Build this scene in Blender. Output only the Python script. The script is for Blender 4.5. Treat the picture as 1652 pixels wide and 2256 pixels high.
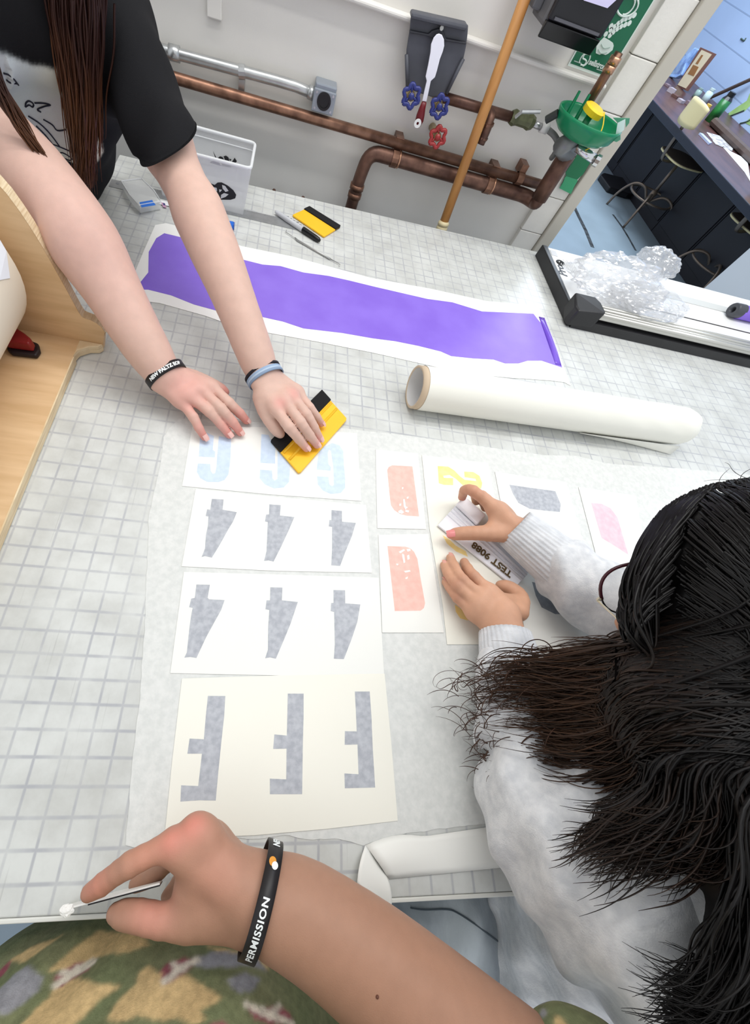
import bpy, bmesh, math, random
import numpy as np
from mathutils import Vector, Matrix

# ------------------------------------------------------------------ scene clear
for o in list(bpy.data.objects):
    bpy.data.objects.remove(o, do_unlink=True)
scene = bpy.context.scene
COL = scene.collection
random.seed(7)
rng = np.random.default_rng(11)

# ------------------------------------------------------------------ camera
TH = 0.95                      # height of the cutting table's top
IN = 0.0254
FPX, CXP, CYP = 890.0, 679.542425, 1123.62316
RC = np.array([[0.97787049, 0.02249309, 0.20799847],
               [0.11680337, -0.88352475, -0.4535868],
               [0.17356923, 0.46784407, -0.86660005]])
CAMP = np.array([7.93774749 * IN, -1.54246883 * IN, 21.26467363 * IN + TH])
cam_d = bpy.data.cameras.new('camera')
cam_d.sensor_fit = 'HORIZONTAL'
cam_d.sensor_width = 36.0
cam_d.lens = FPX / 1652.0 * 36.0
cam_d.shift_x = (826.0 - CXP) / 1652.0
cam_d.shift_y = (CYP - 1128.0) / 1652.0
cam_d.clip_start = 0.02
cam_d.clip_end = 60
cam = bpy.data.objects.new('camera', cam_d)
COL.objects.link(cam)
cam.matrix_world = Matrix(((RC[0][0], -RC[1][0], -RC[2][0], CAMP[0]),
                           (RC[0][1], -RC[1][1], -RC[2][1], CAMP[1]),
                           (RC[0][2], -RC[1][2], -RC[2][2], CAMP[2]),
                           (0, 0, 0, 1)))
scene.camera = cam

# ------------------------------------------------------------------ light
vs = scene.view_settings
vs.view_transform = 'Standard'
try:
    vs.look = 'None'
except Exception:
    pass
vs.exposure = 0.06
vs.gamma = 1.0
vs.use_curve_mapping = False

world = bpy.data.worlds.new('world')
scene.world = world
world.use_nodes = True
bg = world.node_tree.nodes['Background']
bg.inputs[0].default_value = (0.93, 0.96, 1.0, 1)
bg.inputs[1].default_value = 0.85


def area(name, loc, sx, sy, energy, color=(1, 1, 1), rot=(0, 0, 0)):
    d = bpy.data.lights.new(name, 'AREA')
    d.shape = 'RECTANGLE'
    d.size = sx
    d.size_y = sy
    d.energy = energy
    d.color = color
    o = bpy.data.objects.new(name, d)
    COL.objects.link(o)
    o.location = loc
    o.rotation_euler = rot
    return o


# two rows of ceiling fluorescents over this room, then an added fill and a stand-in for next-room daylight
area('ceiling_light_row', (0.75, 0.98, 2.75), 2.4, 0.12, 15.5, (1.0, 0.99, 0.96))
area('ceiling_light_row_b', (0.75, 0.62, 2.75), 2.4, 0.12, 10.5, (1.0, 0.99, 0.96))
area('fill_light_behind', (0.2, -1.0, 2.75), 2.4, 0.5, 3.0, (1.0, 0.98, 0.95))  # added broad fill from behind the camera, not a known fixture
area('daylight_area_next_room', (3.2, 4.6, 2.9), 1.6, 1.6, 110, (0.80, 0.90, 1.0))  # added overhead area standing in for daylight in the next room


# ------------------------------------------------------------------ pixel <-> place helpers
def ray(px, py):
    q = RC.T @ np.array([(px - CXP) / FPX, (py - CYP) / FPX, 1.0])
    return q


def Zp(px, py, z):
    q = ray(px, py)
    return Vector(CAMP + q * ((z - CAMP[2]) / q[2]))


def T(px, py, dz=0.0):
    return Zp(px, py, TH + dz)


def Wy(px, py, y):
    q = ray(px, py)
    return Vector(CAMP + q * ((y - CAMP[1]) / q[1]))


def Wx(px, py, x):
    q = ray(px, py)
    return Vector(CAMP + q * ((x - CAMP[0]) / q[0]))


def D(px, py, depth):
    return Vector(CAMP + ray(px, py) * depth)


def crop(pts, ox, oy, s):
    return [(ox + x / s, oy + y / s) for x, y in pts]


# ------------------------------------------------------------------ materials
MATS = {}


def nd(nt, t, **kw):
    n = nt.nodes.new(t)
    for k, v in kw.items():
        setattr(n, k, v)
    return n


def mat(name, color, rough=0.6, metal=0.0, var=0.0, vscale=30.0, color2=None, bump=0.0, bscale=200.0,
        alpha=1.0, trans=0.0, ior=1.45, sss=0.0, coat=0.0, sheen=0.0, spec=0.5, stretch=(1, 1, 1), detail=4.0):
    if name in MATS:
        return MATS[name]
    m = bpy.data.materials.new(name)
    m.use_nodes = True
    nt = m.node_tree
    b = nt.nodes['Principled BSDF']
    b.inputs['Base Color'].default_value = (*color, 1)
    b.inputs['Roughness'].default_value = rough
    b.inputs['Metallic'].default_value = metal
    b.inputs['Alpha'].default_value = alpha
    b.inputs['Transmission Weight'].default_value = trans
    b.inputs['IOR'].default_value = ior
    b.inputs['Specular IOR Level'].default_value = spec
    b.inputs['Coat Weight'].default_value = coat
    b.inputs['Sheen Weight'].default_value = sheen
    if sss:
        b.inputs['Subsurface Weight'].default_value = sss
        b.inputs['Subsurface Radius'].default_value = (0.012, 0.005, 0.003)
        b.inputs['Subsurface Scale'].default_value = 0.5
    tc = nd(nt, 'ShaderNodeTexCoord')
    mp = nd(nt, 'ShaderNodeMapping')
    mp.inputs['Scale'].default_value = stretch
    nt.links.new(tc.outputs['Object'], mp.inputs['Vector'])
    if var or color2:
        n = nd(nt, 'ShaderNodeTexNoise')
        n.inputs['Scale'].default_value = vscale
        n.inputs['Detail'].default_value = detail
        nt.links.new(mp.outputs[0], n.inputs['Vector'])
        r = nd(nt, 'ShaderNodeValToRGB')
        c2 = color2 if color2 else tuple(max(0, c * (1 - var)) for c in color)
        r.color_ramp.elements[0].position = 0.35
        r.color_ramp.elements[1].position = 0.65
        r.color_ramp.elements[0].color = (*c2, 1)
        r.color_ramp.elements[1].color = (*color, 1)
        nt.links.new(n.outputs[0], r.inputs[0])
        nt.links.new(r.outputs[0], b.inputs['Base Color'])
    if bump:
        n2 = nd(nt, 'ShaderNodeTexNoise')
        n2.inputs['Scale'].default_value = bscale
        n2.inputs['Detail'].default_value = 3
        nt.links.new(mp.outputs[0], n2.inputs['Vector'])
        bp = nd(nt, 'ShaderNodeBump')
        bp.inputs['Strength'].default_value = bump
        bp.inputs['Distance'].default_value = 0.002
        nt.links.new(n2.outputs[0], bp.inputs['Height'])
        nt.links.new(bp.outputs[0], b.inputs['Normal'])
    MATS[name] = m
    return m


def attr_mat(name, rough=0.6, bump=0.0, bscale=300.0, sss=0.0, sheen=0.0, var=0.0, vscale=60, spec=0.5):
    """colour read from the mesh's own 'tint' attribute (dyed or printed colour)"""
    m = mat(name, (0.5, 0.5, 0.5), rough, bump=bump, bscale=bscale, sss=sss, sheen=sheen, spec=spec)
    nt = m.node_tree
    b = nt.nodes['Principled BSDF']
    a = nd(nt, 'ShaderNodeAttribute', attribute_name='tint')
    if var:
        tc = nd(nt, 'ShaderNodeTexCoord')
        n = nd(nt, 'ShaderNodeTexNoise')
        n.inputs['Scale'].default_value = vscale
        n.inputs['Detail'].default_value = 5
        nt.links.new(tc.outputs['Object'], n.inputs['Vector'])
        mr = nd(nt, 'ShaderNodeMapRange')
        mr.inputs['From Min'].default_value = 0.3
        mr.inputs['From Max'].default_value = 0.7
        mr.inputs['To Min'].default_value = 1 - var
        mr.inputs['To Max'].default_value = 1 + var * 0.5
        nt.links.new(n.outputs[0], mr.inputs['Value'])
        mx = nd(nt, 'ShaderNodeMix', data_type='RGBA', blend_type='MULTIPLY')
        mx.inputs['Factor'].default_value = 1
        nt.links.new(a.outputs['Color'], mx.inputs['A'])
        cb = nd(nt, 'ShaderNodeCombineColor')
        for i in range(3):
            nt.links.new(mr.outputs[0], cb.inputs[i])
        nt.links.new(cb.outputs[0], mx.inputs['B'])
        nt.links.new(mx.outputs['Result'], b.inputs['Base Color'])
    else:
        nt.links.new(a.outputs['Color'], b.inputs['Base Color'])
    return m


def srgb(r, g, b):
    def f(c):
        c /= 255.0
        return c / 12.92 if c <= 0.04045 else ((c + 0.055) / 1.055) ** 2.4
    return (f(r), f(g), f(b))


# ------------------------------------------------------------------ object helpers
def obj(name, me, m=None, parent=None, smooth=False):
    o = bpy.data.objects.new(name, me)
    COL.objects.link(o)
    if m is not None:
        me.materials.append(m)
    if smooth:
        me.polygons.foreach_set('use_smooth', np.ones(len(me.polygons), dtype=bool))
    if parent is not None:
        o.parent = parent
        o.matrix_parent_inverse = Matrix.Translation(-parent.location)
    return o


def tag(o, label=None, cat=None, group=None, kind=None):
    if label:
        o['label'] = label
    if cat:
        o['category'] = cat
    if group:
        o['group'] = group
    if kind:
        o['kind'] = kind
    return o


def thing(name, label, cat, loc, group=None):
    o = bpy.data.objects.new(name, None)
    COL.objects.link(o)
    o.empty_display_size = 0.02
    o.location = Vector(loc)
    return tag(o, label, cat, group)


def part(p, label):
    p['label'] = label
    return p


def new_mesh(name, verts, faces):
    me = bpy.data.meshes.new(name)
    me.from_pydata([tuple(v) for v in verts], [], [tuple(f) for f in faces])
    me.update()
    return me


def bm_mesh(name, bm):
    me = bpy.data.meshes.new(name)
    bmesh.ops.recalc_face_normals(bm, faces=bm.faces)
    bm.to_mesh(me)
    bm.free()
    return me


class MB:
    """collects simple shapes into one mesh"""
    def __init__(s):
        s.v = []
        s.f = []

    def add(s, v, f):
        b = len(s.v)
        s.v += [tuple(p) for p in v]
        s.f += [tuple(i + b for i in q) for q in f]
        return s

    def box(s, o, ax, ay, az):
        o, ax, ay, az = Vector(o), Vector(ax), Vector(ay), Vector(az)
        p = [o, o + ax, o + ax + ay, o + ay]
        p += [q + az for q in p]
        return s.add(p, [(3, 2, 1, 0), (4, 5, 6, 7), (0, 1, 5, 4), (1, 2, 6, 5), (2, 3, 7, 6), (3, 0, 4, 7)])

    def bx(s, x0, x1, y0, y1, z0, z1):
        return s.box((x0, y0, z0), (x1 - x0, 0, 0), (0, y1 - y0, 0), (0, 0, z1 - z0))

    def prism(s, pts, off):
        pts = [Vector(p) for p in pts]
        off = Vector(off)
        n = len(pts)
        f = [tuple(range(n - 1, -1, -1)), tuple(range(n, 2 * n))]
        f += [(i, (i + 1) % n, n + (i + 1) % n, n + i) for i in range(n)]
        return s.add(pts + [p + off for p in pts], f)

    def tube(s, pts, r, n=12, caps=True, sq=None):
        v, f = tube_geo(pts, r, n, caps, sq)
        return s.add(v, f)

    def lathe(s, base, axis, prof, n=24):
        """prof: list of (distance along axis, radius)"""
        base, axis = Vector(base), Vector(axis).normalized()
        pts = [base + axis * h for h, _ in prof]
        a = axis.orthogonal().normalized()
        b = axis.cross(a)
        v, f = [], []
        for (h, r), p in zip(prof, pts):
            for k in range(n):
                t = 2 * math.pi * k / n
                v.append(p + (a * math.cos(t) + b * math.sin(t)) * max(r, 1e-5))
        for i in range(len(prof) - 1):
            for k in range(n):
                k2 = (k + 1) % n
                f.append((i * n + k, i * n + k2, (i + 1) * n + k2, (i + 1) * n + k))
        return s.add(v, f)

    def mesh(s, name, bevel=0.0, seg=2):
        me = new_mesh(name, s.v, s.f)
        bm = bmesh.new()
        bm.from_mesh(me)
        bmesh.ops.recalc_face_normals(bm, faces=bm.faces)
        if bevel:
            ed = [e for e in bm.edges if len(e.link_faces) == 2 and e.calc_face_angle(0) > 0.6]
            bmesh.ops.bevel(bm, geom=ed, offset=bevel, segments=seg, affect='EDGES', profile=0.5, clamp_overlap=True)
        bm.to_mesh(me)
        bm.free()
        return me

    def build(s, name, m, parent=None, bevel=0.0, smooth=False, seg=2):
        return obj(name, s.mesh(name, bevel, seg), m, parent, smooth)


def tube_geo(pts, r, n=12, caps=True, sq=None):
    """loft a circle (or ellipse sq=(a,b,up)) along a polyline"""
    pts = [Vector(p) for p in pts]
    m = len(pts)
    if not hasattr(r, '__len__'):
        r = [r] * m
    tang = []
    for i in range(m):
        a = pts[max(0, i - 1)]
        b = pts[min(m - 1, i + 1)]
        tang.append((b - a).normalized())
    up = tang[0].orthogonal().normalized() if sq is None else Vector(sq[2])
    up = (up - tang[0] * up.dot(tang[0])).normalized()
    v, f = [], []
    for i in range(m):
        t = tang[i]
        up = (up - t * up.dot(t)).normalized()
        sd = t.cross(up)
        a, b = (1, 1) if sq is None else sq[:2]
        for k in range(n):
            an = 2 * math.pi * k / n
            v.append(pts[i] + (sd * math.cos(an) * a + up * math.sin(an) * b) * r[i])
    for i in range(m - 1):
        for k in range(n):
            k2 = (k + 1) % n
            f.append((i * n + k, i * n + k2, (i + 1) * n + k2, (i + 1) * n + k))
    if caps:
        f.append(tuple(range(n - 1, -1, -1)))
        f.append(tuple(range((m - 1) * n, m * n)))
    return v, f


def smooth_path(pts, k=6, closed=False):
    """Catmull-Rom through the points"""
    P = [Vector(p) for p in pts]
    n = len(P)
    out = []
    rngi = range(n) if closed else range(n - 1)
    for i in rngi:
        p0 = P[(i - 1) % n] if closed or i > 0 else P[i] * 2 - P[i + 1]
        p1 = P[i]
        p2 = P[(i + 1) % n]
        p3 = P[(i + 2) % n] if closed or i + 2 < n else P[i + 1] * 2 - P[i]
        for j in range(k):
            t = j / k
            out.append(0.5 * ((2 * p1) + (p2 - p0) * t + (2 * p0 - 5 * p1 + 4 * p2 - p3) * t * t
                              + (3 * p1 - p0 - 3 * p2 + p3) * t ** 3))
    if not closed:
        out.append(P[-1])
    return out


def bend_path(pts, rad, k=5):
    """polyline with rounded corners (pipe elbows)"""
    P = [Vector(p) for p in pts]
    out = [P[0]]
    for i in range(1, len(P) - 1):
        a = (P[i - 1] - P[i])
        b = (P[i + 1] - P[i])
        d = min(rad, a.length * 0.49, b.length * 0.49)
        pa = P[i] + a.normalized() * d
        pb = P[i] + b.normalized() * d
        for j in range(k + 1):
            t = j / k
            out.append(pa * (1 - t) ** 2 + P[i] * 2 * t * (1 - t) + pb * t * t)
    out.append(P[-1])
    return out


def flat(name, pxs, z, m, parent=None, th=0.0003, jag=0.0):
    """a thin sheet lying on the table, outline given by the corners' places"""
    pts = [T(x, y, z) for x, y in pxs]
    if jag:
        q = []
        n = len(pts)
        for i in range(n):
            a, b = pts[i], pts[(i + 1) % n]
            k = max(1, int((b - a).length / 0.006))
            for j in range(k):
                p = a.lerp(b, j / k)
                if j:
                    p = p + Vector((random.uniform(-jag, jag), random.uniform(-jag, jag), 0))
                q.append(p)
        pts = q
    return MB().prism(pts, (0, 0, th)).build(name, m, parent)


def text_mesh(name, txt, origin, xdir, ydir, size, m, parent=None, bold=0.0, align='LEFT', ext=0.0002, shear=0.0):
    c = bpy.data.curves.new(name, 'FONT')
    c.body = txt
    c.size = size
    c.align_x = align
    c.extrude = ext
    c.offset = bold
    c.shear = shear
    c.resolution_u = 4
    t = bpy.data.objects.new(name + '_src', c)
    COL.objects.link(t)
    dg = bpy.context.evaluated_depsgraph_get()
    me = bpy.data.meshes.new_from_object(t.evaluated_get(dg))
    bpy.data.objects.remove(t, do_unlink=True)
    x = Vector(xdir).normalized()
    y = Vector(ydir)
    y = (y - x * y.dot(x)).normalized()
    z = x.cross(y)
    M = Matrix(((x.x, y.x, z.x, origin[0]), (x.y, y.y, z.y, origin[1]), (x.z, y.z, z.z, origin[2]), (0, 0, 0, 1)))
    me.transform(M)
    me.name = name
    return obj(name, me, m, parent)


def grid_surface(name, fn, nu, nv, m, parent=None, th=0.0, smooth=True, closed_u=False):
    v, f = [], []
    for i in range(nu + 1):
        for j in range(nv + 1):
            v.append(fn(i / nu, j / nv))
    w = nv + 1
    for i in range(nu):
        for j in range(nv):
            f.append((i * w + j, (i + 1) * w + j, (i + 1) * w + j + 1, i * w + j + 1))
    me = new_mesh(name, v, f)
    if th:
        bm = bmesh.new()
        bm.from_mesh(me)
        bmesh.ops.recalc_face_normals(bm, faces=bm.faces)
        bmesh.ops.solidify(bm, geom=list(bm.faces), thickness=th)
        bm.to_mesh(me)
        bm.free()
    return obj(name, me, m, parent, smooth)
# ================================================================== THE ROOM
YW = 1.308
wall_paint = mat('wall_paint', srgb(226, 223, 217), 0.55, var=0.03, vscale=8, bump=0.08, bscale=260)
block_paint = mat('block_paint', srgb(230, 227, 220), 0.5, var=0.04, vscale=20, bump=0.25, bscale=160)
frame_paint = mat('frame_paint', srgb(192, 187, 175), 0.45, var=0.03, vscale=10)
floor_m = mat('floor_vinyl', srgb(140, 157, 170), 0.45, var=0.12, vscale=3.0, bump=0.03)
blue_wall = mat('blue_wall_paint', srgb(176, 200, 236), 0.6, var=0.08, vscale=1.6, bump=0.08, bscale=60)

fl = MB().bx(-2.5, 5.2, -2.5, 8.5, -0.05, 0.0).build('floor', floor_m)
tag(fl, kind='structure')
wb = MB().bx(-2.5, 1.012, YW, YW + 0.14, 0, 2.8).build('wall_back', wall_paint)
tag(wb, kind='structure')
# painted concrete blocks of the pier beside the opening, one by one
zj0 = Wy(1165, 508, 1.297).z
course = (Wy(1385, 115, 1.297).z - zj0) / 4.0
k0 = int(zj0 / course)
zb = zj0 - k0 * course
bme = MB().bx(0, 0.0705, 0, 0.022, 0, course - 0.0012).mesh('block', 0.0018)
bme.materials.append(block_paint)
for k in range(int((2.75 - zb) / course)):
    o = bpy.data.objects.new('block', bme)
    COL.objects.link(o)
    o.location = (0.9405, 1.2925, zb + k * course)
    o.parent = wb
tr = MB().bx(-2.5, 0.93, 1.287, YW + 0.002, Wy(850, 33, 1.29).z, Wy(850, 20, 1.287).z + 0.002).build('trim_1', wall_paint, None, 0.006, seg=3)
tag(tr, kind='structure')
dj = MB().bx(1.0125, 1.051, 1.283, YW + 0.17, 0, 2.2)
dj.bx(1.0125, 2.2, 1.283, YW + 0.17, 2.2, 2.24)
dj = dj.build('trim_2', frame_paint, None, 0.003)
tag(dj, kind='structure')
# next room's blue wall
WX = 4.55
wf = MB().bx(WX, WX + 0.1, -1, 8.5, 0, 3.0).build('wall_far', blue_wall)
tag(wf, kind='structure')
wr = MB().bx(1.2, WX, 8.3, 8.4, 0, 3.0).build('wall_next_room', blue_wall)
tag(wr, kind='structure')
# mortar joints in the blue block wall (raised lines of paint)
jm = mat('joint_paint', srgb(150, 172, 205), 0.7)
for zz in (0.75, 0.95, 1.15, 1.35):
    MB().bx(WX - 0.001, WX + 0.004, 2, 8.3, zz, zz + 0.008).build('mortar_joint', jm, wf)
# green mural leaves painted on the blue wall
gm = mat('mural_green', srgb(165, 205, 130), 0.7, var=0.25, vscale=12)
bm_ = mat('mural_line', srgb(70, 90, 85), 0.7)
for pts in ([(1592, 258), (1625, 235), (1645, 222), (1652, 205), (1660, 225), (1640, 245), (1615, 252)],
            [(1598, 268), (1625, 292), (1645, 312), (1640, 330), (1620, 322), (1600, 290)],
            [(1640, 270), (1655, 258), (1668, 262), (1655, 278)]):
    MB().prism([Wx(x, y, WX - 0.002) for x, y in pts], (0.0015, 0, 0)).build('mural_leaf', gm, wf)
for a, b, c in (((1590, 262), (1610, 255), (1640, 243)), ((1575, 265), (1590, 258), (1605, 250)), ((1630, 272), (1645, 268), (1656, 262)),
                ((1632, 85), (1639, 90), (1643, 84)), ((1638, 330), (1645, 321), (1652, 322))):
    MB().tube(smooth_path([Wx(*a, WX - 0.003), Wx(*b, WX - 0.003), Wx(*c, WX - 0.003)], 4), 0.006, 5).build('mural_stroke', bm_, wf)

# ------------------------------------------------------------------ black marks on the next room's floor
tape = mat('black_floor_tape', srgb(28, 30, 34), 0.5, color2=srgb(70, 76, 82), vscale=20)


def strip_on_floor(name, pts, w, label, cat):
    p = [Zp(x, y, 0.0) for x, y in pts]
    d = (p[-1] - p[0]).normalized()
    s = Vector((-d.y, d.x, 0)) * w / 2
    out = [q + s for q in p] + [q - s for q in reversed(p)]
    o = MB().prism(out, (0, 0, 0.002)).build(name, tape)
    return tag(o, label, cat)


strip_on_floor('floor_tape', [(1262, 450), (1275, 478), (1290, 508), (1305, 545)], 0.035, 'wide worn black tape strip on blue floor nearest the door frame', 'tape')
strip_on_floor('floor_tape', [(1350, 473), (1370, 500), (1385, 525), (1400, 552)], 0.02, 'thin black tape strip on blue floor beside the first stool', 'tape')

# ------------------------------------------------------------------ next room's long desk
dark = mat('cabinet_black', srgb(24, 25, 34), 0.55, var=0.2, vscale=5)
desk_m = mat('desk_top_wood', srgb(92, 62, 58), 0.35, color2=srgb(66, 44, 44), vscale=9, stretch=(1, 0.15, 1))
edge_m = mat('desk_edge_trim', srgb(30, 36, 50), 0.25)
DZ = 0.66
DX = (Zp(1500, 292, DZ).x + Zp(1600, 392, DZ).x) / 2
dy0, dy1 = Zp(1652, 470, DZ).y - 0.5, Zp(1430, 215, DZ).y + 1.6
dk = thing('long_desk', 'long dark wooden desk with black cabinets along the blue wall', 'desk', (DX + 0.5, (dy0 + dy1) / 2, 0))
MB().bx(DX + 0.012, WX - 0.01, dy0, dy1, DZ - 0.035, DZ).build('desk_top', desk_m, dk, 0.003)
MB().bx(DX, DX + 0.012, dy0, dy1, DZ - 0.05, DZ + 0.001).build('edge_trim', edge_m, dk, 0.004)
ncab = 7
for k in range(ncab):
    a = dy0 + (dy1 - dy0) * k / ncab
    b = dy0 + (dy1 - dy0) * (k + 1) / ncab
    cbd = MB().bx(DX + 0.42, WX - 0.02, a + 0.004, b - 0.004, 0.0, DZ - 0.036).build('cabinet', dark, dk, 0.003)
    MB().bx(DX + 0.41, DX + 0.42, a + 0.02, b - 0.02, 0.08, DZ - 0.07).build('cabinet_door', dark, cbd, 0.003)
# tilted drawing board with a raised back rail
rail_m = mat('rail_brown', srgb(88, 74, 68), 0.5, var=0.2, vscale=14)
ra, rb = Zp(1572, 268, DZ + 0.03), Zp(1652, 345, DZ + 0.03)
tag(MB().tube([ra, rb + (rb - ra) * 0.2], 0.03, 8).build('wooden_rail', rail_m), 'brown wooden rail lying along the desk beside the green can', 'rail')
tag(MB().tube([Zp(1567, 214, DZ + 0.02), Zp(1567, 214, DZ + 0.02).lerp(Wx(1660, 172, WX - 0.05), 1.0)], 0.016, 8).build('wooden_rod', rail_m),
    'dark brown rod propped from the desk against the blue wall', 'rod')
pp = mat('paper_grey', srgb(205, 205, 210), 0.7, color2=srgb(140, 135, 135), vscale=25)
tag(MB().prism([Zp(x, y, DZ + 0.001) for x, y in [(1556, 292), (1585, 300), (1615, 325), (1612, 333), (1575, 318)]], (0, 0, 0.003)).build('paper_sheet', pp),
    'smudged grey paper lying on the desk by the brown rail', 'paper')
tag(MB().prism([Zp(x, y, DZ + 0.001) for x, y in [(1590, 322), (1612, 336), (1645, 352), (1652, 400), (1640, 380)]], (0, 0, 0.003)).build('paper_sheet', mat('paper_white', srgb(235, 238, 245), 0.6)),
    'bright white paper near the desk edge below the rail', 'paper')
tag(MB().prism([Zp(x, y, DZ + 0.001) for x, y in [(1538, 296), (1545, 298), (1565, 318), (1560, 319)]], (0, 0, 0.012)).build('plastic_wrapper', mat('wrap_blue', srgb(190, 205, 240), 0.25)),
    'small pale blue wrapper near the edge of the desk', 'wrapper')

# framed cream card, blue plastic bag, bottles, can, tools on the desk
fx = Zp(1490, 200, DZ)
fr = thing('picture_frame', 'tall narrow cream framed print standing at the wall end of the desk', 'frame', fx)
bw = Vector((0, 0.012, 0))


def upright(px_list, base_px, tilt=0.0):
    """points of an upright thing that stands on the desk at base_px (plane facing the room)"""
    b = Zp(*base_px, DZ)
    return b, [Wx(x, y, b.x) for x, y in px_list]


b, q = upright([(1490, 190), (1512, 200), (1575, 118), (1543, 104)], (1500, 195))
MB().prism(q, (0.02, 0, 0)).build('frame', mat('frame_brown', srgb(120, 82, 70), 0.5), fr)
b, q2 = upright([(1493, 187), (1511, 195), (1568, 120), (1546, 110)], (1500, 195))
MB().prism([p - Vector((0.004, 0, 0)) for p in q2], (0.004, 0, 0)).build('print', mat('print_cream', srgb(218, 206, 178), 0.7), fr)
b, q3 = upright([(1516, 163), (1529, 168), (1540, 148), (1528, 143)], (1500, 195))
MB().prism([p - Vector((0.006, 0, 0)) for p in q3], (0.002, 0, 0)).build('print_stain', mat('stain_brown', srgb(150, 105, 62), 0.7), fr)
b, q4 = upright([(1533, 140), (1538, 142), (1550, 122), (1546, 121)], (1500, 195))
MB().prism([p - Vector((0.006, 0, 0)) for p in q4], (0.002, 0, 0)).build('print_stain', mat('stain_brown', (0, 0, 0)), fr)

b, q = upright([(1456, 166), (1488, 172), (1500, 165), (1512, 140), (1538, 108), (1530, 104), (1500, 132), (1482, 130)], (1475, 170))
q = [p + Vector((random.uniform(-0.01, 0.01), 0, 0)) for p in q]
tag(MB().prism(q, (0.05, 0.0, 0)).build('plastic_bag', mat('bag_blue', srgb(165, 200, 245), 0.2, color2=srgb(110, 140, 205), vscale=18), None, 0.008),
    'pale blue crumpled plastic bag behind the cream frame', 'bag')
# grey brush-like shadowy paddle behind
b, q = upright([(1556, 200), (1572, 206), (1608, 148), (1604, 140), (1590, 138)], (1562, 203))
tag(MB().prism([p + Vector((-0.02, 0, 0)) for p in q], (0.02, 0, 0)).build('grey_paddle', mat('paddle_grey', srgb(150, 152, 158), 0.6)),
    'grey flat paddle standing against the blue wall', 'paddle')
p0 = Zp(1562, 268, DZ)
gc = thing('spray_can', 'green and black can standing on the far desk', 'can', p0)
up_ = Vector((0, 0, 1))
MB().lathe(p0, up_, [(0, 0), (0, 0.045), (0.15, 0.045), (0.15, 0)], 16).build('can_body', mat('can_green', srgb(18, 60, 34), 0.3, color2=srgb(40, 130, 60), vscale=14), gc, smooth=True)
MB().lathe(p0 + up_ * 0.15, up_, [(0, 0.045), (0.02, 0.03), (0.05, 0.03), (0.05, 0)], 16).build('can_cap', mat('cap_black', srgb(18, 20, 22), 0.3), gc)
for (x, y), h, r, c, lb in (((1538, 262), 0.10, 0.03, (232, 190, 70), 'yellow bottle standing on the desk left of the green can'),
                            ((1522, 262), 0.05, 0.045, (170, 105, 55), 'amber brown pot on the desk beneath the yellow bottle'),
                            ((1548, 225), 0.10, 0.035, (205, 225, 228), 'clear glass jar on the desk below the brown rod'),
                            ((1530, 215), 0.07, 0.03, (150, 175, 170), 'small grey green jar beside the cream frame')):
    p0 = Zp(x, y, DZ)
    j = thing('jar', lb, 'jar', p0)
    MB().lathe(p0, up_, [(0, 0), (0, r), (h * 0.7, r), (h * 0.82, r * 0.6), (h * 0.86, r * 0.6)], 16).build('jar_body', mat('jar_' + str(c[0]), srgb(*c), 0.25), j, smooth=True)
    MB().lathe(p0 + up_ * h * 0.86, up_, [(0, 0), (0, r * 0.7), (h * 0.14, r * 0.7), (h * 0.14, 0)], 16).build('jar_lid', mat('jar_lid_' + str(c[0]), srgb(*[min(255, int(v * 0.85 + 10)) for v in c]), 0.4), j)
for k, (x, y) in enumerate([(1470, 190), (1486, 215), (1498, 226), (1516, 232), (1530, 240), (1476, 205)]):
    p0 = Zp(x, y, DZ)
    MBt = MB().prism([p0 + Vector((random.uniform(-.02, .02), -0.035, 0.001)), p0 + Vector((0.035, -0.01, 0.001)), p0 + Vector((0.015, 0.04, 0.001)), p0 + Vector((-0.035, 0.02, 0.001))], (0, 0, 0.012 + 0.004 * k))
    tag(MBt.build('scrap', mat('scrap_%d' % (k % 3), srgb(*[(130, 110, 118), (96, 66, 60), (168, 158, 166)][k % 3]), 0.6)),
        ['mauve scrap on the far desk under the blue plastic bag', 'dark brown scrap in front of the cream frame', 'pale grey scrap below the cream frame', 'mauve scrap near the small jars', 'brown scrap beside the clear glass jar', 'thick pale grey scrap behind the first stool back'][k], 'scrap', 'clutter scraps on the far desk')

# long black slab lying on the floor beyond the door
bs = [Zp(x, y, 0.0) for x, y in [(1315, 396), (1322, 392), (1362, 402), (1408, 420), (1410, 442), (1375, 438), (1335, 424)]]
tag(MB().prism(bs, (0, 0, 0.05)).build('floor_mat', mat('mat_black', srgb(20, 20, 24), 0.4, var=0.3, vscale=12), None, 0.01),
    'thick black mat lying on the floor under the first stool', 'mat')

# far side of the opening: the wall goes on beyond the frame
jx = Wy(1592, 645, 1.40).x
jr = MB().bx(jx + 0.03, 2.7, YW, YW + 0.14, 0, 2.8).build('wall_back_right', mat('wall_blue_lit', srgb(196, 208, 222), 0.5))  # pale blue light on this wall is put into its colour
tag(jr, kind='structure')
j3 = MB().bx(jx, jx + 0.045, 1.283, YW + 0.17, 0, 2.2).build('trim_3', mat('frame_blue_lit', srgb(205, 216, 228), 0.4), None, 0.003)  # jamb colour carries the same pale blue light
tag(j3, kind='structure')

# ------------------------------------------------------------------ stools
st_metal = mat('stool_metal', srgb(120, 108, 98), 0.35, metal=0.6, var=0.2, vscale=20)
st_seat = mat('stool_seat', srgb(96, 90, 80), 0.5, var=0.15, vscale=15)
st_edge = mat('stool_ply_edge', srgb(222, 208, 160), 0.5)


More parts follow.
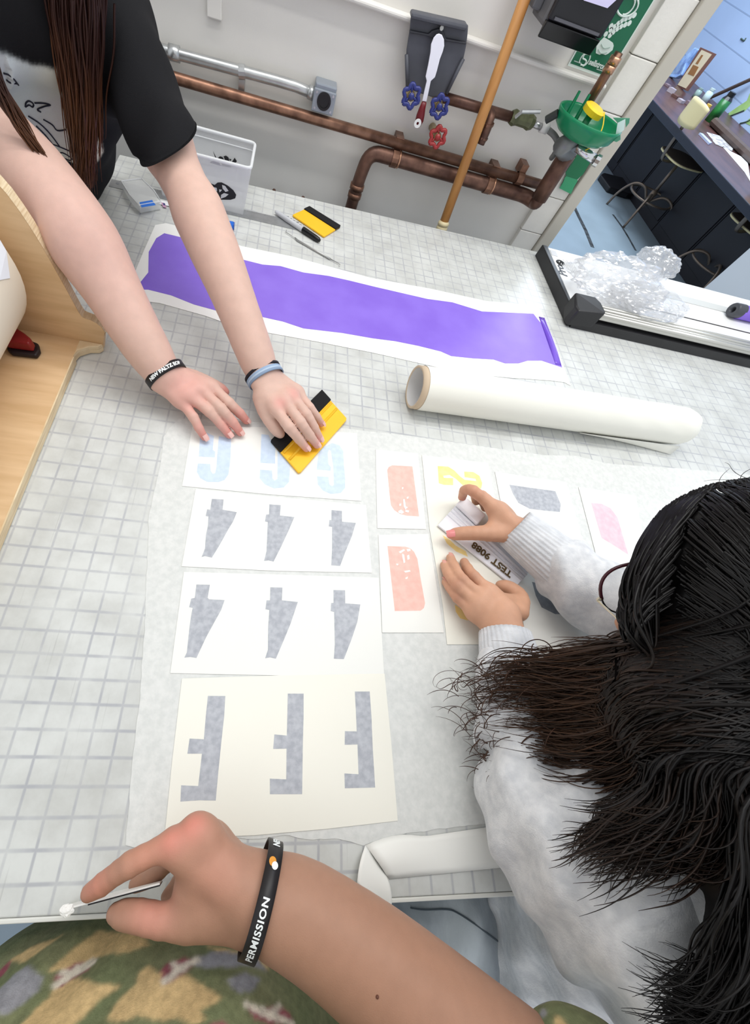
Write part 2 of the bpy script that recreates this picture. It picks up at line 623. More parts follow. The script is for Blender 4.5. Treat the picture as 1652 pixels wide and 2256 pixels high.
def make_stool(center, ang, label):
    s = thing('work_stool', label, 'stool', center, 'work stools at the far desk')
    c = Vector(center)
    R = Matrix.Rotation(ang, 3, 'Z')

    def L(x, y, z):
        return c + R @ Vector((x, y, z))
    # x is the way the sitter faces
    MB().tube([L(0, 0, 0.16), L(0, 0, 0.48)], 0.014, 10).build('column', st_metal, s, smooth=True)
    MB().tube([L(0, 0, 0.14), L(0, 0, 0.25)], 0.028, 12).build('hub', st_metal, s, smooth=True)
    for k in range(4):
        a = math.pi / 4 + k * math.pi / 2
        dx, dy = math.cos(a), math.sin(a)
        pts = smooth_path([L(0.02 * dx, 0.02 * dy, 0.17), L(0.10 * dx, 0.10 * dy, 0.235), L(0.2 * dx, 0.2 * dy, 0.22), L(0.265 * dx, 0.265 * dy, 0.12), L(0.285 * dx, 0.285 * dy, 0.0)], 5)
        MB().tube(pts, 0.011, 8).build('leg', st_metal, s, smooth=True)
    ring = [L(0.20 * math.cos(t), 0.20 * math.sin(t), 0.2) for t in np.linspace(0, 2 * math.pi, 33)]
    MB().tube(ring, 0.009, 8, caps=False).build('foot_ring', st_metal, s, smooth=True)
    # shaped plywood seat
    out = []
    for k in range(28):
        t = 2 * math.pi * k / 28
        sx = 0.17 * abs(math.cos(t)) ** 0.6 * (1 if math.cos(t) > 0 else -1)
        sy = 0.19 * abs(math.sin(t)) ** 0.6 * (1 if math.sin(t) > 0 else -1)
        out.append((sx, sy))
    MB().prism([L(x, y, 0.485) for x, y in out], (0, 0, 0.012)).build('seat', st_edge, s, 0.003)
    MB().prism([L(x * 0.97, y * 0.97, 0.497) for x, y in out], (0, 0, 0.003)).build('seat_top', st_seat, s)
    MB().tube(smooth_path([L(0.0, 0, 0.475), L(-0.15, 0, 0.455), L(-0.2, 0, 0.49), L(-0.225, 0, 0.66), L(-0.235, 0, 0.80)], 5), 0.012, 8, sq=(1.6, 0.7, (0, 0, 1))).build('back_post', st_metal, s, smooth=True)

    def back(u, v):
        y = (u - 0.5) * 0.24
        z = 0.76 + (v - 0.5) * 0.16 * (1 - 0.25 * abs(2 * u - 1) ** 3)
        return L(-0.215 - 0.04 * (1 - (2 * u - 1) ** 2), y, z)
    grid_surface('backrest', back, 14, 6, st_edge, s, 0.011)
    return s


make_stool(Zp(1391, 484, 0.0), 0.08, 'cream backed metal work stool nearest the door frame')
make_stool(Zp(1520, 632, 0.0), 0.3, 'metal work stool at the right edge behind the plastic bag')

# ================================================================== THINGS ON THE BACK WALL
copper = mat('copper_pipe', srgb(150, 112, 92), 0.38, metal=0.75, color2=srgb(105, 76, 62), vscale=35)
copper_dk = mat('copper_drain', srgb(122, 90, 76), 0.42, metal=0.6, color2=srgb(82, 58, 50), vscale=30)
copper_br = mat('copper_bright', srgb(196, 150, 122), 0.3, metal=0.8)
steel = mat('galvanised', srgb(198, 200, 200), 0.32, metal=0.8, var=0.15, vscale=40)
boxgrey = mat('box_grey', srgb(150, 157, 166), 0.4, metal=0.4)

# grey conduit
YP = 1.285
cd = thing('conduit', 'grey metal conduit running along the wall to the outlet box', 'conduit', Wy(520, 160, YP))
pts = [Wy(300, 92, YP), Wy(372, 114, YP), Wy(610, 178, YP), Wy(650, 190, YP), Wy(690, 206, YP)]
MB().tube(pts, 0.0105, 14).build('conduit_tube', steel, cd, smooth=True)
MB().tube([Wy(372, 114, YP), Wy(396, 120.5, YP)], 0.014, 14).build('coupling', steel, cd, smooth=True)
MB().tube([Wy(679, 201.5, YP), Wy(693, 208, YP)], 0.013, 10).build('connector', steel, cd, smooth=True)
sp = Wy(533, 158, YP)
stp = MB().tube([sp - Vector((0.007, 0, 0.001)), sp + Vector((0.007, 0, 0.001))], 0.013, 12)
stp.bx(sp.x - 0.007, sp.x + 0.007, YP + 0.004, YW, sp.z - 0.035, sp.z - 0.005)
stp.build('strap', steel, cd)
# outlet box
c = [Wy(x, y, 1.262) for x, y in [(694, 181), (743, 198), (731, 256), (688, 243)]]
bx0, bx1 = (c[0].x + c[3].x) / 2, (c[1].x + c[2].x) / 2
bz1, bz0 = (c[0].z + c[1].z) / 2, (c[2].z + c[3].z) / 2
eb = thing('outlet_box', 'grey metal outlet box with round black socket on the wall', 'outlet box', ((bx0 + bx1) / 2, YW, (bz0 + bz1) / 2))
MB().bx(bx0, bx1, 1.268, YW, bz0, bz1).build('box_body', boxgrey, eb, 0.003)
MB().bx(bx0 - 0.001, bx1 + 0.001, 1.262, 1.268, bz0 - 0.001, bz1 - 0.008).build('cover_plate', boxgrey, eb, 0.002)
oc = Vector(((bx0 + bx1) / 2, 1.262, bz0 + (bz1 - bz0) * 0.45))
MB().lathe(oc, (0, -1, 0), [(0, 0.0165), (0.003, 0.0165), (0.003, 0.012), (0.001, 0.012), (0.001, 0)], 24).build('socket', mat('socket_black', srgb(22, 22, 24), 0.4), eb)
for sx, sz in ((bx0 + 0.006, bz0 + 0.006), (bx1 - 0.006, bz0 + 0.006), (bx0 + 0.006, bz1 - 0.014), (bx1 - 0.006, bz1 - 0.014)):
    MB().lathe((sx, 1.262, sz), (0, -1, 0), [(0, 0.003), (0.0015, 0.0025), (0.0015, 0)], 8).build('screw', steel, eb)
# painted blank plate above
c = [Wy(x, y, 1.302) for x, y in [(456, 36), (488, 48)]]
tag(MB().bx(c[0].x, c[1].x, 1.300, YW, (c[0].z + c[1].z) / 2, (c[0].z + c[1].z) / 2 + 0.12).build('wall_plate', wall_paint, None, 0.002),
    'painted blank plate on the wall above the conduit', 'plate')

# thin copper pipe
YC = 1.272
cp = thing('copper_pipe', 'thin copper pipe running the length of the wall', 'pipe', Wy(800, 290, YC))
zc = (Wy(390, 185, YC).z + Wy(1190, 397, YC).z) / 2
MB().tube([Vector((-1.4, YC, zc)), Vector((Wy(1198, 399, YC).x, YC, zc))], 0.0115, 14).build('pipe_run', copper, cp, smooth=True)
sx = Wy(1152, 378, YC).x
st = MB().tube([(sx - 0.009, YC, zc), (sx + 0.009, YC, zc)], 0.0145, 12).bx(sx - 0.009, sx + 0.009, YC, YW, zc + 0.008, zc + 0.03)
st.build('bracket', copper, cp)
# thick copper drain
YD = 1.268
zd = (Wy(860, 352, YD).z + Wy(1130, 418, YD).z) / 2
dp = thing('drain_pipe', 'thick copper drain pipe with elbows below the thin pipe', 'pipe', Wy(990, 385, YD))
xa = Wy(806, 365, YD).x
xe = Wy(1150, 425, YD).x
xv = Wy(1214, 395, 1.225).x
zb_ = Wy(1180, 456, 1.225).z
path = bend_path([(xa - 0.012, YD, zd - 0.26), (xa - 0.008, YD, zd - 0.06), (xa, YD, zd), (xe + 0.012, YD, zd), (xe + 0.035, 1.24, zb_ + 0.004), (xv, 1.225, zb_ + 0.01), (xv, 1.225, zb_ + 0.16)], 0.03, 6)
MB().tube(path, 0.0165, 16).build('pipe_run', copper_dk, dp, smooth=True)
MB().tube([(xv, 1.225, zb_ + 0.018), (xv, 1.225, Wy(1252, 333, 1.225).z)], 0.0205, 16).build('riser', copper_dk, dp, smooth=True)
for f_, rr in ((0.075, 0.0195), (0.095, 0.019), (0.14, 0.0185), (0.17, 0.021), (0.185, 0.024)):
    xx = xa - 0.008 - 0.004 * (f_ - 0.06) / 0.2
    MB().tube([(xx, YD, zd - f_), (xx, YD, zd - f_ - 0.012)], rr, 14).build('collar', copper, dp, smooth=True)
for x in (868, 1080):
    sx = Wy(x, 350 if x < 900 else 398, YD).x
    b = MB().tube([(sx - 0.008, YD, zd), (sx + 0.008, YD, zd)], 0.0195, 14).bx(sx - 0.010, sx + 0.010, YD, YW, zd + 0.012, zd + 0.042)
    b.build('bracket', copper, dp)
    MB().tube([(sx + 0.010, YD, zd), (sx + 0.014, YD, zd)], 0.0188, 14).build('clip', copper_br, dp, smooth=True)

# upper copper line with ball valve
YU = 1.275
z1 = Wy(985, 216, YU).z
vp = thing('valve_pipe', 'short copper line with green ball valve leading to the eyewash', 'pipe', Wy(1090, 250, YU))
pu = [Wy(975, 214, YU), Wy(1130, 259, YU)]
MB().tube(pu, 0.010, 12).build('pipe_run', copper_dk, vp, smooth=True)
vm = mat('valve_green', srgb(108, 112, 82), 0.45, metal=0.4, var=0.3, vscale=60)
MB().tube([Wy(1125, 257, YU), Wy(1132, 259, YU), Wy(1140, 261, YU), Wy(1158, 267, YU), Wy(1166, 269, YU), Wy(1174, 272, YU)], [0.012, 0.016, 0.013, 0.013, 0.016, 0.012], 10).build('ball_valve', vm, vp)
MB().tube([Wy(1135, 258, YU - 0.02), Wy(1150, 246, YU - 0.025), Wy(1190, 246, YU - 0.028)], 0.004, 6).build('lever', steel, vp)
MB().tube([Wy(1174, 272, YU), Wy(1192, 280, YU)], 0.007, 10).build('adapter', steel, vp, smooth=True)
MB().tube([Wy(1192, 280, YU), Wy(1206, 284, YU)], 0.0105, 10).build('nut', mat('nut_white', srgb(225, 225, 222), 0.35), vp, smooth=True)
hose = smooth_path([Wy(1206, 285, YU), Wy(1222, 300, 1.26), Wy(1230, 320, 1.25), Wy(1222, 338, 1.25), Wy(1215, 348, 1.26)], 6)
MB().tube(hose, 0.0065, 10).build('hose', mat('hose_grey', srgb(120, 122, 120), 0.5), vp, smooth=True)
MB().tube([Wy(1254, 303, 1.24), Wy(1240, 312, 1.245), Wy(1230, 320, 1.25)], 0.005, 8).build('hose_branch', mat('hose_grey', (0, 0, 0)), vp, smooth=True)
# little spigot drop behind the broom stick
sp_ = thing('spigot', 'small dark copper spigot below the valve line behind the stick', 'spigot', Wy(1066, 285, YU))
MB().tube(smooth_path([Wy(1079, 246, YU), Wy(1080, 258, 1.262), Wy(1075, 272, 1.256), Wy(1066, 295, 1.254), Wy(1056, 316, 1.252)], 4), [0.011] * 9 + [0.0125] * 8, 10).build('spigot_tube', copper_dk, sp_, smooth=True)
for a_, b_ in (((1076, 270), (1074, 276)), ((1064, 300), (1062, 304))):
    MB().tube([Wy(*a_, 1.255), Wy(*b_, 1.255)], 0.0145, 10).build('collar', copper, sp_)

# valve handles
def valve(px, py, color, label, stem_px):
    p = Wy(px, py, 1.225)
    s = Wy(*stem_px, YW)
    v = thing('gate_valve', label, 'valve', s)
    MB().tube([s, p], 0.009, 10).build('stem', mat('stem_brass', srgb(170, 150, 110), 0.4, metal=0.6), v, smooth=True)
    ax = (p - s).normalized()
    a = ax.orthogonal().normalized()
    b = ax.cross(a)
    m = mat('valve_paint_%d' % color[2], srgb(*color), 0.3)
    ring = []
    for k in range(41):
        t = 2 * math.pi * k / 40
        r = 0.017 + 0.0028 * math.cos(6 * t)
        ring.append(p + (a * math.cos(t) + b * math.sin(t)) * r)
    MB().tube(ring, 0.0042, 8, caps=False).build('wheel', m, v, smooth=True)
    for k in range(3):
        t = 2 * math.pi * k / 3
        d = a * math.cos(t) + b * math.sin(t)
        MB().tube([p + d * 0.003 - ax * 0.004, p + d * 0.017], 0.0034, 6).build('spoke', m, v, smooth=True)
    MB().tube([p - ax * 0.012, p + ax * 0.004], 0.0065, 8).build('wheel_hub', m, v, smooth=True)


valve(906, 212, (44, 52, 118), 'blue valve wheel at left under the hanging dustpan', (898, 198))
valve(968, 235, (42, 50, 116), 'blue valve wheel at right under the hanging dustpan', (960, 214))
valve(964, 302, (150, 44, 44), 'red valve wheel on the wall above the copper pipe', (952, 280))
# two stubs poking up behind the table edge
for x, y in ((604, 417), (668, 433)):
    p = Wy(x, y, 1.285)
    tag(MB().tube([p - Vector((0, 0, 0.10)), p - Vector((0, 0, 0.006)), p], [0.006, 0.006, 0.004], 8).build('pipe_stub', copper_dk),
        'small dark pipe stub behind the table edge, %s' % ('nearer the plastic bin' if x < 640 else 'nearer the drain pipe'), 'pipe stub')

# dustpan hanging on the wall
pan_m = mat('dustpan_grey', srgb(82, 84, 92), 0.5, var=0.15, vscale=30, bump=0.05)
pan = thing('dustpan', 'dark grey dustpan hanging flat against the back wall', 'dustpan', Wy(968, 120, YW))
op = crop([(315, 150), (1000, 305), (992, 420), (975, 560), (940, 720), (850, 920), (730, 1140), (660, 1178), (560, 1180), (400, 1130), (262, 1075), (243, 950), (240, 820), (252, 600), (272, 470), (290, 370), (300, 240)], 850, 0, 5.507)
ptw = [Wy(x, y, 1.27) for x, y in op]
MB().prism(ptw, (0, 0.006, 0)).build('pan_floor', pan_m, pan, 0.002)
rim_ = [Wy(x, y, 1.255) for x, y in crop([(315, 150), (1000, 305), (985, 390), (300, 232)], 850, 0, 5.507)]
MB().prism(rim_, (0, 0.03, 0)).build('pan_back', pan_m, pan, 0.004)
lip = [Wy(x, y, 1.262) for x, y in crop([(290, 370), (520, 415), (560, 375), (640, 350), (700, 380), (730, 470), (980, 515), (978, 545), (700, 500), (640, 460), (560, 470), (500, 440), (285, 405)], 850, 0, 5.507)]
MB().prism(lip, (0, 0.01, 0)).build('pan_ridge', mat('dustpan_dark', srgb(48, 49, 56), 0.5), pan, 0.002)
for a_, b_ in (((250, 660), (262, 1070)), ((940, 715), (735, 1135))):
    q = crop([a_, b_], 850, 0, 5.507)
    MB().tube([Wy(*q[0], 1.266), Wy(*q[1], 1.266)], 0.004, 8).build('side_wall', pan_m, pan, smooth=True)
MB().tube([Wy(973, 62, 1.262), Wy(973, 62, 1.308)], 0.004, 8).build('hook', steel, pan)

# white spatula hanging in front of the pan
spt = thing('spatula', 'white spatula with dark red handle hanging over the dustpan', 'spatula', Wy(950, 140, 1.262))
bl = crop([(645, 410), (680, 425), (705, 480), (708, 560), (690, 630), (655, 720), (620, 860), (595, 940), (545, 985), (520, 1110), (492, 1235), (440, 1230), (470, 1090), (495, 985), (482, 930), (510, 800), (540, 640), (548, 540), (580, 460), (615, 420)], 850, 0, 5.507)
MB().prism([Wy(x, y, 1.247) for x, y in bl], (0, 0.003, 0)).build('blade', mat('spatula_white', srgb(240, 240, 250), 0.3), spt, 0.001)
hp = crop([(466, 1238), (440, 1320), (420, 1400), (405, 1470), (395, 1530)], 850, 0, 5.507)
MB().tube([Wy(x, y, 1.247) for x, y in hp], [0.0055, 0.0078, 0.0100, 0.0102, 0.005], 10, sq=(1, 0.7, (0, -1, 0))).build('handle', mat('handle_red', srgb(112, 26, 34), 0.35), spt, smooth=True)
tpx = crop([(385, 1495)], 850, 0, 5.507)[0]
tt = Wy(*tpx, 1.2385)
MB().lathe(tt, (0, -1, 0), [(0, 0.0085), (0.0015, 0.0085), (0.0015, 0.003), (0, 0.003)], 16).build('hang_ring', mat('ring_white', srgb(238, 238, 236), 0.4), spt)

# wooden broom stick leaning on the wall
wood_st = mat('stick_wood', srgb(196, 142, 82), 0.45, color2=srgb(168, 112, 58), vscale=40, stretch=(1, 1, 0.15))
pt_ = Wy(1155, 0, 1.262)
pb_ = Wy(977, 492, 1.208)
dst = (pb_ - pt_).normalized()
bs_ = thing('broom', 'wooden broom stick leaning against the back wall behind the table', 'broom', (pb_ + dst * 0.3))
top = pt_ - dst * 0.12
MB().tube([top, pb_ - dst * 0.004], 0.0118, 14).build('stick', wood_st, bs_, smooth=True)
fer = mat('ferrule_cream', srgb(214, 200, 160), 0.4)
MB().tube([pb_ - dst * 0.006 + dst * t for t in (0, 0.004, 0.010, 0.0115, 0.014, 0.022, 0.0235, 0.026, 0.034, 0.0355, 0.04, 0.08)],
          [0.012, 0.0155, 0.0155, 0.0125, 0.0155, 0.0155, 0.0125, 0.0155, 0.0155, 0.0125, 0.0155, 0.0155], 14).build('ferrule', fer, bs_, smooth=True)
MB().tube([pb_ + dst * 0.07, pb_ + dst * 0.62], 0.0118, 12).build('lower_stick', wood_st, bs_, smooth=True)
lo = pb_ + dst * 0.62
MB().bx(lo.x - 0.14, lo.x + 0.14, lo.y - 0.03, lo.y + 0.025, 0.07, max(0.11, lo.z)).build('broom_head', wood_st, bs_, 0.004)
MB().bx(lo.x - 0.14, lo.x + 0.14, lo.y - 0.028, lo.y + 0.023, 0.0, 0.07).build('bristles', mat('bristle', srgb(80, 66, 50), 0.8, bump=0.5), bs_)

# paper towel dispenser
dm = mat('dispenser_black', srgb(27, 27, 32), 0.35, var=0.1, vscale=20)
fb = 1.20
xl, xr = Wy(1196, 61, fb).x, Wy(1311, 110, fb).x
zl = (Wy(1194, 61, fb).z + Wy(1311, 110, fb).z) / 2
pt = thing('towel_dispenser', 'black paper towel dispenser mounted on the wall over the green sign', 'dispenser', ((xl + xr) / 2, YW, zl))
MB().bx(xl, xr, fb + 0.012, YW - 0.002, zl, zl + 0.36).build('dispenser_body', mat('dispenser_side', srgb(96, 97, 100), 0.45), pt, 0.008)
MB().prism([(xl + 0.001, fb + 0.012, zl + 0.013), (xl + 0.001, fb + 0.012, zl + 0.36), (xl + 0.001, fb - 0.004, zl + 0.36), (xl + 0.001, fb - 0.012, zl + 0.16), (xl + 0.001, fb - 0.002, zl + 0.013)], (xr - xl - 0.002, 0, 0)).build('front_cover', dm, pt, 0.004)
MB().prism([(xl + 0.001, fb + 0.012, zl - 0.012), (xl + 0.001, fb + 0.012, zl + 0.012), (xl + 0.001, fb - 0.004, zl + 0.012), (xl + 0.001, fb + 0.006, zl - 0.012)], (xr - xl - 0.002, 0, 0)).build('lower_lip', mat('dispenser_gloss', srgb(14, 14, 17), 0.15), pt, 0.002)
MB().bx(xl + 0.012, xr - 0.012, fb - 0.006, fb - 0.002, zl + 0.016, zl + 0.020).build('cover_seam', mat('seam_grey', srgb(88, 88, 94), 0.3), pt)
MB().prism([Wy(x, y, fb - 0.0105) for x, y in [(1280, -22), (1362, -4), (1338, 18), (1286, 1)]], (0, 0.002, 0)).build('label', mat('label_lilac', srgb(214, 208, 240), 0.4), pt)
MB().bx(xl - 0.02, xl, 1.255, YW - 0.002, zl + 0.012, zl + 0.045).build('key_block', mat('dispenser_side', (0, 0, 0)), pt, 0.003)

# green safety sign
sg = mat('sign_green', srgb(18, 104, 72), 0.4)
sw = mat('sign_white', srgb(222, 235, 228), 0.45)
sl = (Wy(1250, 145, YW - 0.003).x)
sr = Wy(1364, 121, YW - 0.003).x
szb = (Wy(1250, 145, YW - 0.003).z + Wy(1332, 173, YW - 0.003).z) / 2
sgn = thing('safety_sign', 'green eyewash safety sign with white symbols beside the dispenser', 'sign', ((sl + sr) / 2, YW, szb))
MB().bx(sl, sr + 0.004, YW - 0.003, YW - 0.0005, szb, szb + 0.26).build('sign_board', sw, sgn)
MB().bx(sl + 0.003, sr + 0.001, YW - 0.0036, YW - 0.003, szb + 0.0045, szb + 0.257).build('green_field', sg, sgn)
ys = YW - 0.0042
for x, y in crop([(1445, 215), (1385, 238), (1330, 262), (1272, 290), (1218, 330), (1165, 375), (1115, 418), (1045, 478), (1375, 325), (1318, 347), (1260, 372), (1207, 405), (1152, 450), (1103, 497), (1118, 365)], 1170, 0, 6.354):
    c0 = Wy(x, y, ys)
    MB().lathe(c0, (0, 1, 0), [(0, 0), (0, 0.0042), (0.0006, 0.0042)], 10).build('droplet', sw, sgn)
hd = [Wy(x, y, ys) for x, y in crop([(1020, 520), (1090, 560), (1145, 600), (1155, 640), (1140, 700), (1080, 750), (1040, 770), (985, 750), (960, 768), (905, 745), (915, 640), (960, 580)], 1170, 0, 6.354)]
MB().prism(hd, (0, 0.0006, 0)).build('face_symbol', sw, sgn)
for o_ in (0.010, 0.018):
    c0 = Wy(*crop([(1040, 640)], 1170, 0, 6.354)[0], ys - 0.0005)
    MB().tube(smooth_path([c0 + Vector((-0.011, 0, -o_ + 0.01)), c0 + Vector((0, 0, -o_ + 0.006)), c0 + Vector((0.012, 0, -o_ + 0.01))], 4), 0.0008, 4).build('face_line', mat('sign_grey', srgb(170, 190, 182), 0.5), sgn)
ec = Wy(*crop([(1350, 80)], 1170, 0, 6.354)[0], ys)
MB().tube([ec + Vector((0.022 * math.cos(t), 0, 0.014 * math.sin(t))) for t in np.linspace(0, 2 * math.pi, 25)], 0.0018, 6, caps=False).build('eye_symbol', sw, sgn)
MB().tube([ec + Vector((0.013 * math.cos(t), 0, 0.012 * math.sin(t))) for t in np.linspace(-1.6, 1.6, 13)], 0.0016, 6).build('eye_symbol', sw, sgn)
lg = Wy(*crop([(750, 832)], 1170, 0, 6.354)[0], ys)
MB().tube(smooth_path([lg + Vector(v) for v in ((0.002, 0, 0.009), (-0.006, 0, 0.007), (-0.006, 0, 0.001), (0.001, 0, 0.0), (0.006, 0, -0.002), (0.005, 0, -0.008), (-0.003, 0, -0.009))], 4), 0.0014, 6).build('logo', sw, sgn)
MB().tube([lg + Vector((0.0105 * math.cos(t), 0, 0.0105 * math.sin(t))) for t in np.linspace(1.9, 3.9, 9)], 0.0013, 6).build('logo', sw, sgn)
MB().tube([lg + Vector((0.0105 * math.cos(t), 0, 0.0105 * math.sin(t))) for t in np.linspace(-1.2, 0.8, 9)], 0.0013, 6).build('logo', sw, sgn)
text_mesh('sign_lettering', 'sellstrom', lg + Vector((0.013, -0.0003, -0.0045)), (1, 0, 0), (0, 0, 1), 0.0125, sw, sgn, bold=0.0004)
for xx_, ww_ in ((sl + 0.008, 0.02), (sr - 0.032, 0.026)):
    MB().bx(xx_, xx_ + ww_, ys - 0.0003, ys + 0.0003, szb + 0.009, szb + 0.0105).build('sign_small_print', mat('sign_grey', (0, 0, 0)), sgn)

# eyewash station
gy = mat('eyewash_green', srgb(12, 128, 84), 0.25, var=0.08, vscale=20)
EZ = 1.185
ey = 1.308 - 0.125
# centre of the bowl from its rim ends
cl, cr = Wy(1240, 232, ey), Wy(1362, 284, ey)
ctr = (cl + cr) / 2
ctr.y = ey
Rb = (cr.x - cl.x) / 2 * 1.0
ew = thing('eyewash', 'green eyewash bowl with yellow cap mounted beside the sign', 'eyewash', (ctr.x, YW, ctr.z))
zr = ctr.z
prof = [(-0.040, 0.0), (-0.039, Rb * 0.45), (-0.034, Rb * 0.72), (-0.024, Rb * 0.9), (-0.006, Rb * 0.985), (0.0, Rb), (0.001, Rb * 0.97), (-0.004, Rb * 0.95), (-0.020, Rb * 0.86), (-0.030, Rb * 0.6), (-0.033, 0.0)]
MB().lathe((ctr.x, ey, zr), (0, 0, 1), prof, 40).build('bowl', gy, ew, smooth=True)
for dx_ in (-0.02, 0.006):
    MB().tube([(ctr.x + dx_ - 0.012, ey + 0.045, zr - 0.04), (ctr.x + dx_ - 0.012, ey + 0.052, zr + 0.022)], [0.006, 0.003], 8).build('spray_post', gy, ew)
yc = Wy(1310, 238, ey + 0.02)
yel = mat('cap_yellow', srgb(250, 208, 40), 0.35)
MB().lathe(yc + Vector((0, 0, -0.01)), (0.12, -0.1, 1), [(0, 0), (0, 0.024), (0.010, 0.025), (0.013, 0.02), (0.013, 0)], 24).build('dust_cap', yel, ew, smooth=False)
MB().tube([yc - Vector((0, 0, 0.01)), (yc.x, yc.y, zr - 0.045)], 0.008, 10).build('spray_head', gy, ew, smooth=True)
MB().tube(smooth_path([yc + Vector((0.024, -0.005, 0)), yc + Vector((0.028, -0.03, -0.02)), yc + Vector((0.02, -0.05, -0.045)), yc + Vector((0.008, -0.055, -0.055))], 4), 0.0012, 5).build('cap_cord', yel, ew)
MB().tube([(ctr.x - 0.004, ey, zr - 0.036), (ctr.x - 0.02, ey + 0.01, zr - 0.06), (xv, 1.225, Wy(1252, 333, 1.225).z - 0.002)], [0.017, 0.020, 0.0215], 14).build('drain_neck', mat('neck_grey', srgb(128, 130, 130), 0.4, metal=0.5), ew, smooth=True)
chrome = mat('chrome', srgb(220, 222, 225), 0.15, metal=0.9)
MB().tube([(ctr.x + 0.005, ey - 0.01, zr - 0.05), (ctr.x + 0.05, ey - 0.035, zr - 0.054)], 0.009, 10).build('push_valve', chrome, ew, smooth=True)
MB().lathe((ctr.x + 0.05, ey - 0.035, zr - 0.054), (1, -0.5, 0), [(0, 0.009), (0, 0.012), (0.01, 0.012), (0.01, 0)], 12).build('valve_nut', chrome, ew)
MB().tube([(ctr.x - Rb * 0.95, ey + 0.01, zr - 0.012), (ctr.x - Rb * 1.12, ey + 0.02, zr - 0.03)], 0.008, 8).build('hinge', mat('hinge_dark', srgb(40, 45, 42), 0.5), ew)
tg0 = [Wy(x, y, ey - 0.045) for x, y in crop([(1340, 560), (1475, 490), (1450, 680), (1300, 800)], 1190, 200, 7.866)]
MB().prism(tg0, (0.002, 0.004, 0)).build('info_tag', mat('tag_pale', srgb(205, 225, 222), 0.3), ew)
tg1 = [Wy(x, y, ey - 0.043) for x, y in crop([(1260, 470), (1550, 480), (1540, 560), (1480, 640), (1475, 495), (1340, 555)], 1190, 200, 7.866)]
MB().prism(tg1, (0.002, 0.004, 0)).build('push_plate', mat('plate_green', srgb(70, 140, 110), 0.3), ew)
tg2 = [Wy(x, y, ey - 0.043) for x, y in crop([(1280, 800), (1390, 770), (1390, 850), (1320, 890), (1270, 870)], 1190, 200, 7.866)]
MB().prism(tg2, (0.002, 0.004, 0)).build('push_plate', mat('plate_green', (0, 0, 0)), ew)
# copper feed above, along the wall
cf = thing('feed_pipe', 'short upright copper pipe above the eyewash bowl', 'pipe', Wy(1320, 180, 1.27))
fx_ = [Wy(1312, 222, 1.262), Wy(1338, 165, 1.262), Wy(1366, 125, 1.262)]
MB().tube([Vector((fx_[1].x - 0.004, 1.262, zr - 0.03)), Vector((fx_[1].x - 0.004, 1.262, fx_[1].z)), Vector((fx_[1].x - 0.004, 1.262, fx_[2].z + 0.005))], [0.010, 0.0105, 0.009], 12).build('feed_tube', copper, cf, smooth=True)
for t in (0.3, 0.75):
    p = fx_[1].lerp(fx_[2], t)
    MB().tube([(fx_[1].x - 0.004, 1.262, p.z - 0.006), (fx_[1].x - 0.004, 1.262, p.z + 0.006)], 0.0125, 12).build('collar', copper_br, cf, smooth=True)
# green hang tag under the bowl
gt = thing('hang_tag', 'green inspection tag hanging below the eyewash bowl', 'tag', Wy(1268, 380, 1.285))
tgp = crop([(730, 1050), (820, 1075), (900, 1110), (915, 1140), (850, 1270), (740, 1450), (640, 1540), (450, 1480), (440, 1420), (480, 1360), (560, 1250), (640, 1110), (680, 1065)], 1190, 200, 7.866)
MB().prism([Wy(x, y, 1.285) for x, y in tgp], (0, 0.002, 0)).build('tag_plate', mat('tag_green', srgb(14, 108, 68), 0.4), gt)
tgq = crop([(640, 1541), (450, 1481), (430, 1500), (400, 1580), (335, 1690), (430, 1740), (530, 1790), (590, 1660), (650, 1560)], 1190, 200, 7.866)
MB().prism([Wy(x, y, 1.285) for x, y in tgq], (0, 0.002, 0)).build('tag_lower', mat('tag_green2', srgb(52, 150, 104), 0.4), gt)
MB().tube([Wy(1294, 340, 1.283), Wy(1298, 322, 1.25)], 0.0008, 4).build('tag_wire', mat('wire_dark', srgb(50, 50, 50), 0.5), gt)
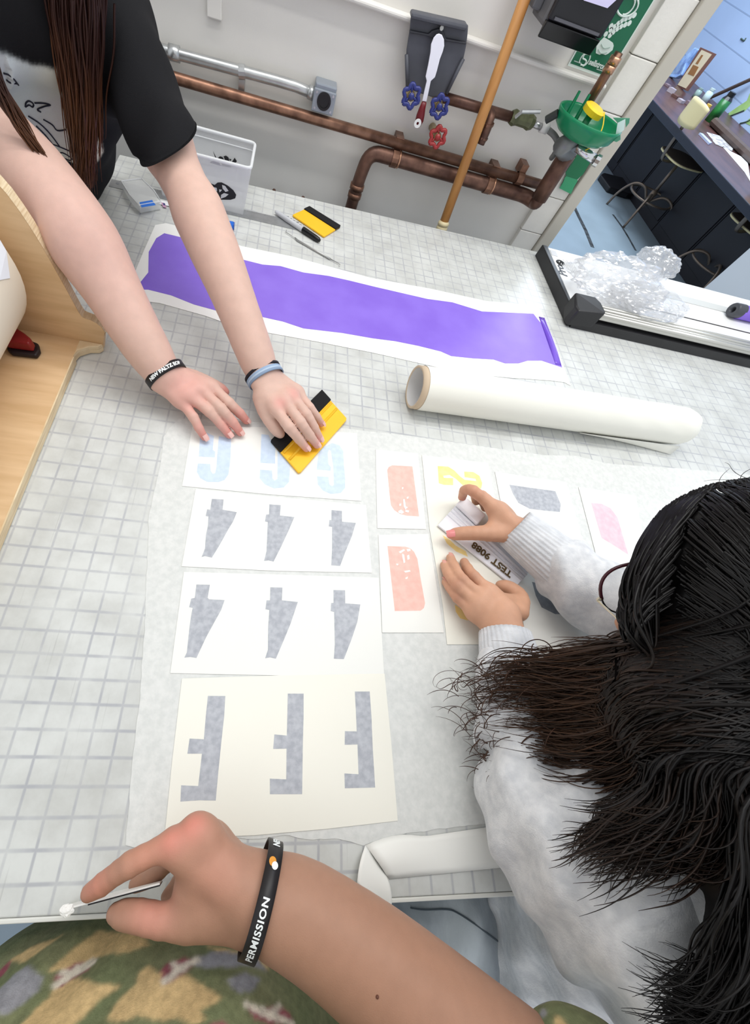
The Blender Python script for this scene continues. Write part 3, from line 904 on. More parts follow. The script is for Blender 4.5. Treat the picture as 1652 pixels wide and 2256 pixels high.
# ================================================================== CUTTING TABLE
def table_material():
    m = bpy.data.materials.new('cutting_mat')
    m.use_nodes = True
    nt = m.node_tree
    b = nt.nodes['Principled BSDF']
    b.inputs['Roughness'].default_value = 0.38
    tc = nd(nt, 'ShaderNodeTexCoord')
    sp = nd(nt, 'ShaderNodeSeparateXYZ')
    # the printed lines wander slightly
    nz = nd(nt, 'ShaderNodeTexNoise')
    nz.inputs['Scale'].default_value = 9
    nz.inputs['Detail'].default_value = 3
    nt.links.new(tc.outputs['Object'], nz.inputs['Vector'])
    va = nd(nt, 'ShaderNodeVectorMath', operation='MULTIPLY_ADD')
    va.inputs[1].default_value = (0.0022, 0.0022, 0)
    nt.links.new(nz.outputs['Color'], va.inputs[0])
    nt.links.new(tc.outputs['Object'], va.inputs[2])
    nt.links.new(va.outputs[0], sp.inputs[0])

    def line(axis, width):
        d = nd(nt, 'ShaderNodeMath', operation='MULTIPLY_ADD')
        d.inputs[1].default_value = 1 / IN
        d.inputs[2].default_value = 0.5 - 0.0011 / IN
        nt.links.new(sp.outputs[axis], d.inputs[0])
        fr = nd(nt, 'ShaderNodeMath', operation='FRACT')
        nt.links.new(d.outputs[0], fr.inputs[0])
        sb = nd(nt, 'ShaderNodeMath', operation='SUBTRACT')
        nt.links.new(fr.outputs[0], sb.inputs[0])
        sb.inputs[1].default_value = 0.5
        ab = nd(nt, 'ShaderNodeMath', operation='ABSOLUTE')
        nt.links.new(sb.outputs[0], ab.inputs[0])
        mr = nd(nt, 'ShaderNodeMapRange', interpolation_type='SMOOTHSTEP')
        mr.inputs['From Min'].default_value = width * 0.25
        mr.inputs['From Max'].default_value = width
        mr.inputs['To Min'].default_value = 1
        mr.inputs['To Max'].default_value = 0
        nt.links.new(ab.outputs[0], mr.inputs['Value'])
        return mr.outputs[0]
    lx = line('X', 0.085)
    ly = line('Y', 0.10)
    mx = nd(nt, 'ShaderNodeMath', operation='MAXIMUM')
    nt.links.new(lx, mx.inputs[0])
    nt.links.new(ly, mx.inputs[1])
    # worn ink
    w = nd(nt, 'ShaderNodeTexNoise')
    w.inputs['Scale'].default_value = 26
    w.inputs['Detail'].default_value = 5
    nt.links.new(tc.outputs['Object'], w.inputs['Vector'])
    wr = nd(nt, 'ShaderNodeMapRange')
    wr.inputs['From Min'].default_value = 0.3
    wr.inputs['From Max'].default_value = 0.65
    wr.inputs['To Min'].default_value = 0.12
    wr.inputs['To Max'].default_value = 0.72
    nt.links.new(w.outputs[0], wr.inputs['Value'])
    fac = nd(nt, 'ShaderNodeMath', operation='MULTIPLY')
    nt.links.new(mx.outputs[0], fac.inputs[0])
    nt.links.new(wr.outputs[0], fac.inputs[1])
    # cloudy dirt and the scratches of years of knives
    c1 = nd(nt, 'ShaderNodeTexNoise')
    c1.inputs['Scale'].default_value = 16
    c1.inputs['Detail'].default_value = 8
    c1.inputs['Roughness'].default_value = 0.62
    nt.links.new(tc.outputs['Object'], c1.inputs['Vector'])
    cr = nd(nt, 'ShaderNodeValToRGB')
    cr.color_ramp.elements[0].position = 0.3
    cr.color_ramp.elements[1].position = 0.62
    cr.color_ramp.elements[0].color = (*srgb(190, 191, 187), 1)
    cr.color_ramp.elements[1].color = (*srgb(212, 214, 211), 1)
    nt.links.new(c1.outputs[0], cr.inputs[0])
    mp = nd(nt, 'ShaderNodeMapping')
    mp.inputs['Scale'].default_value = (260, 7, 1)
    mp.inputs['Rotation'].default_value = (0, 0, 0.12)
    nt.links.new(tc.outputs['Object'], mp.inputs['Vector'])
    s1 = nd(nt, 'ShaderNodeTexNoise')
    s1.inputs['Scale'].default_value = 1.0
    s1.inputs['Detail'].default_value = 3
    nt.links.new(mp.outputs[0], s1.inputs['Vector'])
    sr = nd(nt, 'ShaderNodeMapRange')
    sr.inputs['From Min'].default_value = 0.66
    sr.inputs['From Max'].default_value = 0.78
    sr.inputs['To Max'].default_value = 0.45
    nt.links.new(s1.outputs[0], sr.inputs['Value'])
    m1 = nd(nt, 'ShaderNodeMix', data_type='RGBA')
    nt.links.new(sr.outputs[0], m1.inputs['Factor'])
    nt.links.new(cr.outputs[0], m1.inputs['A'])
    m1.inputs['B'].default_value = (*srgb(150, 150, 148), 1)
    m2 = nd(nt, 'ShaderNodeMix', data_type='RGBA')
    nt.links.new(fac.outputs[0], m2.inputs['Factor'])
    nt.links.new(m1.outputs['Result'], m2.inputs['A'])
    m2.inputs['B'].default_value = (*srgb(160, 162, 170), 1)
    nt.links.new(m2.outputs['Result'], b.inputs['Base Color'])
    return m


tbl = thing('cutting_table', 'large white cutting table printed with a one inch grid', 'table', (0.7, 0.45, 0))
TL, TR = -0.168, 2.0
yn = -0.2005


def far_y(x):
    return 1.142 + (x + 0.17) * 0.0435


MB().prism([(TL, yn, TH - 0.012), (TR, yn, TH - 0.012), (TR, far_y(TR), TH - 0.012), (TL, far_y(TL), TH - 0.012)], (0, 0, 0.012)).build('tabletop', table_material(), tbl, 0.0015)
lam = mat('table_laminate', srgb(205, 205, 200), 0.45, var=0.05)
MB().bx(TL + 0.01, TR - 0.01, yn + 0.004, 1.13, TH - 0.04, TH - 0.0125).build('top_core', lam, tbl)
MB().bx(TL, TR, yn - 0.004, yn - 0.0002, TH - 0.038, TH + 0.0006).build('edge_trim', mat('edge_alu', srgb(222, 222, 216), 0.35), tbl, 0.001)
for x in (TL + 0.05, TR - 0.12):
    for y in (yn + 0.14, 1.05):
        MB().bx(x, x + 0.06, y, y + 0.06, 0, TH - 0.04).build('leg', mat('table_leg', srgb(90, 92, 96), 0.5, metal=0.3), tbl, 0.003)
MB().bx(TL + 0.06, TR - 0.08, 0.25, 1.10, 0.25, 0.28).build('lower_shelf', lam, tbl)

# ------------------------------------------------------------------ papers with cut vinyl numbers
tissue = mat('masking_tissue', srgb(222, 223, 220), 0.65, color2=srgb(211, 213, 210), vscale=130, bump=0.12, bscale=420, detail=6)
card_m = mat('transfer_card', srgb(236, 236, 231), 0.6, var=0.012, vscale=6)
card_y = mat('transfer_card_warm', srgb(239, 237, 226), 0.6, var=0.012, vscale=6)
v_grey = mat('vinyl_grey', srgb(188, 191, 197), 0.6, color2=srgb(166, 169, 177), vscale=150, detail=6)
v_dark = mat('vinyl_dark_grey', srgb(140, 145, 151), 0.6, color2=srgb(126, 131, 138), vscale=140)
v_blue = mat('vinyl_pale_blue', srgb(208, 223, 242), 0.6, color2=srgb(198, 214, 235), vscale=120)
v_salm = mat('vinyl_salmon', srgb(250, 196, 184), 0.6, color2=srgb(246, 184, 172), vscale=110)
v_pink = mat('vinyl_pink', srgb(240, 204, 212), 0.6, color2=srgb(232, 190, 202), vscale=110)
v_yel = mat('vinyl_yellow', srgb(253, 230, 160), 0.6, color2=srgb(250, 222, 140), vscale=110)

out = [(395, 922), (372, 945), (360, 963), (358, 990), (352, 1030), (338, 1090), (328, 1135), (326, 1200), (322, 1300), (318, 1400), (314, 1450),
       (306, 1560), (298, 1630), (288, 1720), (283, 1790), (277, 1862), (300, 1868), (400, 1858), (500, 1845), (575, 1848), (622, 1840), (690, 1850), (745, 1848),
       (800, 1863), (870, 1840), (1000, 1822), (1120, 1812), (1300, 1800), (1500, 1795), (1700, 1790), (1780, 1500), (1780, 1200), (1770, 1062), (1650, 1046), (1500, 1032), (1400, 1026), (1335, 1021),
       (1270, 1004), (1200, 1003), (1095, 988), (1000, 975), (900, 960), (800, 949), (745, 942), (600, 932), (480, 924)]
tag(flat('tissue_sheet', out, 0.0004, tissue, None, 0.0003, 0.0007), 'large sheet of thin greyish masking tissue under the number cards', 'tissue sheet')


CARD_N = [0]


def card(label, pxs, digits, z=0.0011, m=card_m):
    CARD_N[0] += 1
    z = z + 0.00004 * CARD_N[0]
    c0 = T(sum(p[0] for p in pxs) / len(pxs), sum(p[1] for p in pxs) / len(pxs), z)
    t = thing('number_card', label, 'card', c0, 'transfer paper cards on the tissue sheet')
    flat('card_paper', pxs, z, m, t, 0.0003)
    for nm, poly, vm_ in digits:
        flat(nm, poly, z + 0.0003, vm_, t, 0.00015)
    return t


c1 = lambda p: crop(p, 380, 920, 3.671)
c2 = lambda p: crop(p, 360, 1250, 3.304)
c3 = lambda p: crop(p, 350, 1480, 3.059)
c4 = lambda p: crop(p, 820, 970, 4.13)
card('cream card with three pale blue fives under both reaching hands', [(424, 938), (600, 942), (786, 955), (796, 1104), (600, 1090), (401, 1071)], [
    ('digit', c1([(375, 150), (474, 170), (473, 210), (468, 340), (452, 460), (420, 505), (370, 522), (280, 520), (225, 490), (197, 440), (205, 372), (305, 376), (308, 430), (325, 455), (345, 450), (355, 400), (362, 300)]), v_blue),
    ('digit', c1([(225, 100), (335, 150), (325, 260), (345, 275), (342, 322), (213, 315)]), v_blue),
    ('digit', c1([(850, 250), (950, 300), (950, 420), (942, 520), (900, 565), (820, 573), (745, 540), (705, 490), (708, 422), (805, 428), (808, 490), (825, 510), (848, 495)]), v_blue),
    ('digit', c1([(718, 135), (775, 140), (800, 190), (830, 250), (830, 372), (710, 366)]), v_blue),
    ('digit', c1([(1190, 255), (1290, 205), (1350, 225), (1380, 270), (1385, 380), (1397, 500), (1395, 570), (1360, 610), (1280, 618), (1215, 590), (1175, 540), (1168, 475), (1260, 480), (1268, 540), (1290, 555), (1305, 545), (1300, 400), (1280, 270), (1265, 258), (1255, 290), (1262, 380), (1280, 400), (1278, 430), (1165, 420), (1175, 330)]), v_blue)])
card('cream card with three smaller grey fours, second row', [(431, 1077), (600, 1094), (806, 1113), (819, 1262), (610, 1258), (400, 1248)], [
    ('digit', c1([(318, 657), (413, 663), (405, 745), (520, 765), (490, 840), (450, 905), (420, 960), (375, 1040), (318, 1133), (262, 1120), (235, 1128), (262, 1060), (270, 950), (285, 880), (290, 800), (268, 797), (280, 742), (305, 745)]), v_grey),
    ('digit', c1([(783, 702), (875, 708), (868, 792), (985, 805), (940, 910), (880, 1040), (817, 1165), (775, 1155), (740, 1160), (760, 1080), (765, 960), (770, 845), (747, 840), (757, 785), (780, 783)]), v_grey),
    ('digit', c1([(1285, 748), (1370, 755), (1370, 842), (1482, 852), (1450, 960), (1400, 1080), (1355, 1200), (1283, 1195), (1290, 1060), (1290, 885), (1263, 880), (1268, 828), (1285, 830)]), v_grey)])
card('cream card with three larger grey fours, third row', [(405, 1260), (620, 1266), (834, 1273), (846, 1490), (600, 1488), (375, 1483)], [
    ('digit', c2([(240, 125), (338, 127), (322, 220), (330, 232), (445, 238), (420, 310), (370, 400), (310, 510), (240, 660), (195, 652), (152, 657), (170, 620), (190, 430), (205, 330), (213, 295), (187, 290), (202, 228), (228, 222)]), v_grey),
    ('digit', c2([(778, 145), (866, 147), (862, 240), (978, 252), (925, 410), (880, 520), (818, 665), (775, 655), (740, 662), (760, 600), (762, 430), (770, 310), (742, 305), (750, 240), (775, 240)]), v_grey),
    ('digit', c2([(1237, 165), (1322, 167), (1323, 262), (1433, 270), (1410, 400), (1370, 520), (1313, 668), (1240, 665), (1247, 560), (1242, 325), (1217, 318), (1220, 260), (1238, 258)]), v_grey)])
card('long cream card with three grey letters nearest the front edge', [(401, 1495), (620, 1488), (847, 1484), (862, 1640), (876, 1808), (720, 1826), (562, 1840), (362, 1848), (380, 1670)], [
    ('letter', c3([(330, 162), (448, 163), (440, 300), (420, 480), (400, 680), (383, 868), (270, 866), (145, 875), (150, 765), (265, 770), (290, 552), (192, 552), (207, 450), (303, 455), (315, 310)]), v_grey),
    ('letter', c3([(868, 147), (975, 147), (975, 300), (970, 480), (965, 825), (748, 825), (748, 720), (858, 725), (860, 518), (770, 520), (778, 422), (862, 430), (865, 300)]), v_grey),
    ('letter', c3([(1320, 133), (1420, 133), (1432, 300), (1440, 500), (1457, 780), (1253, 785), (1250, 685), (1345, 690), (1338, 490), (1252, 492), (1253, 400), (1333, 402), (1327, 260)]), v_grey)], m=card_y)
spk = [c4([(280, 535), (295, 535), (305, 600), (325, 610), (300, 630), (285, 600)]), c4([(235, 645), (262, 630), (290, 655), (270, 670), (240, 662)]), c4([(300, 630), (335, 640), (330, 658), (300, 652)]), c4([(245, 580), (262, 575), (262, 595), (246, 598)]),
       c4([(268, 430), (282, 425), (284, 440), (270, 445)]), c4([(312, 520), (328, 510), (330, 528), (315, 535)])]
spk2 = [c4([(240, 1015), (285, 990), (300, 1000), (255, 1030)]), c4([(270, 1030), (290, 1040), (300, 1110), (285, 1120), (272, 1060)]), c4([(310, 990), (345, 985), (350, 1005), (320, 1015)]), c4([(315, 1050), (335, 1040), (340, 1080), (320, 1090)]),
        c4([(220, 1120), (240, 1125), (232, 1140), (218, 1135)]), c4([(285, 1190), (340, 1180), (350, 1195), (300, 1205)]), c4([(300, 1250), (325, 1240), (320, 1260), (302, 1265)])]
card('small cream card with upper salmon numeral, back row', c4([(30, 85), (415, 120), (490, 810), (45, 800)]),
     [('numeral', c4([(136, 270), (150, 243), (180, 228), (365, 238), (425, 692), (310, 685), (250, 668), (200, 635), (170, 590), (158, 500)]), v_salm)] + [('peeled_spot', s_, card_m) for s_ in []])
card('small cream card with lower salmon numeral, beside the flat hand', c4([(55, 862), (510, 852), (580, 1300), (650, 1750), (90, 1750)]),
     [('numeral', c4([(138, 963), (300, 968), (345, 982), (380, 1015), (410, 1080), (445, 1290), (480, 1480), (470, 1525), (440, 1550), (205, 1553)]), v_salm)])
card('long cream card with pale yellow two under the white squeegee', c4([(450, 135), (750, 170), (1055, 210), (1180, 900), (1290, 1500), (1340, 1858), (680, 1858), (640, 1500), (520, 800)]),
     [('numeral', c4([(595, 235), (690, 240), (745, 275), (800, 330), (840, 360), (945, 372), (940, 350), (840, 335), (836, 285), (920, 290), (975, 325), (1000, 390), (990, 440), (930, 425), (830, 415), (760, 350), (705, 315), (645, 322), (650, 342), (735, 345), (735, 408), (650, 405), (605, 390)]), v_yel),
      ('numeral', c4([(640, 865), (700, 900), (760, 960), (850, 1010), (870, 1060), (760, 1010), (680, 940)]), v_yel),
      ('numeral', c4([(750, 1495), (800, 1530), (880, 1600), (870, 1640), (800, 1620), (760, 1560)]), v_yel)], m=card_y)
card('cream card with two grey numerals behind the hoodie sleeve', [(1090, 1039), (1170, 1052), (1247, 1062), (1300, 1250), (1345, 1440), (1165, 1440), (1130, 1250)],
     [('numeral', [(1122, 1068), (1170, 1075), (1223, 1082), (1235, 1111), (1233, 1128), (1200, 1125), (1167, 1121), (1142, 1108), (1130, 1088)], v_grey),
      ('numeral', [(1172, 1282), (1253, 1302), (1293, 1353), (1223, 1353), (1193, 1338), (1180, 1312)], v_dark)])
card('cream card with pink numeral next to the dark hair', [(1274, 1073), (1400, 1092), (1460, 1440), (1370, 1440), (1320, 1250)],
     [('numeral', [(1302, 1108), (1325, 1110), (1345, 1120), (1360, 1140), (1384, 1222), (1350, 1200), (1325, 1185)], v_pink)])
# white peeled flecks on the salmon numerals
i_ = 0
for par, sp_list in (('upper', spk), ('lower', spk2)):
    rt = [o for o in COL.objects if o.get('label', '').startswith('small cream card with ' + par)][0]
    for s_ in sp_list:
        flat('peeled_fleck', s_, 0.0020, card_m, rt, 0.0001)

# backing strip that curls over the front edge
def strip(u, v):
    a = Vector(T(868 + (1135 - 868) * u, 1838 - 25 * u, 0.0018)) if False else None
    p0 = T(805 + (1130 - 805) * u, 1862 - 48 * u - 12 * math.sin(math.pi * min(1, u * 2.5)), 0.0018)
    p1 = T(856 + (1150 - 856) * u, 1937 - 30 * u, 0.0018)
    p = p0.lerp(p1, v)
    p.z += 0.006 * math.sin(math.pi * v) * (0.5 + 0.5 * math.cos(5 * u))
    return p


bk = thing('backing_strip', 'curled strip of white backing paper hanging over the front table edge', 'paper strip', T(960, 1880, 0))
pw = mat('backing_paper', srgb(240, 240, 235), 0.5)
grid_surface('flat_strip', strip, 16, 6, pw, bk, 0.0003)
fa, fb_ = [T(805, 1862, 0.004), T(856, 1937, 0.004)], [T(788, 1905, 0.012), T(868, 1978, 0.010)]
fc = [T(787, 1950, 0.012), T(860, 2016, -0.004)]


def flap(u, v):
    A = fa[0].lerp(fa[1], u)
    B = fb_[0].lerp(fb_[1], u)
    Cc = fc[0].lerp(fc[1], u)
    return A * (1 - v) ** 2 + B * 2 * v * (1 - v) + Cc * v * v


grid_surface('curled_flap', flap, 10, 8, pw, bk, 0.0003)

# ------------------------------------------------------------------ purple vinyl on white backing
lc = lambda p: crop(p, 0, 500, 1.99)
rc_ = lambda p: crop(p, 820, 500, 1.9856)
wback = [(342, 496), (365, 492), (420, 505)] + lc([(1060, 85), (1280, 130), (1652, 220)])[0:2] + rc_([(0, 225), (250, 270), (500, 325), (640, 337), (690, 343), (730, 358), (752, 395), (800, 510), (868, 695), (840, 680), (780, 672), (600, 660), (400, 640), (200, 595), (0, 550)]) + [(704, 754), (578, 731), (503, 714), (452, 696), (352, 668), (303, 662), (290, 645), (288, 622), (318, 550)]
pv = thing('vinyl_strip', 'long purple vinyl strip on white backing across the table', 'vinyl', T(760, 680, 0))
flat('backing', wback, 0.0006, mat('vinyl_backing', srgb(250, 250, 247), 0.4), pv, 0.0004)
pur = mat('vinyl_purple', srgb(142, 113, 222), 0.42, color2=srgb(133, 102, 214), vscale=14)
pl = lc([(600, 275), (600, 262), (650, 200), (652, 110), (685, 50), (720, 28), (790, 45), (930, 100), (1070, 145), (1150, 165), (1230, 172), (1330, 200), (1440, 215), (1530, 235), (1640, 262)])
pr_ = rc_([(240, 315), (350, 330), (480, 370), (600, 375), (705, 380), (720, 400), (735, 418), (750, 420), (752, 395), (790, 490), (812, 550), (830, 615), (740, 585), (680, 585), (640, 597), (580, 597), (530, 580), (440, 575), (345, 565), (300, 545), (200, 520), (100, 500), (0, 487)])
pl2 = lc([(1500, 465), (1330, 445), (1240, 415), (1150, 395), (960, 370), (850, 340), (750, 300), (650, 275)])
flat('purple_film', pl + pr_ + pl2, 0.0011, pur, pv, 0.0003)
# upturned fold of film at the right end
e0, e1 = T(1199, 700, 0.0016), T(1237, 806, 0.0016)


def fold(u, v):
    p = e0.lerp(e1, u) + Vector((-0.016 * v, 0, 0))
    p.z += 0.005 * math.sin(math.pi * min(1, v)) * math.sin(math.pi * u)
    return p


grid_surface('folded_edge', fold, 12, 5, mat('vinyl_purple_gloss', srgb(118, 84, 205), 0.18), pv, 0.0003)

# ------------------------------------------------------------------ cardboard tube with transfer paper
ra_, rb_ = T(914, 853, 0.04), T(1505, 940, 0.04)
rd = (rb_ - ra_).normalized()
rl = thing('paper_roll', 'cream roll of transfer paper on a cardboard tube lying on the table', 'roll', T(1200, 930, 0))
rpaper = mat('roll_paper', srgb(238, 237, 227), 0.5, var=0.03, vscale=9, bump=0.06, bscale=40)
nrm = Vector((-rd.y, rd.x, 0))


def roll_s(u, v):
    L = (rb_ - ra_).length
    s_ = 0.010 + u * (L - 0.010)
    a = -math.pi / 2 + v * 2 * math.pi
    r = 0.0395
    # wrinkles of the slack outer wrap towards the right end
    wr = max(0, (u - 0.5) / 0.5)
    r += 0.0012 * wr * math.sin((a * 2.2 - u * 16) * 3) * max(0, math.sin(a)) * math.exp(-((v - 0.5) / 0.28) ** 2)
    r *= 1 - 0.10 * max(0, (u - 0.97) / 0.03) ** 2
    return ra_ + rd * s_ + nrm * (-math.cos(a + math.pi / 2) * 0 + math.cos(a) * r) + Vector((0, 0, math.sin(a) * r))


grid_surface('paper_wrap', roll_s, 70, 48, rpaper, rl)
MB().lathe(ra_ - rd * 0.001, rd, [(0.5, 0.034), (0, 0.034), (0, 0.0385), (0.012, 0.0388), (0.5, 0.0388)], 40).build('tube', mat('tube_card', srgb(206, 186, 160), 0.7), rl, smooth=True)
MB().lathe(ra_ - rd * 0.0004, rd, [(0.0, 0.0338), (0.3, 0.0335), (0.61, 0.0335), (0.612, 0.0)], 40).build('tube_lining', mat('tube_inside', srgb(226, 224, 222), 0.6), rl, smooth=True)
# loose tail of the paper
ta, tb_ = ra_ + rd * 0.36, rb_ - rd * 0.005


def tail(u, v):
    A = ta.lerp(tb_, u) + Vector((0, -0.0395, 0.004)) - nrm * 0.0
    B = T(1300 + (1478 - 1300) * u, 952 + (1001 - 952) * u, 0.002 + 0.004 * (1 - v))
    p = A.lerp(B, v)
    p.z = (TH + 0.022) * (1 - v) ** 1.5 + (TH + 0.0015) * (1 - (1 - v) ** 1.5)
    return p


grid_surface('loose_tail', tail, 14, 8, rpaper, rl, 0.0004)

# ------------------------------------------------------------------ rotary trimmer
blk = mat('trimmer_black', srgb(40, 40, 42), 0.45, var=0.1, vscale=40)
alu = mat('trimmer_alu', srgb(205, 204, 198), 0.28, metal=0.75)
tw = mat('trimmer_board', srgb(238, 238, 237), 0.45)
TX1 = 1.99
trm = thing('paper_trimmer', 'white rotary paper trimmer with aluminium rail at the table end', 'trimmer', (1.3, 1.0, TH))
MB().bx(0.972, TX1, 0.905, 1.163, TH + 0.004, TH + 0.030).build('board', tw, trm, 0.002)
MB().prism([(0.962, 0.868, TH), (0.972, 0.868, TH), (0.972, 1.196, TH), (0.975, 1.196, TH)][:1] + [(0.9715, 0.868, TH), (0.9715, 1.168, TH), (0.955, 1.168, TH)], (0, 0, 0.031)).build('end_cap', blk, trm, 0.002)
MB().bx(0.972, TX1, 0.864, 0.905, TH, TH + 0.022).build('rail_base', blk, trm, 0.001)
MB().bx(0.99, TX1, 0.87, 0.915, TH + 0.030, TH + 0.040).build('rail', alu, trm, 0.002)
for yy, rr in ((0.874, 0.005), (0.886, 0.0035), (0.897, 0.005), (0.910, 0.004)):
    MB().tube([(0.995, yy, TH + 0.041), (TX1, yy, TH + 0.041)], rr, 10).build('rail_rib', alu, trm, smooth=True)
for yy in (0.880, 0.8915, 0.904):
    MB().bx(0.995, TX1, yy - 0.001, yy + 0.001, TH + 0.040, TH + 0.0415).build('rail_groove', mat('groove_dark', srgb(60, 55, 52), 0.5), trm)
hb = MB().prism([(0.958, 0.862, TH + 0.004), (1.024, 0.862, TH + 0.012), (1.030, 0.868, TH + 0.012), (1.030, 0.905, TH + 0.012), (1.02, 0.925, TH + 0.012), (0.962, 0.925, TH + 0.012), (0.954, 0.88, TH + 0.004)], (0, 0, 0.042))
hb.build('rail_block', blk, trm, 0.005)
MB().bx(1.2, TX1, 1.055, 1.085, TH + 0.0303, TH + 0.0312).build('scale_strip', mat('strip_grey', srgb(206, 208, 205), 0.5), trm)
MB().bx(1.2, TX1, 0.975, 0.979, TH + 0.0303, TH + 0.0309).build('cut_line', mat('groove_dark', (0, 0, 0)), trm)
ink = mat('print_black', srgb(24, 24, 26), 0.5)
lp = T(1250, 610, 0.0304)
text_mesh('brand_lettering', 'Pro', lp, (0, 1, 0), (-1, 0, 0), 0.034, ink, trm, bold=0.0009, shear=0.2)
lc0 = T(1234, 579, 0.0304)
MB().tube([lc0 + Vector((0.011 * math.cos(t), 0.011 * math.sin(t), 0)) for t in np.linspace(0, 2 * math.pi, 25)], 0.0018, 6, caps=False).build('brand_mark', ink, trm)
MB().tube(smooth_path([lc0 + Vector(v) for v in ((-0.005, 0.005, 0), (-0.006, -0.003, 0), (0, -0.003, 0), (0.001, 0.004, 0), (0.006, 0.004, 0), (0.006, -0.005, 0))], 4), 0.0018, 6).build('brand_mark', ink, trm)
for k in range(6):
    x0 = lp.x + 0.012 + k * 0.006
    MB().bx(x0, x0 + 0.0012, lp.y + 0.02 + 0.004 * (k % 3), lp.y + 0.085 - 0.006 * (k % 2), TH + 0.0303, TH + 0.0307).build('small_print', mat('print_pale', srgb(196, 196, 198), 0.5), trm)
MB().bx(lp.x - 0.02, lp.x - 0.001, 1.125, 1.150, TH + 0.0303, TH + 0.0307).build('small_print', mat('print_pale', (0, 0, 0)), trm)
# purple roll on the board at the right edge
pr0 = T(1614, 682, 0.050)
rp = thing('purple_roll', 'small purple vinyl roll with dark end on the trimmer board', 'roll', (pr0.x + 0.1, pr0.y, TH + 0.031))
MB().tube([pr0 + Vector((0.026, 0, -0.001)), pr0 + Vector((0.3, 0.01, -0.001))], 0.0185, 20).build('film', pur, rp, smooth=True)
MB().lathe(pr0, (1, 0.03, 0), [(0.03, 0.008), (0.0, 0.008), (0.0, 0.017), (0.004, 0.0187), (0.03, 0.0187)], 24).build('end_plug', mat('plug_grey', srgb(70, 72, 78), 0.4), rp, smooth=True)

# ------------------------------------------------------------------ clear crumpled plastic bag
def plastic_mat():
    m = bpy.data.materials.new('clear_plastic')
    m.use_nodes = True
    nt = m.node_tree
    for n in list(nt.nodes):
        nt.nodes.remove(n)
    o_ = nd(nt, 'ShaderNodeOutputMaterial')
    tr_ = nd(nt, 'ShaderNodeBsdfTransparent')
    gl = nd(nt, 'ShaderNodeBsdfGlossy')
    gl.inputs['Roughness'].default_value = 0.09
    df = nd(nt, 'ShaderNodeBsdfDiffuse')
    df.inputs['Color'].default_value = (0.98, 0.985, 1.0, 1)
    tl = nd(nt, 'ShaderNodeBsdfTranslucent')
    tl.inputs['Color'].default_value = (0.99, 0.99, 1.0, 1)
    fr = nd(nt, 'ShaderNodeFresnel')
    fr.inputs['IOR'].default_value = 1.5
    m1 = nd(nt, 'ShaderNodeMixShader')
    nt.links.new(df.outputs[0], m1.inputs[1])
    nt.links.new(tl.outputs[0], m1.inputs[2])
    m1.inputs[0].default_value = 0.7
    m2 = nd(nt, 'ShaderNodeMixShader')
    m2.inputs[0].default_value = 0.27
    nt.links.new(tr_.outputs[0], m2.inputs[1])
    nt.links.new(m1.outputs[0], m2.inputs[2])
    m3 = nd(nt, 'ShaderNodeMixShader')
    m3.inputs[0].default_value = 0.2
    nt.links.new(m2.outputs[0], m3.inputs[1])
    nt.links.new(gl.outputs[0], m3.inputs[2])
    nt.links.new(m3.outputs[0], o_.inputs[0])
    return m


clear = plastic_mat()


def crumple(center, rx, ry, rz, seed, sub=5, amp=0.22, floor_z=None):
    r_ = np.random.default_rng(seed)
    bm = bmesh.new()
    bmesh.ops.create_icosphere(bm, subdivisions=sub, radius=1)
    bm.verts.ensure_lookup_table()
    P = np.array([v.co[:] for v in bm.verts])
    d = np.zeros(len(P))
    for k in range(44):
        n = r_.normal(size=3)
        n /= np.linalg.norm(n)
        f = r_.uniform(1.5, 11.0)
        ph = r_.uniform(0, 6.28)
        tri = np.abs(((P @ n) * f + ph) % 2 - 1) - 0.5
        d += tri * (0.9 / f ** 0.8)
    d = d / np.abs(d).max()
    Q = P * (1 + amp * d)[:, None]
    Q = Q * np.array([rx, ry, rz]) + np.array(center)
    if floor_z is not None:
        Q[:, 2] = np.maximum(Q[:, 2], floor_z + 0.0015 * (1 + d))
    for v, q in zip(bm.verts, Q):
        v.co = q
    return bm_mesh('crumple', bm)


bag = thing('clear_bag', 'crumpled clear plastic bag piled on the paper trimmer', 'plastic bag', (1.16, 1.03, TH + 0.031))
b1 = T(1352, 625, 0.06)
obj('bag_body', crumple((b1.x, b1.y - 0.005, TH + 0.072), 0.125, 0.085, 0.044, 3, 5, 0.30, TH + 0.032), clear, bag)
b2 = T(1425, 668, 0.05)
obj('bag_fold', crumple((b2.x, b2.y, TH + 0.055), 0.105, 0.065, 0.025, 9, 5, 0.34, TH + 0.032), clear, bag)
b3 = T(1440, 588, 0.075)
obj('bag_loose_end', crumple((b3.x, b3.y, TH + 0.085), 0.06, 0.05, 0.035, 21, 5, 0.30), clear, bag)

# ------------------------------------------------------------------ tools at the back of the table
yellow = mat('squeegee_yellow', srgb(255, 196, 38), 0.4, var=0.04, vscale=20)
felt = mat('squeegee_felt', srgb(24, 23, 24), 0.95, bump=0.5, bscale=900)


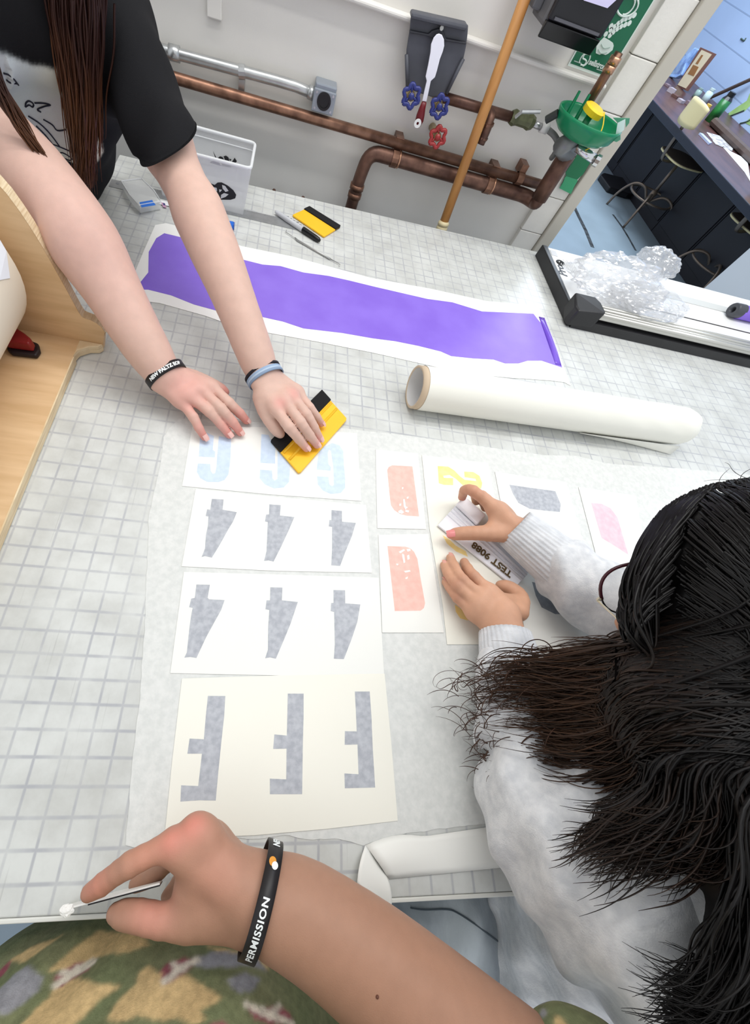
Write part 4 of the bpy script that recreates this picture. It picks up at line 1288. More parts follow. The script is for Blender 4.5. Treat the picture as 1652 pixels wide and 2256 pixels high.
def squeegee(label, A, B, Cc, Dd, z, ridges, name='squeegee', felt_frac=0.3):
    """A,D ends of the felt edge, B,C ends of the plain edge"""
    a, b, c, d = [T(*p, z) for p in (A, B, Cc, Dd)]
    s = thing(name, label, 'squeegee', (a + c) / 2, 'yellow felt edged squeegees')
    up = Vector((0, 0, 1))
    f0, f1 = a.lerp(b, felt_frac), d.lerp(c, felt_frac)
    MB().prism([a.lerp(b, 0.04), b.lerp(a, 0.03).lerp(c, 0.0), b.lerp(c, 0.03), c.lerp(b, 0.03), c.lerp(d, 0.03), d.lerp(c, 0.04)], up * 0.0045).build('plastic_blade', yellow, s, 0.0015)
    MB().prism([a, f0, f1, d], up * 0.0072).build('felt_edge', felt, s, 0.0012)
    if ridges:
        for t, w in ((0.42, 0.0022), (0.62, 0.0024)):
            MB().tube([a.lerp(b, t).lerp(d.lerp(c, t), 0.02) + up * 0.0045, a.lerp(b, t).lerp(d.lerp(c, t), 0.98) + up * 0.0045], w, 8).build('ridge', yellow, s, smooth=True)
    return s


squeegee('yellow squeegee with black felt edge pressed by the left hand', (707.3, 863.4), (764, 926), (658.5, 1046.8), (595.5, 974.4), 0.0024, True, felt_frac=0.36)
squeegee('yellow squeegee with black felt edge lying beside the marker', (680.5, 460), (643, 477), (713, 525), (749, 502.6), 0.0005, False, felt_frac=0.33)

mk = thing('marker', 'grey and black permanent marker lying against the squeegee', 'marker', T(656, 500, 0))
m0, m1_ = T(606.6, 466, 0.0065), T(705, 530.5, 0.0065)
md = m1_ - m0
MB().tube([m0 + md * t for t in (0, 0.03, 0.1, 0.2, 0.22, 0.62)], [0.0028, 0.0044, 0.0052, 0.0056, 0.0062, 0.0062], 16).build('barrel', mat('marker_grey', srgb(196, 198, 202), 0.4), mk, smooth=True)
MB().tube([m0 + md * t for t in (0.62, 0.63, 0.9, 0.97, 1.0)], [0.0064, 0.0068, 0.0062, 0.0052, 0.003], 16).build('cap', mat('marker_black', srgb(20, 20, 22), 0.25), mk, smooth=True)
for k in range(5):
    p = m0 + md * (0.26 + 0.07 * k) + Vector((0, 0, 0.006))
    MB().tube(smooth_path([p + Vector((-0.001, -0.001, 0)), p + md.normalized() * 0.002 + Vector((0.0015, 0.002, 0.0002)), p + md.normalized() * 0.0045], 3), 0.0005, 4).build('printed_script', mat('marker_ink', srgb(110, 112, 118), 0.5), mk)

hk = [T(631, 507, 0.004), T(629.5, 511, 0.003), T(640, 518, 0.003), T(650, 524, 0.003)]
wt = thing('weeding_pick', 'thin steel weeding pick with hooked ends near the purple vinyl', 'pick', T(690, 550, 0))
steel_t = mat('tool_steel', srgb(185, 186, 184), 0.3, metal=0.8)
MB().tube(hk, [0.0007, 0.0008, 0.0009, 0.0011], 6).build('hook', steel_t, wt, smooth=True)
MB().tube([T(650, 524, 0.003), T(655, 529, 0.003), T(695, 552, 0.003), T(727, 570, 0.003)], [0.0014, 0.0022, 0.0020, 0.0022], 8).build('shank', steel_t, wt, smooth=True)
MB().tube([T(727, 570, 0.003), T(747, 581, 0.003), T(749, 583, 0.003), T(747, 587, 0.002)], [0.0010, 0.0008, 0.0007, 0.0006], 6).build('hook', steel_t, wt, smooth=True)
wt2 = thing('weeding_pen', 'slim grey weeding pen lying left of the purple vinyl', 'pick', T(250, 540, 0))
MB().tube([T(235, 502, 0.0035), T(239, 510, 0.0035), T(262, 572, 0.0035)], [0.0026, 0.0033, 0.0033], 10).build('barrel', mat('pen_grey', srgb(140, 144, 150), 0.3, metal=0.5), wt2, smooth=True)
MB().tube([T(262, 572, 0.0035), T(266, 579, 0.0035), T(270, 585, 0.003)], [0.0033, 0.0028, 0.001], 10).build('tip', mat('pen_tip', srgb(196, 172, 150), 0.3, metal=0.6), wt2, smooth=True)

rul = thing('steel_ruler', 'long steel ruler lying under the bin and marker', 'ruler', T(450, 455, 0))
ra1, ra2, rb1, rb2 = T(246, 395.5, 0.0003), T(240, 411, 0.0003), T(658, 490, 0.0003), T(654, 507.5, 0.0003)
MB().prism([ra1, rb1, rb2, ra2], (0, 0, 0.001)).build('ruler_blade', mat('ruler_steel', srgb(176, 178, 180), 0.38, metal=0.65, var=0.15, vscale=60), rul)
hc = T(259, 404, 0.0014)
MB().lathe(hc, (0, 0, 1), [(0, 0), (0, 0.004), (0.0003, 0.004), (0.0003, 0)], 14).build('hang_hole', mat('hole_grey', srgb(130, 132, 136), 0.5), rul)
for k in range(40):
    p = ra1.lerp(rb1, 0.04 + 0.024 * k)
    q = ra2.lerp(rb2, 0.04 + 0.024 * k)
    dd = (q - p).normalized()
    w_ = (rb1 - ra1).normalized() * 0.0004
    l_ = 0.006 if k % 4 == 0 else 0.0035
    MB().prism([p - w_ + dd * 0.0006, p + w_ + dd * 0.0006, p + w_ + dd * l_, p - w_ + dd * l_], (0, 0, 0.00115)).build('graduation', mat('hole_grey', (0, 0, 0)), rul)
# blue stub, partly hidden by the arm
bc = thing('blue_stub', 'short blue tube lying by the ruler under the arm', 'tube', T(500, 497, 0))
MB().tube([T(470, 489, 0.008), T(514, 497.5, 0.008)], 0.008, 16).build('blue_sleeve', mat('stub_blue', srgb(44, 112, 214), 0.4), bc, smooth=True)
MB().tube([T(514, 497.5, 0.008), T(516, 498, 0.008)], 0.0072, 16).build('end_face', mat('stub_blue_dark', srgb(30, 80, 170), 0.4), bc)

# ------------------------------------------------------------------ translucent plastics
frost = mat('frosted_plastic', srgb(236, 238, 240), 0.35, alpha=0.38)
frost2 = mat('frosted_rim', srgb(244, 246, 248), 0.3, alpha=0.72)
blackv = mat('sticker_black', srgb(26, 26, 30), 0.5)
bn = thing('plastic_bin', 'translucent plastic bin with black stickers behind the bare arm', 'bin', (0.05, 1.06, TH))
x0, x1, y0_, y1_ = -0.045, 0.134, 1.012, 1.108
hx = 0.098


def binp(u, v, h):
    k = h / hx
    ox = 0.012 * k
    return Vector((x0 - ox + u * (x1 - x0 + 2 * ox), y0_ - ox * 0.9 + v * (y1_ - y0_ + 2 * ox * 0.9), TH + 0.001 + h))


def wallq(a, b):
    n = 0.0016
    return MB().prism([binp(*a, 0), binp(*b, 0), binp(*b, hx), binp(*a, hx)], (n if a[0] == b[0] == 1 else -n if a[0] == b[0] == 0 else 0, n if a[1] == b[1] == 1 else -n if a[1] == b[1] == 0 else 0, 0))


for a, b in (((0, 0), (1, 0)), ((1, 0), (1, 1)), ((1, 1), (0, 1)), ((0, 1), (0, 0))):
    wallq(a, b).build('side', frost, bn)
MB().prism([binp(0, 0, 0), binp(1, 0, 0), binp(1, 1, 0), binp(0, 1, 0)], (0, 0, 0.0015)).build('bottom', frost, bn)
rimp = bend_path([binp(0.5, 0, hx), binp(0, 0, hx), binp(0, 1, hx), binp(1, 1, hx), binp(1, 0, hx), binp(0.5, 0, hx)], 0.012)
MB().tube(rimp, 0.0034, 8, caps=False).build('rim', frost2, bn, smooth=True)
rim2 = bend_path([binp(0.5, 0, hx * 0.86), binp(0, 0, hx * 0.86), binp(0, 1, hx * 0.86), binp(1, 1, hx * 0.86), binp(1, 0, hx * 0.86), binp(0.5, 0, hx * 0.86)], 0.012)
MB().tube(rim2, 0.0014, 6, caps=False).build('step', frost2, bn, smooth=True)
g6 = lambda p: crop(p, 220, 290, 4.589)
ybk = binp(0, 1, hx * 0.5).y - 0.002
for poly in ([(1145, 200), (1200, 310), (1225, 345), (1190, 340)], [(1110, 312), (1160, 290), (1195, 335), (1150, 325)], [(1195, 265), (1215, 250), (1240, 258), (1290, 355), (1240, 348)], [(1250, 250), (1275, 243), (1300, 262), (1325, 365), (1290, 358)],
             [(1320, 330), (1362, 265), (1385, 300), (1335, 355)], [(1305, 275), (1330, 280), (1320, 300)], [(1350, 345), (1380, 325), (1388, 352)]):
    MB().prism([Wy(x, y, ybk) for x, y in g6(poly)], (0, 0.0006, 0)).build('sticker', blackv, bn)
yfr = binp(0, 0, hx * 0.5).y - 0.0028
MB().prism([Wy(x, y, yfr) for x, y in g6([(1060, 545), (1110, 520), (1160, 540), (1190, 515), (1230, 513), (1290, 545), (1350, 595), (1378, 640), (1368, 675), (1320, 690), (1210, 688), (1150, 660), (1080, 655)])], (0, 0.0006, 0)).build('sticker', blackv, bn)
for poly in ([(1235, 540), (1265, 550), (1300, 600), (1270, 610), (1240, 575)], [(1225, 640), (1255, 622), (1300, 635), (1270, 660), (1222, 678)], [(1140, 560), (1180, 570), (1185, 600), (1150, 630)], [(1205, 585), (1235, 590), (1210, 615)]):
    MB().prism([Wy(x, y, yfr - 0.0008) for x, y in g6(poly)], (0, 0.0006, 0)).build('sticker_gap', mat('sticker_pale', srgb(214, 216, 218), 0.4), bn)

# little clear box with blue label
cb = thing('clear_case', 'small clear plastic case with a blue label on the ruler', 'case', T(310, 440, 0))
q = [T(x, y, 0.0022) for x, y in [(270, 418), (314, 412), (341, 438), (356, 462), (309, 471), (290, 450)]]
MB().prism(q, (0, 0, 0.016)).build('case_body', mat('case_frost', srgb(240, 242, 242), 0.3, alpha=0.45), cb, 0.003)
MB().tube([p + Vector((0, 0, 0.0165)) for p in q + q[:1]], 0.0014, 6).build('case_rim', frost2, cb)
lb_ = [T(x, y, 0.0188) for x, y in [(307, 446), (335, 441), (343, 452), (312, 457)]]
MB().prism(lb_, (0, 0, 0.0004)).build('blue_label', mat('label_blue', srgb(40, 120, 226), 0.4), cb)
cl_ = thing('label_strip', 'narrow white strip with pink and navy print beside the clear case', 'strip', T(365, 450, 0))
MB().prism([T(x, y, 0.0016) for x, y in [(346, 440), (400, 452), (400, 460), (350, 450)]], (0, 0, 0.0008)).build('strip_base', mat('strip_white', srgb(246, 246, 248), 0.35), cl_)
MB().prism([T(x, y, 0.0026) for x, y in [(355, 446), (363, 448), (367, 458), (359, 456)]], (0, 0, 0.0003)).build('print_patch', mat('print_pinkish', srgb(196, 150, 180), 0.5), cl_)
MB().prism([T(x, y, 0.0030) for x, y in [(359, 447), (363, 448), (364.5, 452.5), (360, 452)]], (0, 0, 0.0003)).build('print_patch', mat('print_navy', srgb(60, 60, 120), 0.5), cl_)

# ------------------------------------------------------------------ plywood roll stand at the left
ply = mat('plywood_face', srgb(226, 192, 150), 0.5, color2=srgb(212, 176, 132), vscale=9, stretch=(1, 8, 8))
plye = mat('plywood_edge', srgb(238, 220, 186), 0.6, color2=srgb(216, 190, 150), vscale=160, stretch=(0.2, 0.2, 4))
ps = thing('roll_stand', 'plywood roll stand with curved side panel at the table\'s left end', 'stand', (-0.2, 0.35, TH))
MB().bx(-0.44, -0.0825, 0.02, 0.508, TH + 0.001, TH + 0.0145).build('base_board', ply, ps)
MB().bx(-0.0824, -0.0805, 0.02, 0.47, TH + 0.001, TH + 0.0146).build('base_edge', plye, ps)
yp = 0.508
prof_px = [(229, 742), (231, 733), (224, 722), (212, 712), (200, 706), (188, 702), (180, 698), (172, 686), (160, 664), (145, 636), (128, 606), (108, 570), (88, 536), (65, 499), (40, 462), (15, 428), (-10, 400), (-45, 370), (-90, 345), (-140, 335)]
prw = [Wy(x, y, yp) for x, y in prof_px]
top_l = prw[-1]
poly = [Vector((-0.05, yp, TH + 0.0008))] + prw + [Vector((-0.44, yp, top_l.z)), Vector((-0.44, yp, TH + 0.0008))]
MB().prism(poly, (0, 0.014, 0)).build('side_panel', ply, ps)
# pale cut edge of the panel, one band following the curve
edge_v = MB()
for a, b in zip(prw[:-1], prw[1:]):
    n_ = Vector((-(b - a).z, 0, (b - a).x)).normalized()
    if n_.x < 0:
        n_ = -n_
    edge_v.add([a + n_ * 0.0008 - Vector((0, 0.0006, 0)), b + n_ * 0.0008 - Vector((0, 0.0006, 0)), b + n_ * 0.0008 + Vector((0, 0.0146, 0)), a + n_ * 0.0008 + Vector((0, 0.0146, 0))], [(0, 1, 2, 3)])
edge_v.build('panel_edge', plye, ps)
MB().prism([Vector((-0.083, 0.47, TH + 0.001)), Vector((-0.079, 0.485, TH + 0.001)), Vector((-0.066, 0.496, TH + 0.001)), Vector((-0.052, 0.500, TH + 0.001)), Vector((-0.047, 0.508, TH + 0.001)), Vector((-0.083, 0.508, TH + 0.001))], (0, 0, 0.0145)).build('foot', plye, ps, 0.002)
# big cream roll on the stand
rx = -0.235
rr_ = 0.118
rz_ = TH + 0.135
br_ = thing('large_paper_roll', 'large cream paper roll resting on the plywood stand', 'roll', (rx, 0.3, TH + 0.02))
MB().lathe((rx, 0.485, rz_), (0, -1, 0), [(0, 0.02), (0, rr_ - 0.004), (0.004, rr_), (0.45, rr_), (0.45, 0.02)], 48).build('roll_paper', mat('roll_cream', srgb(243, 234, 216), 0.55, var=0.03, vscale=6), br_, smooth=True)
MB().tube([(rx, 0.507, rz_), (rx, 0.0, rz_)], 0.019, 16).build('core', mat('tube_card', (0, 0, 0)), br_, smooth=True)
lab = []
for (x, y) in [(0, 528), (14, 552), (22, 612), (0, 616), (-60, 640), (-60, 500)]:
    lab.append((x, y))


def wrapped(px, py):
    q = ray(px, py)
    o_ = CAMP - np.array([rx, 0, rz_])
    a = q[0] ** 2 + q[2] ** 2
    b = 2 * (o_[0] * q[0] + o_[2] * q[2])
    cc = o_[0] ** 2 + o_[2] ** 2 - (rr_ + 0.0008) ** 2
    t = (-b - math.sqrt(max(0, b * b - 4 * a * cc))) / (2 * a)
    return Vector(CAMP + q * t)


MB().prism([wrapped(x, y) for x, y in lab], (0, 0, -0.0006)).build('paper_label', mat('label_white', srgb(238, 242, 250), 0.5), br_)
# red clamp foot on the base board
rcx = thing('red_clamp', 'dark red clamp with black pad on the plywood base', 'clamp', T(55, 775, 0.0145))
q = [T(x, y, 0.0150) for x, y in [(18, 776), (28, 786), (84, 792), (92, 780), (88, 764), (72, 758), (40, 742)]]
MB().prism(q, (0, 0, 0.008)).build('pad', mat('clamp_black', srgb(34, 24, 28), 0.5), rcx, 0.003)
q = [T(x, y, 0.0231) for x, y in [(18, 768), (76, 776), (80, 764), (66, 752), (44, 738), (30, 744)]]
MB().prism(q, (-0.002, 0, 0.016)).build('jaw', mat('clamp_red', srgb(132, 28, 32), 0.4), rcx, 0.003)
# ================================================================== PEOPLE: body surfaces grown from joints
def vec(p):
    return np.array([p[0], p[1], p[2]], dtype=np.float32)


class Body:
    def __init__(s, h):
        s.h = h
        s.layers = []      # list of (prims, k_inside_layer, k_to_previous)
        s.nails = []

    def layer(s, k=0.006, kj=0.008):
        s.layers.append(([], k, kj))
        return s

    def cap(s, a, b, ra, rb=None, n=None, fl=1.0):
        s.layers[-1][0].append((vec(a), vec(b), ra, ra if rb is None else rb, None if n is None else vec(n) / np.linalg.norm(vec(n)), fl))
        return s

    def chain(s, pts, rr, n=None, fl=1.0):
        for i in range(len(pts) - 1):
            s.cap(pts[i], pts[i + 1], rr[i], rr[i + 1], n, fl)
        return s

    def field(s):
        lo = np.full(3, 1e9)
        hi = np.full(3, -1e9)
        for pr, _, _ in s.layers:
            for a, b, ra, rb, n, fl in pr:
                r = max(ra, rb)
                lo = np.minimum(lo, np.minimum(a, b) - r)
                hi = np.maximum(hi, np.maximum(a, b) + r)
        pad = 0.016
        lo -= pad
        hi += pad
        h = s.h
        dim = np.ceil((hi - lo) / h).astype(int) + 1
        BIG = 0.05
        F = np.full(dim, BIG, np.float32)
        axs = [lo[i] + np.arange(dim[i], dtype=np.float32) * h for i in range(3)]
        for pr, k, kj in s.layers:
            G = np.full(dim, BIG, np.float32)
            for a, b, ra, rb, n, fl in pr:
                r = max(ra, rb) + max(k, kj) + 3 * h
                l_ = np.floor((np.minimum(a, b) - r - lo) / h).astype(int).clip(0)
                u_ = np.ceil((np.maximum(a, b) + r - lo) / h).astype(int) + 1
                u_ = np.minimum(u_, dim)
                X, Y, Z = np.meshgrid(axs[0][l_[0]:u_[0]], axs[1][l_[1]:u_[1]], axs[2][l_[2]:u_[2]], indexing='ij', sparse=True)
                ba = b - a
                bb = float(ba @ ba) + 1e-12
                t = ((X - a[0]) * ba[0] + (Y - a[1]) * ba[1] + (Z - a[2]) * ba[2]) / bb
                t = np.clip(t, 0, 1)
                wx = X - a[0] - t * ba[0]
                wy = Y - a[1] - t * ba[1]
                wz = Z - a[2] - t * ba[2]
                d2 = wx * wx + wy * wy + wz * wz
                if n is not None:
                    wn = wx * n[0] + wy * n[1] + wz * n[2]
                    d2 = d2 + wn * wn * (1 / (fl * fl) - 1)
                d = np.sqrt(np.maximum(d2, 0)) - (ra + (rb - ra) * t)
                if n is not None and fl < 1:
                    d = d * (0.5 + 0.5 * fl)
                sub = G[l_[0]:u_[0], l_[1]:u_[1], l_[2]:u_[2]]
                hh = np.maximum(k - np.abs(sub - d), 0) / k
                G[l_[0]:u_[0], l_[1]:u_[1], l_[2]:u_[2]] = np.minimum(sub, d) - hh * hh * k * 0.25
            hh = np.maximum(kj - np.abs(F - G), 0) / kj
            F = np.minimum(F, G) - hh * hh * kj * 0.25
        return F, lo, axs

    def mesh(s, disp=None, cut=None):
        F, lo, axs = s.field()
        if disp is not None:
            X, Y, Z = np.meshgrid(*axs, indexing='ij', sparse=True)
            F = F + disp(X, Y, Z).astype(np.float32)
        if cut is not None:
            X, Y, Z = np.meshgrid(*axs, indexing='ij', sparse=True)
            for p, nn in cut:
                F = np.maximum(F, ((X - p[0]) * nn[0] + (Y - p[1]) * nn[1] + (Z - p[2]) * nn[2]).astype(np.float32))
        F[0], F[-1] = 0.05, 0.05
        F[:, 0], F[:, -1] = 0.05, 0.05
        F[:, :, 0], F[:, :, -1] = 0.05, 0.05
        return surface_nets(F, lo, s.h)


def surface_nets(F, lo, h):
    ins = F < 0
    c = ins[:-1, :-1, :-1].astype(np.int8)
    c = c + ins[1:, :-1, :-1] + ins[:-1, 1:, :-1] + ins[:-1, :-1, 1:] + ins[1:, 1:, :-1] + ins[1:, :-1, 1:] + ins[:-1, 1:, 1:] + ins[1:, 1:, 1:]
    act = (c > 0) & (c < 8)
    I = np.argwhere(act)
    idx = np.full(act.shape, -1, np.int32)
    idx[act] = np.arange(len(I), dtype=np.int32)
    corners = np.array([(x, y, z) for x in (0, 1) for y in (0, 1) for z in (0, 1)])
    V = np.stack([F[I[:, 0] + q[0], I[:, 1] + q[1], I[:, 2] + q[2]] for q in corners], 1)
    acc = np.zeros((len(I), 3))
    cnt = np.zeros(len(I))
    for a in range(8):
        for b in range(a + 1, 8):
            if np.abs(corners[a] - corners[b]).sum() != 1:
                continue
            m = (V[:, a] < 0) != (V[:, b] < 0)
            t = V[m, a] / (V[m, a] - V[m, b])
            acc[m] += corners[a] + t[:, None] * (corners[b] - corners[a])
            cnt[m] += 1
    verts = (I + acc / cnt[:, None]) * h + lo
    faces = []
    for ax in range(3):
        A = np.swapaxes(ins, 0, ax)
        ch = A[:-1, 1:-1, 1:-1] != A[1:, 1:-1, 1:-1]
        E = np.argwhere(ch)
        fl = A[:-1, 1:-1, 1:-1][ch]
        E[:, 1:] += 1

        def cell(dj, dk):
            q = np.stack([E[:, 0], E[:, 1] + dj, E[:, 2] + dk], 1)
            q[:, [0, ax]] = q[:, [ax, 0]]
            return idx[q[:, 0], q[:, 1], q[:, 2]]
        Q = np.stack([cell(-1, -1), cell(0, -1), cell(0, 0), cell(-1, 0)], 1)
        if ax > 0:
            fl = ~fl
        Q[~fl] = Q[~fl][:, ::-1]
        faces.append(Q)
    return verts, np.concatenate(faces)


def relax(V, Q, it=2, lam=0.5):
    n = len(V)
    for _ in range(it):
        S = np.zeros_like(V)
        c = np.zeros(n)
        for i in range(4):
            a, b = Q[:, i], Q[:, (i + 1) % 4]
            for ax in range(3):
                S[:, ax] += np.bincount(a, V[b, ax], n)
                S[:, ax] += np.bincount(b, V[a, ax], n)
            c += np.bincount(a, minlength=n) + np.bincount(b, minlength=n)
        V = V + lam * (S / c[:, None] - V)
    return V


def np_mesh(name, V, Q, tint=None):
    me = bpy.data.meshes.new(name)
    Q = np.asarray(Q, np.int32)
    k = Q.shape[1]
    me.vertices.add(len(V))
    me.vertices.foreach_set('co', np.asarray(V, np.float32).ravel())
    me.loops.add(Q.size)
    me.loops.foreach_set('vertex_index', Q.ravel())
    me.polygons.add(len(Q))
    me.polygons.foreach_set('loop_start', np.arange(0, Q.size, k, dtype=np.int32))
    me.update(calc_edges=True)
    me.validate()
    if tint is not None:
        at = me.color_attributes.new('tint', 'FLOAT_COLOR', 'POINT')
        at.data.foreach_set('color', np.c_[tint, np.ones(len(V))].astype(np.float32).ravel())
    me.polygons.foreach_set('use_smooth', np.ones(len(me.polygons), dtype=bool))
    return me


def join(parts):
    Vs, Qs, b = [], [], 0
    for V, Q in parts:
        Vs.append(V)
        Qs.append(Q + b)
        b += len(V)
    return np.concatenate(Vs), np.concatenate(Qs)


def blobs(V, spots, base):
    """skin tint: base colour pulled towards other colours around places (knuckles, nails, palms)"""
    C = np.tile(np.array(base, float), (len(V), 1))
    for p, r, col, w in spots:
        d = np.linalg.norm(V - vec(p), axis=1)
        k = (w * np.exp(-(d / r) ** 2 * 1.5))[:, None]
        C = C * (1 - k) + np.array(col) * k
    return C


def wob(X, Y, Z, f, ph):
    return np.sin(X * f + ph) * np.sin(Y * f * 1.13 + ph * 1.7) * np.sin(Z * f * 0.91 + ph * 2.3)


FR = [0.0092, 0.0086, 0.0076, 0.0062]


def hand(B, wrist, fingers, thumb, palm_r=0.0115, fs=1.0, n=None, wr=0.021, wfl=0.72, heel=True):
    """wrist point, four finger joint lists (index..little or any order), thumb joint list"""
    B.layer(k=0.010, kj=0.012)
    mcp = [f[0] for f in fingers]
    mid = sum((Vector(m) for m in mcp), Vector()) / len(mcp)
    w = Vector(wrist)
    side = (Vector(mcp[0]) - Vector(mcp[-1]))
    side_n = side.normalized()
    for i, m in enumerate(mcp):
        t = (i / (len(mcp) - 1) - 0.5)
        a = w - side_n * (t * wr * 1.35) * 1.0
        B.cap(a.lerp(Vector(m), 0.12), Vector(m).lerp(a, 0.06), palm_r * 1.12, palm_r * 0.93)
    for i in range(len(mcp) - 1):
        B.cap(Vector(mcp[i]).lerp(w, 0.12), Vector(mcp[i + 1]).lerp(w, 0.12), palm_r * 0.9)
    tb = Vector(thumb[0])
    B.cap(w.lerp(mid, 0.25), tb.lerp(mid, 0.1), palm_r * 1.15, palm_r * 1.1)
    if len(thumb) > 1:
        B.cap(Vector(mcp[0]).lerp(w, 0.25), Vector(thumb[1]).lerp(Vector(thumb[0]), 0.3), palm_r * 0.75, palm_r * 0.8)
    B.layer(k=0.0016, kj=0.007)
    for i, f in enumerate(fingers):
        q = smooth_path(f, 3)
        m = len(q)
        rr = np.interp(np.linspace(0, len(f) - 1, m), range(len(f)), (FR if len(f) == 4 else FR[-len(f):]))
        # slight swelling at the joints
        sw = np.array([1 + 0.05 * math.cos(2 * math.pi * x) for x in np.linspace(0, len(f) - 1, m)])
        sc = (0.88 if i == 3 else 1.0) * fs
        B.chain(q, list(rr * sw * sc))
    q = smooth_path(thumb, 3)
    rr = np.interp(np.linspace(0, 1, len(q)), [0, 0.35, 0.7, 0.92, 1], [0.0135, 0.0112, 0.0104, 0.0092, 0.0072]) * fs
    B.chain(q, list(rr))


def nail(tip, prev, up, w, l, m, parent):
    """small curved nail plate on top of a finger tip"""
    tip, prev, up = Vector(tip), Vector(prev), Vector(up)
    d = (tip - prev).normalized()
    up = (up - d * up.dot(d)).normalized()
    s = d.cross(up)

    def f(u, v):
        a = (u - 0.5) * 1.5
        y = (v - 0.42) * l
        rad = w * (1 - 0.25 * max(0, v - 0.6) ** 1)
        return tip + d * y + s * math.sin(a) * rad + up * (math.cos(a) * rad * 1.0)
    grid_surface('fingernail', f, 6, 5, m, parent)


skin_a = attr_mat('skin_pink', 0.5, bump=0.10, bscale=900, sss=0.12, var=0.05, vscale=70, spec=0.35)
skin_g = attr_mat('skin_tan', 0.5, bump=0.12, bscale=900, sss=0.10, var=0.06, vscale=70, spec=0.35)
skin_p = attr_mat('skin_warm', 0.5, bump=0.10, bscale=1100, sss=0.10, var=0.05, vscale=90, spec=0.35)
nail_m = mat('nail_pink', srgb(236, 190, 182), 0.25)
nail_g = mat('nail_tan', srgb(214, 160, 146), 0.25)


def band(name, c, axis, ref, ra, rb, width, m, parent, th=0.0016, n=48):
    """elastic band around a wrist: ellipse ra (along ref) x rb"""
    c, axis, ref = Vector(c), Vector(axis).normalized(), Vector(ref)
    ref = (ref - axis * ref.dot(axis)).normalized()
    o_ = axis.cross(ref)
    v, f = [], []
    prof = [(-width / 2, 0), (-width / 2, th), (width / 2, th), (width / 2, 0)]
    for k in range(n):
        a = 2 * math.pi * k / n
        for h_, t_ in prof:
            v.append(c + ref * math.cos(a) * (ra + t_) + o_ * math.sin(a) * (rb + t_) + axis * h_)
    for k in range(n):
        k2 = (k + 1) % n
        for j in range(4):
            j2 = (j + 1) % 4
            f.append((k * 4 + j, k2 * 4 + j, k2 * 4 + j2, k * 4 + j2))
    return obj(name, new_mesh(name, v, f), m, parent, True)


def band_text(txt, c, axis, ref, ra, rb, size, a0, m, parent, flip=1, bold=0.0004, off=0.0019, name='lettering', spacing=1.0):
    """letters wrapped round the band; a0 is the angle where the text starts, flip the way it reads"""
    cu = bpy.data.curves.new('t', 'FONT')
    cu.body = txt
    cu.size = size
    cu.offset = bold
    cu.space_character = spacing
    cu.resolution_u = 3
    t = bpy.data.objects.new('t', cu)
    COL.objects.link(t)
    me = bpy.data.meshes.new_from_object(t.evaluated_get(bpy.context.evaluated_depsgraph_get()))
    bpy.data.objects.remove(t, do_unlink=True)
    c, axis, ref = Vector(c), Vector(axis).normalized(), Vector(ref)
    ref = (ref - axis * ref.dot(axis)).normalized()
    o_ = axis.cross(ref)
    rm = (ra + rb) / 2
    for v in me.vertices:
        a = a0 + flip * v.co.x / rm
        h_ = (v.co.y - size * 0.36) * flip
        v.co = c + ref * math.cos(a) * (ra + off) + o_ * math.sin(a) * (rb + off) + axis * h_
    me.name = name
    return obj(name, me, m, parent)


def strands(paths, r0, r1, sides=3):
    """many hair locks as thin tapering tubes in one mesh; paths: (N,M,3)"""
    P = np.asarray(paths, np.float32)
    N, M, _ = P.shape
    Tn = np.gradient(P, axis=1)
    Tn /= np.linalg.norm(Tn, axis=2, keepdims=True) + 1e-9
    ref = np.array([0.31, 0.57, 0.76], np.float32)
    A = np.cross(Tn, ref)
    A /= np.linalg.norm(A, axis=2, keepdims=True) + 1e-9
    Bv = np.cross(Tn, A)
    r0 = np.asarray(r0, np.float32)
    if r0.ndim == 0:
        r0 = np.full(N, r0)
    s = np.linspace(0, 1, M)
    prof = (1 - s ** 3) * 1.0
    R = r0[:, None] * prof[None] + r1
    V = np.zeros((N, M, sides, 3), np.float32)
    for k in range(sides):
        an = 2 * math.pi * k / sides
        V[:, :, k] = P + (A * math.cos(an) + Bv * math.sin(an)) * R[..., None]
    V = V.reshape(-1, 3)
    i = np.arange(N)[:, None, None] * (M * sides)
    j = np.arange(M - 1)[None, :, None] * sides
    k = np.arange(sides)[None, None, :]
    k2 = (k + 1) % sides
    Q = np.stack(np.broadcast_arrays(i + j + k, i + j + k2, i + j + sides + k2, i + j + sides + k), -1).reshape(-1, 4)
    return V, Q


def hair_mat(name, dark, light, rough=0.35):
    m = mat(name, dark, rough, spec=0.35)
    nt = m.node_tree
    b = nt.nodes['Principled BSDF']
    a = nd(nt, 'ShaderNodeAttribute', attribute_name='tint')
    nt.links.new(a.outputs['Color'], b.inputs['Base Color'])
    return m
# ------------------------------------------------------------------ person in the black T-shirt, reaching across
ca = lambda x, y, z: T(310 + x / 6.354, 760 + y / 6.354, z)
cbk = lambda x, y, z: T(520 + x / 6.354, 780 + y / 6.354, z)
pa_ = thing('person', 'person in black T-shirt leaning in, both bare arms reaching over the table', 'person', (-0.42, 1.0, 0))
B = Body(0.0019)
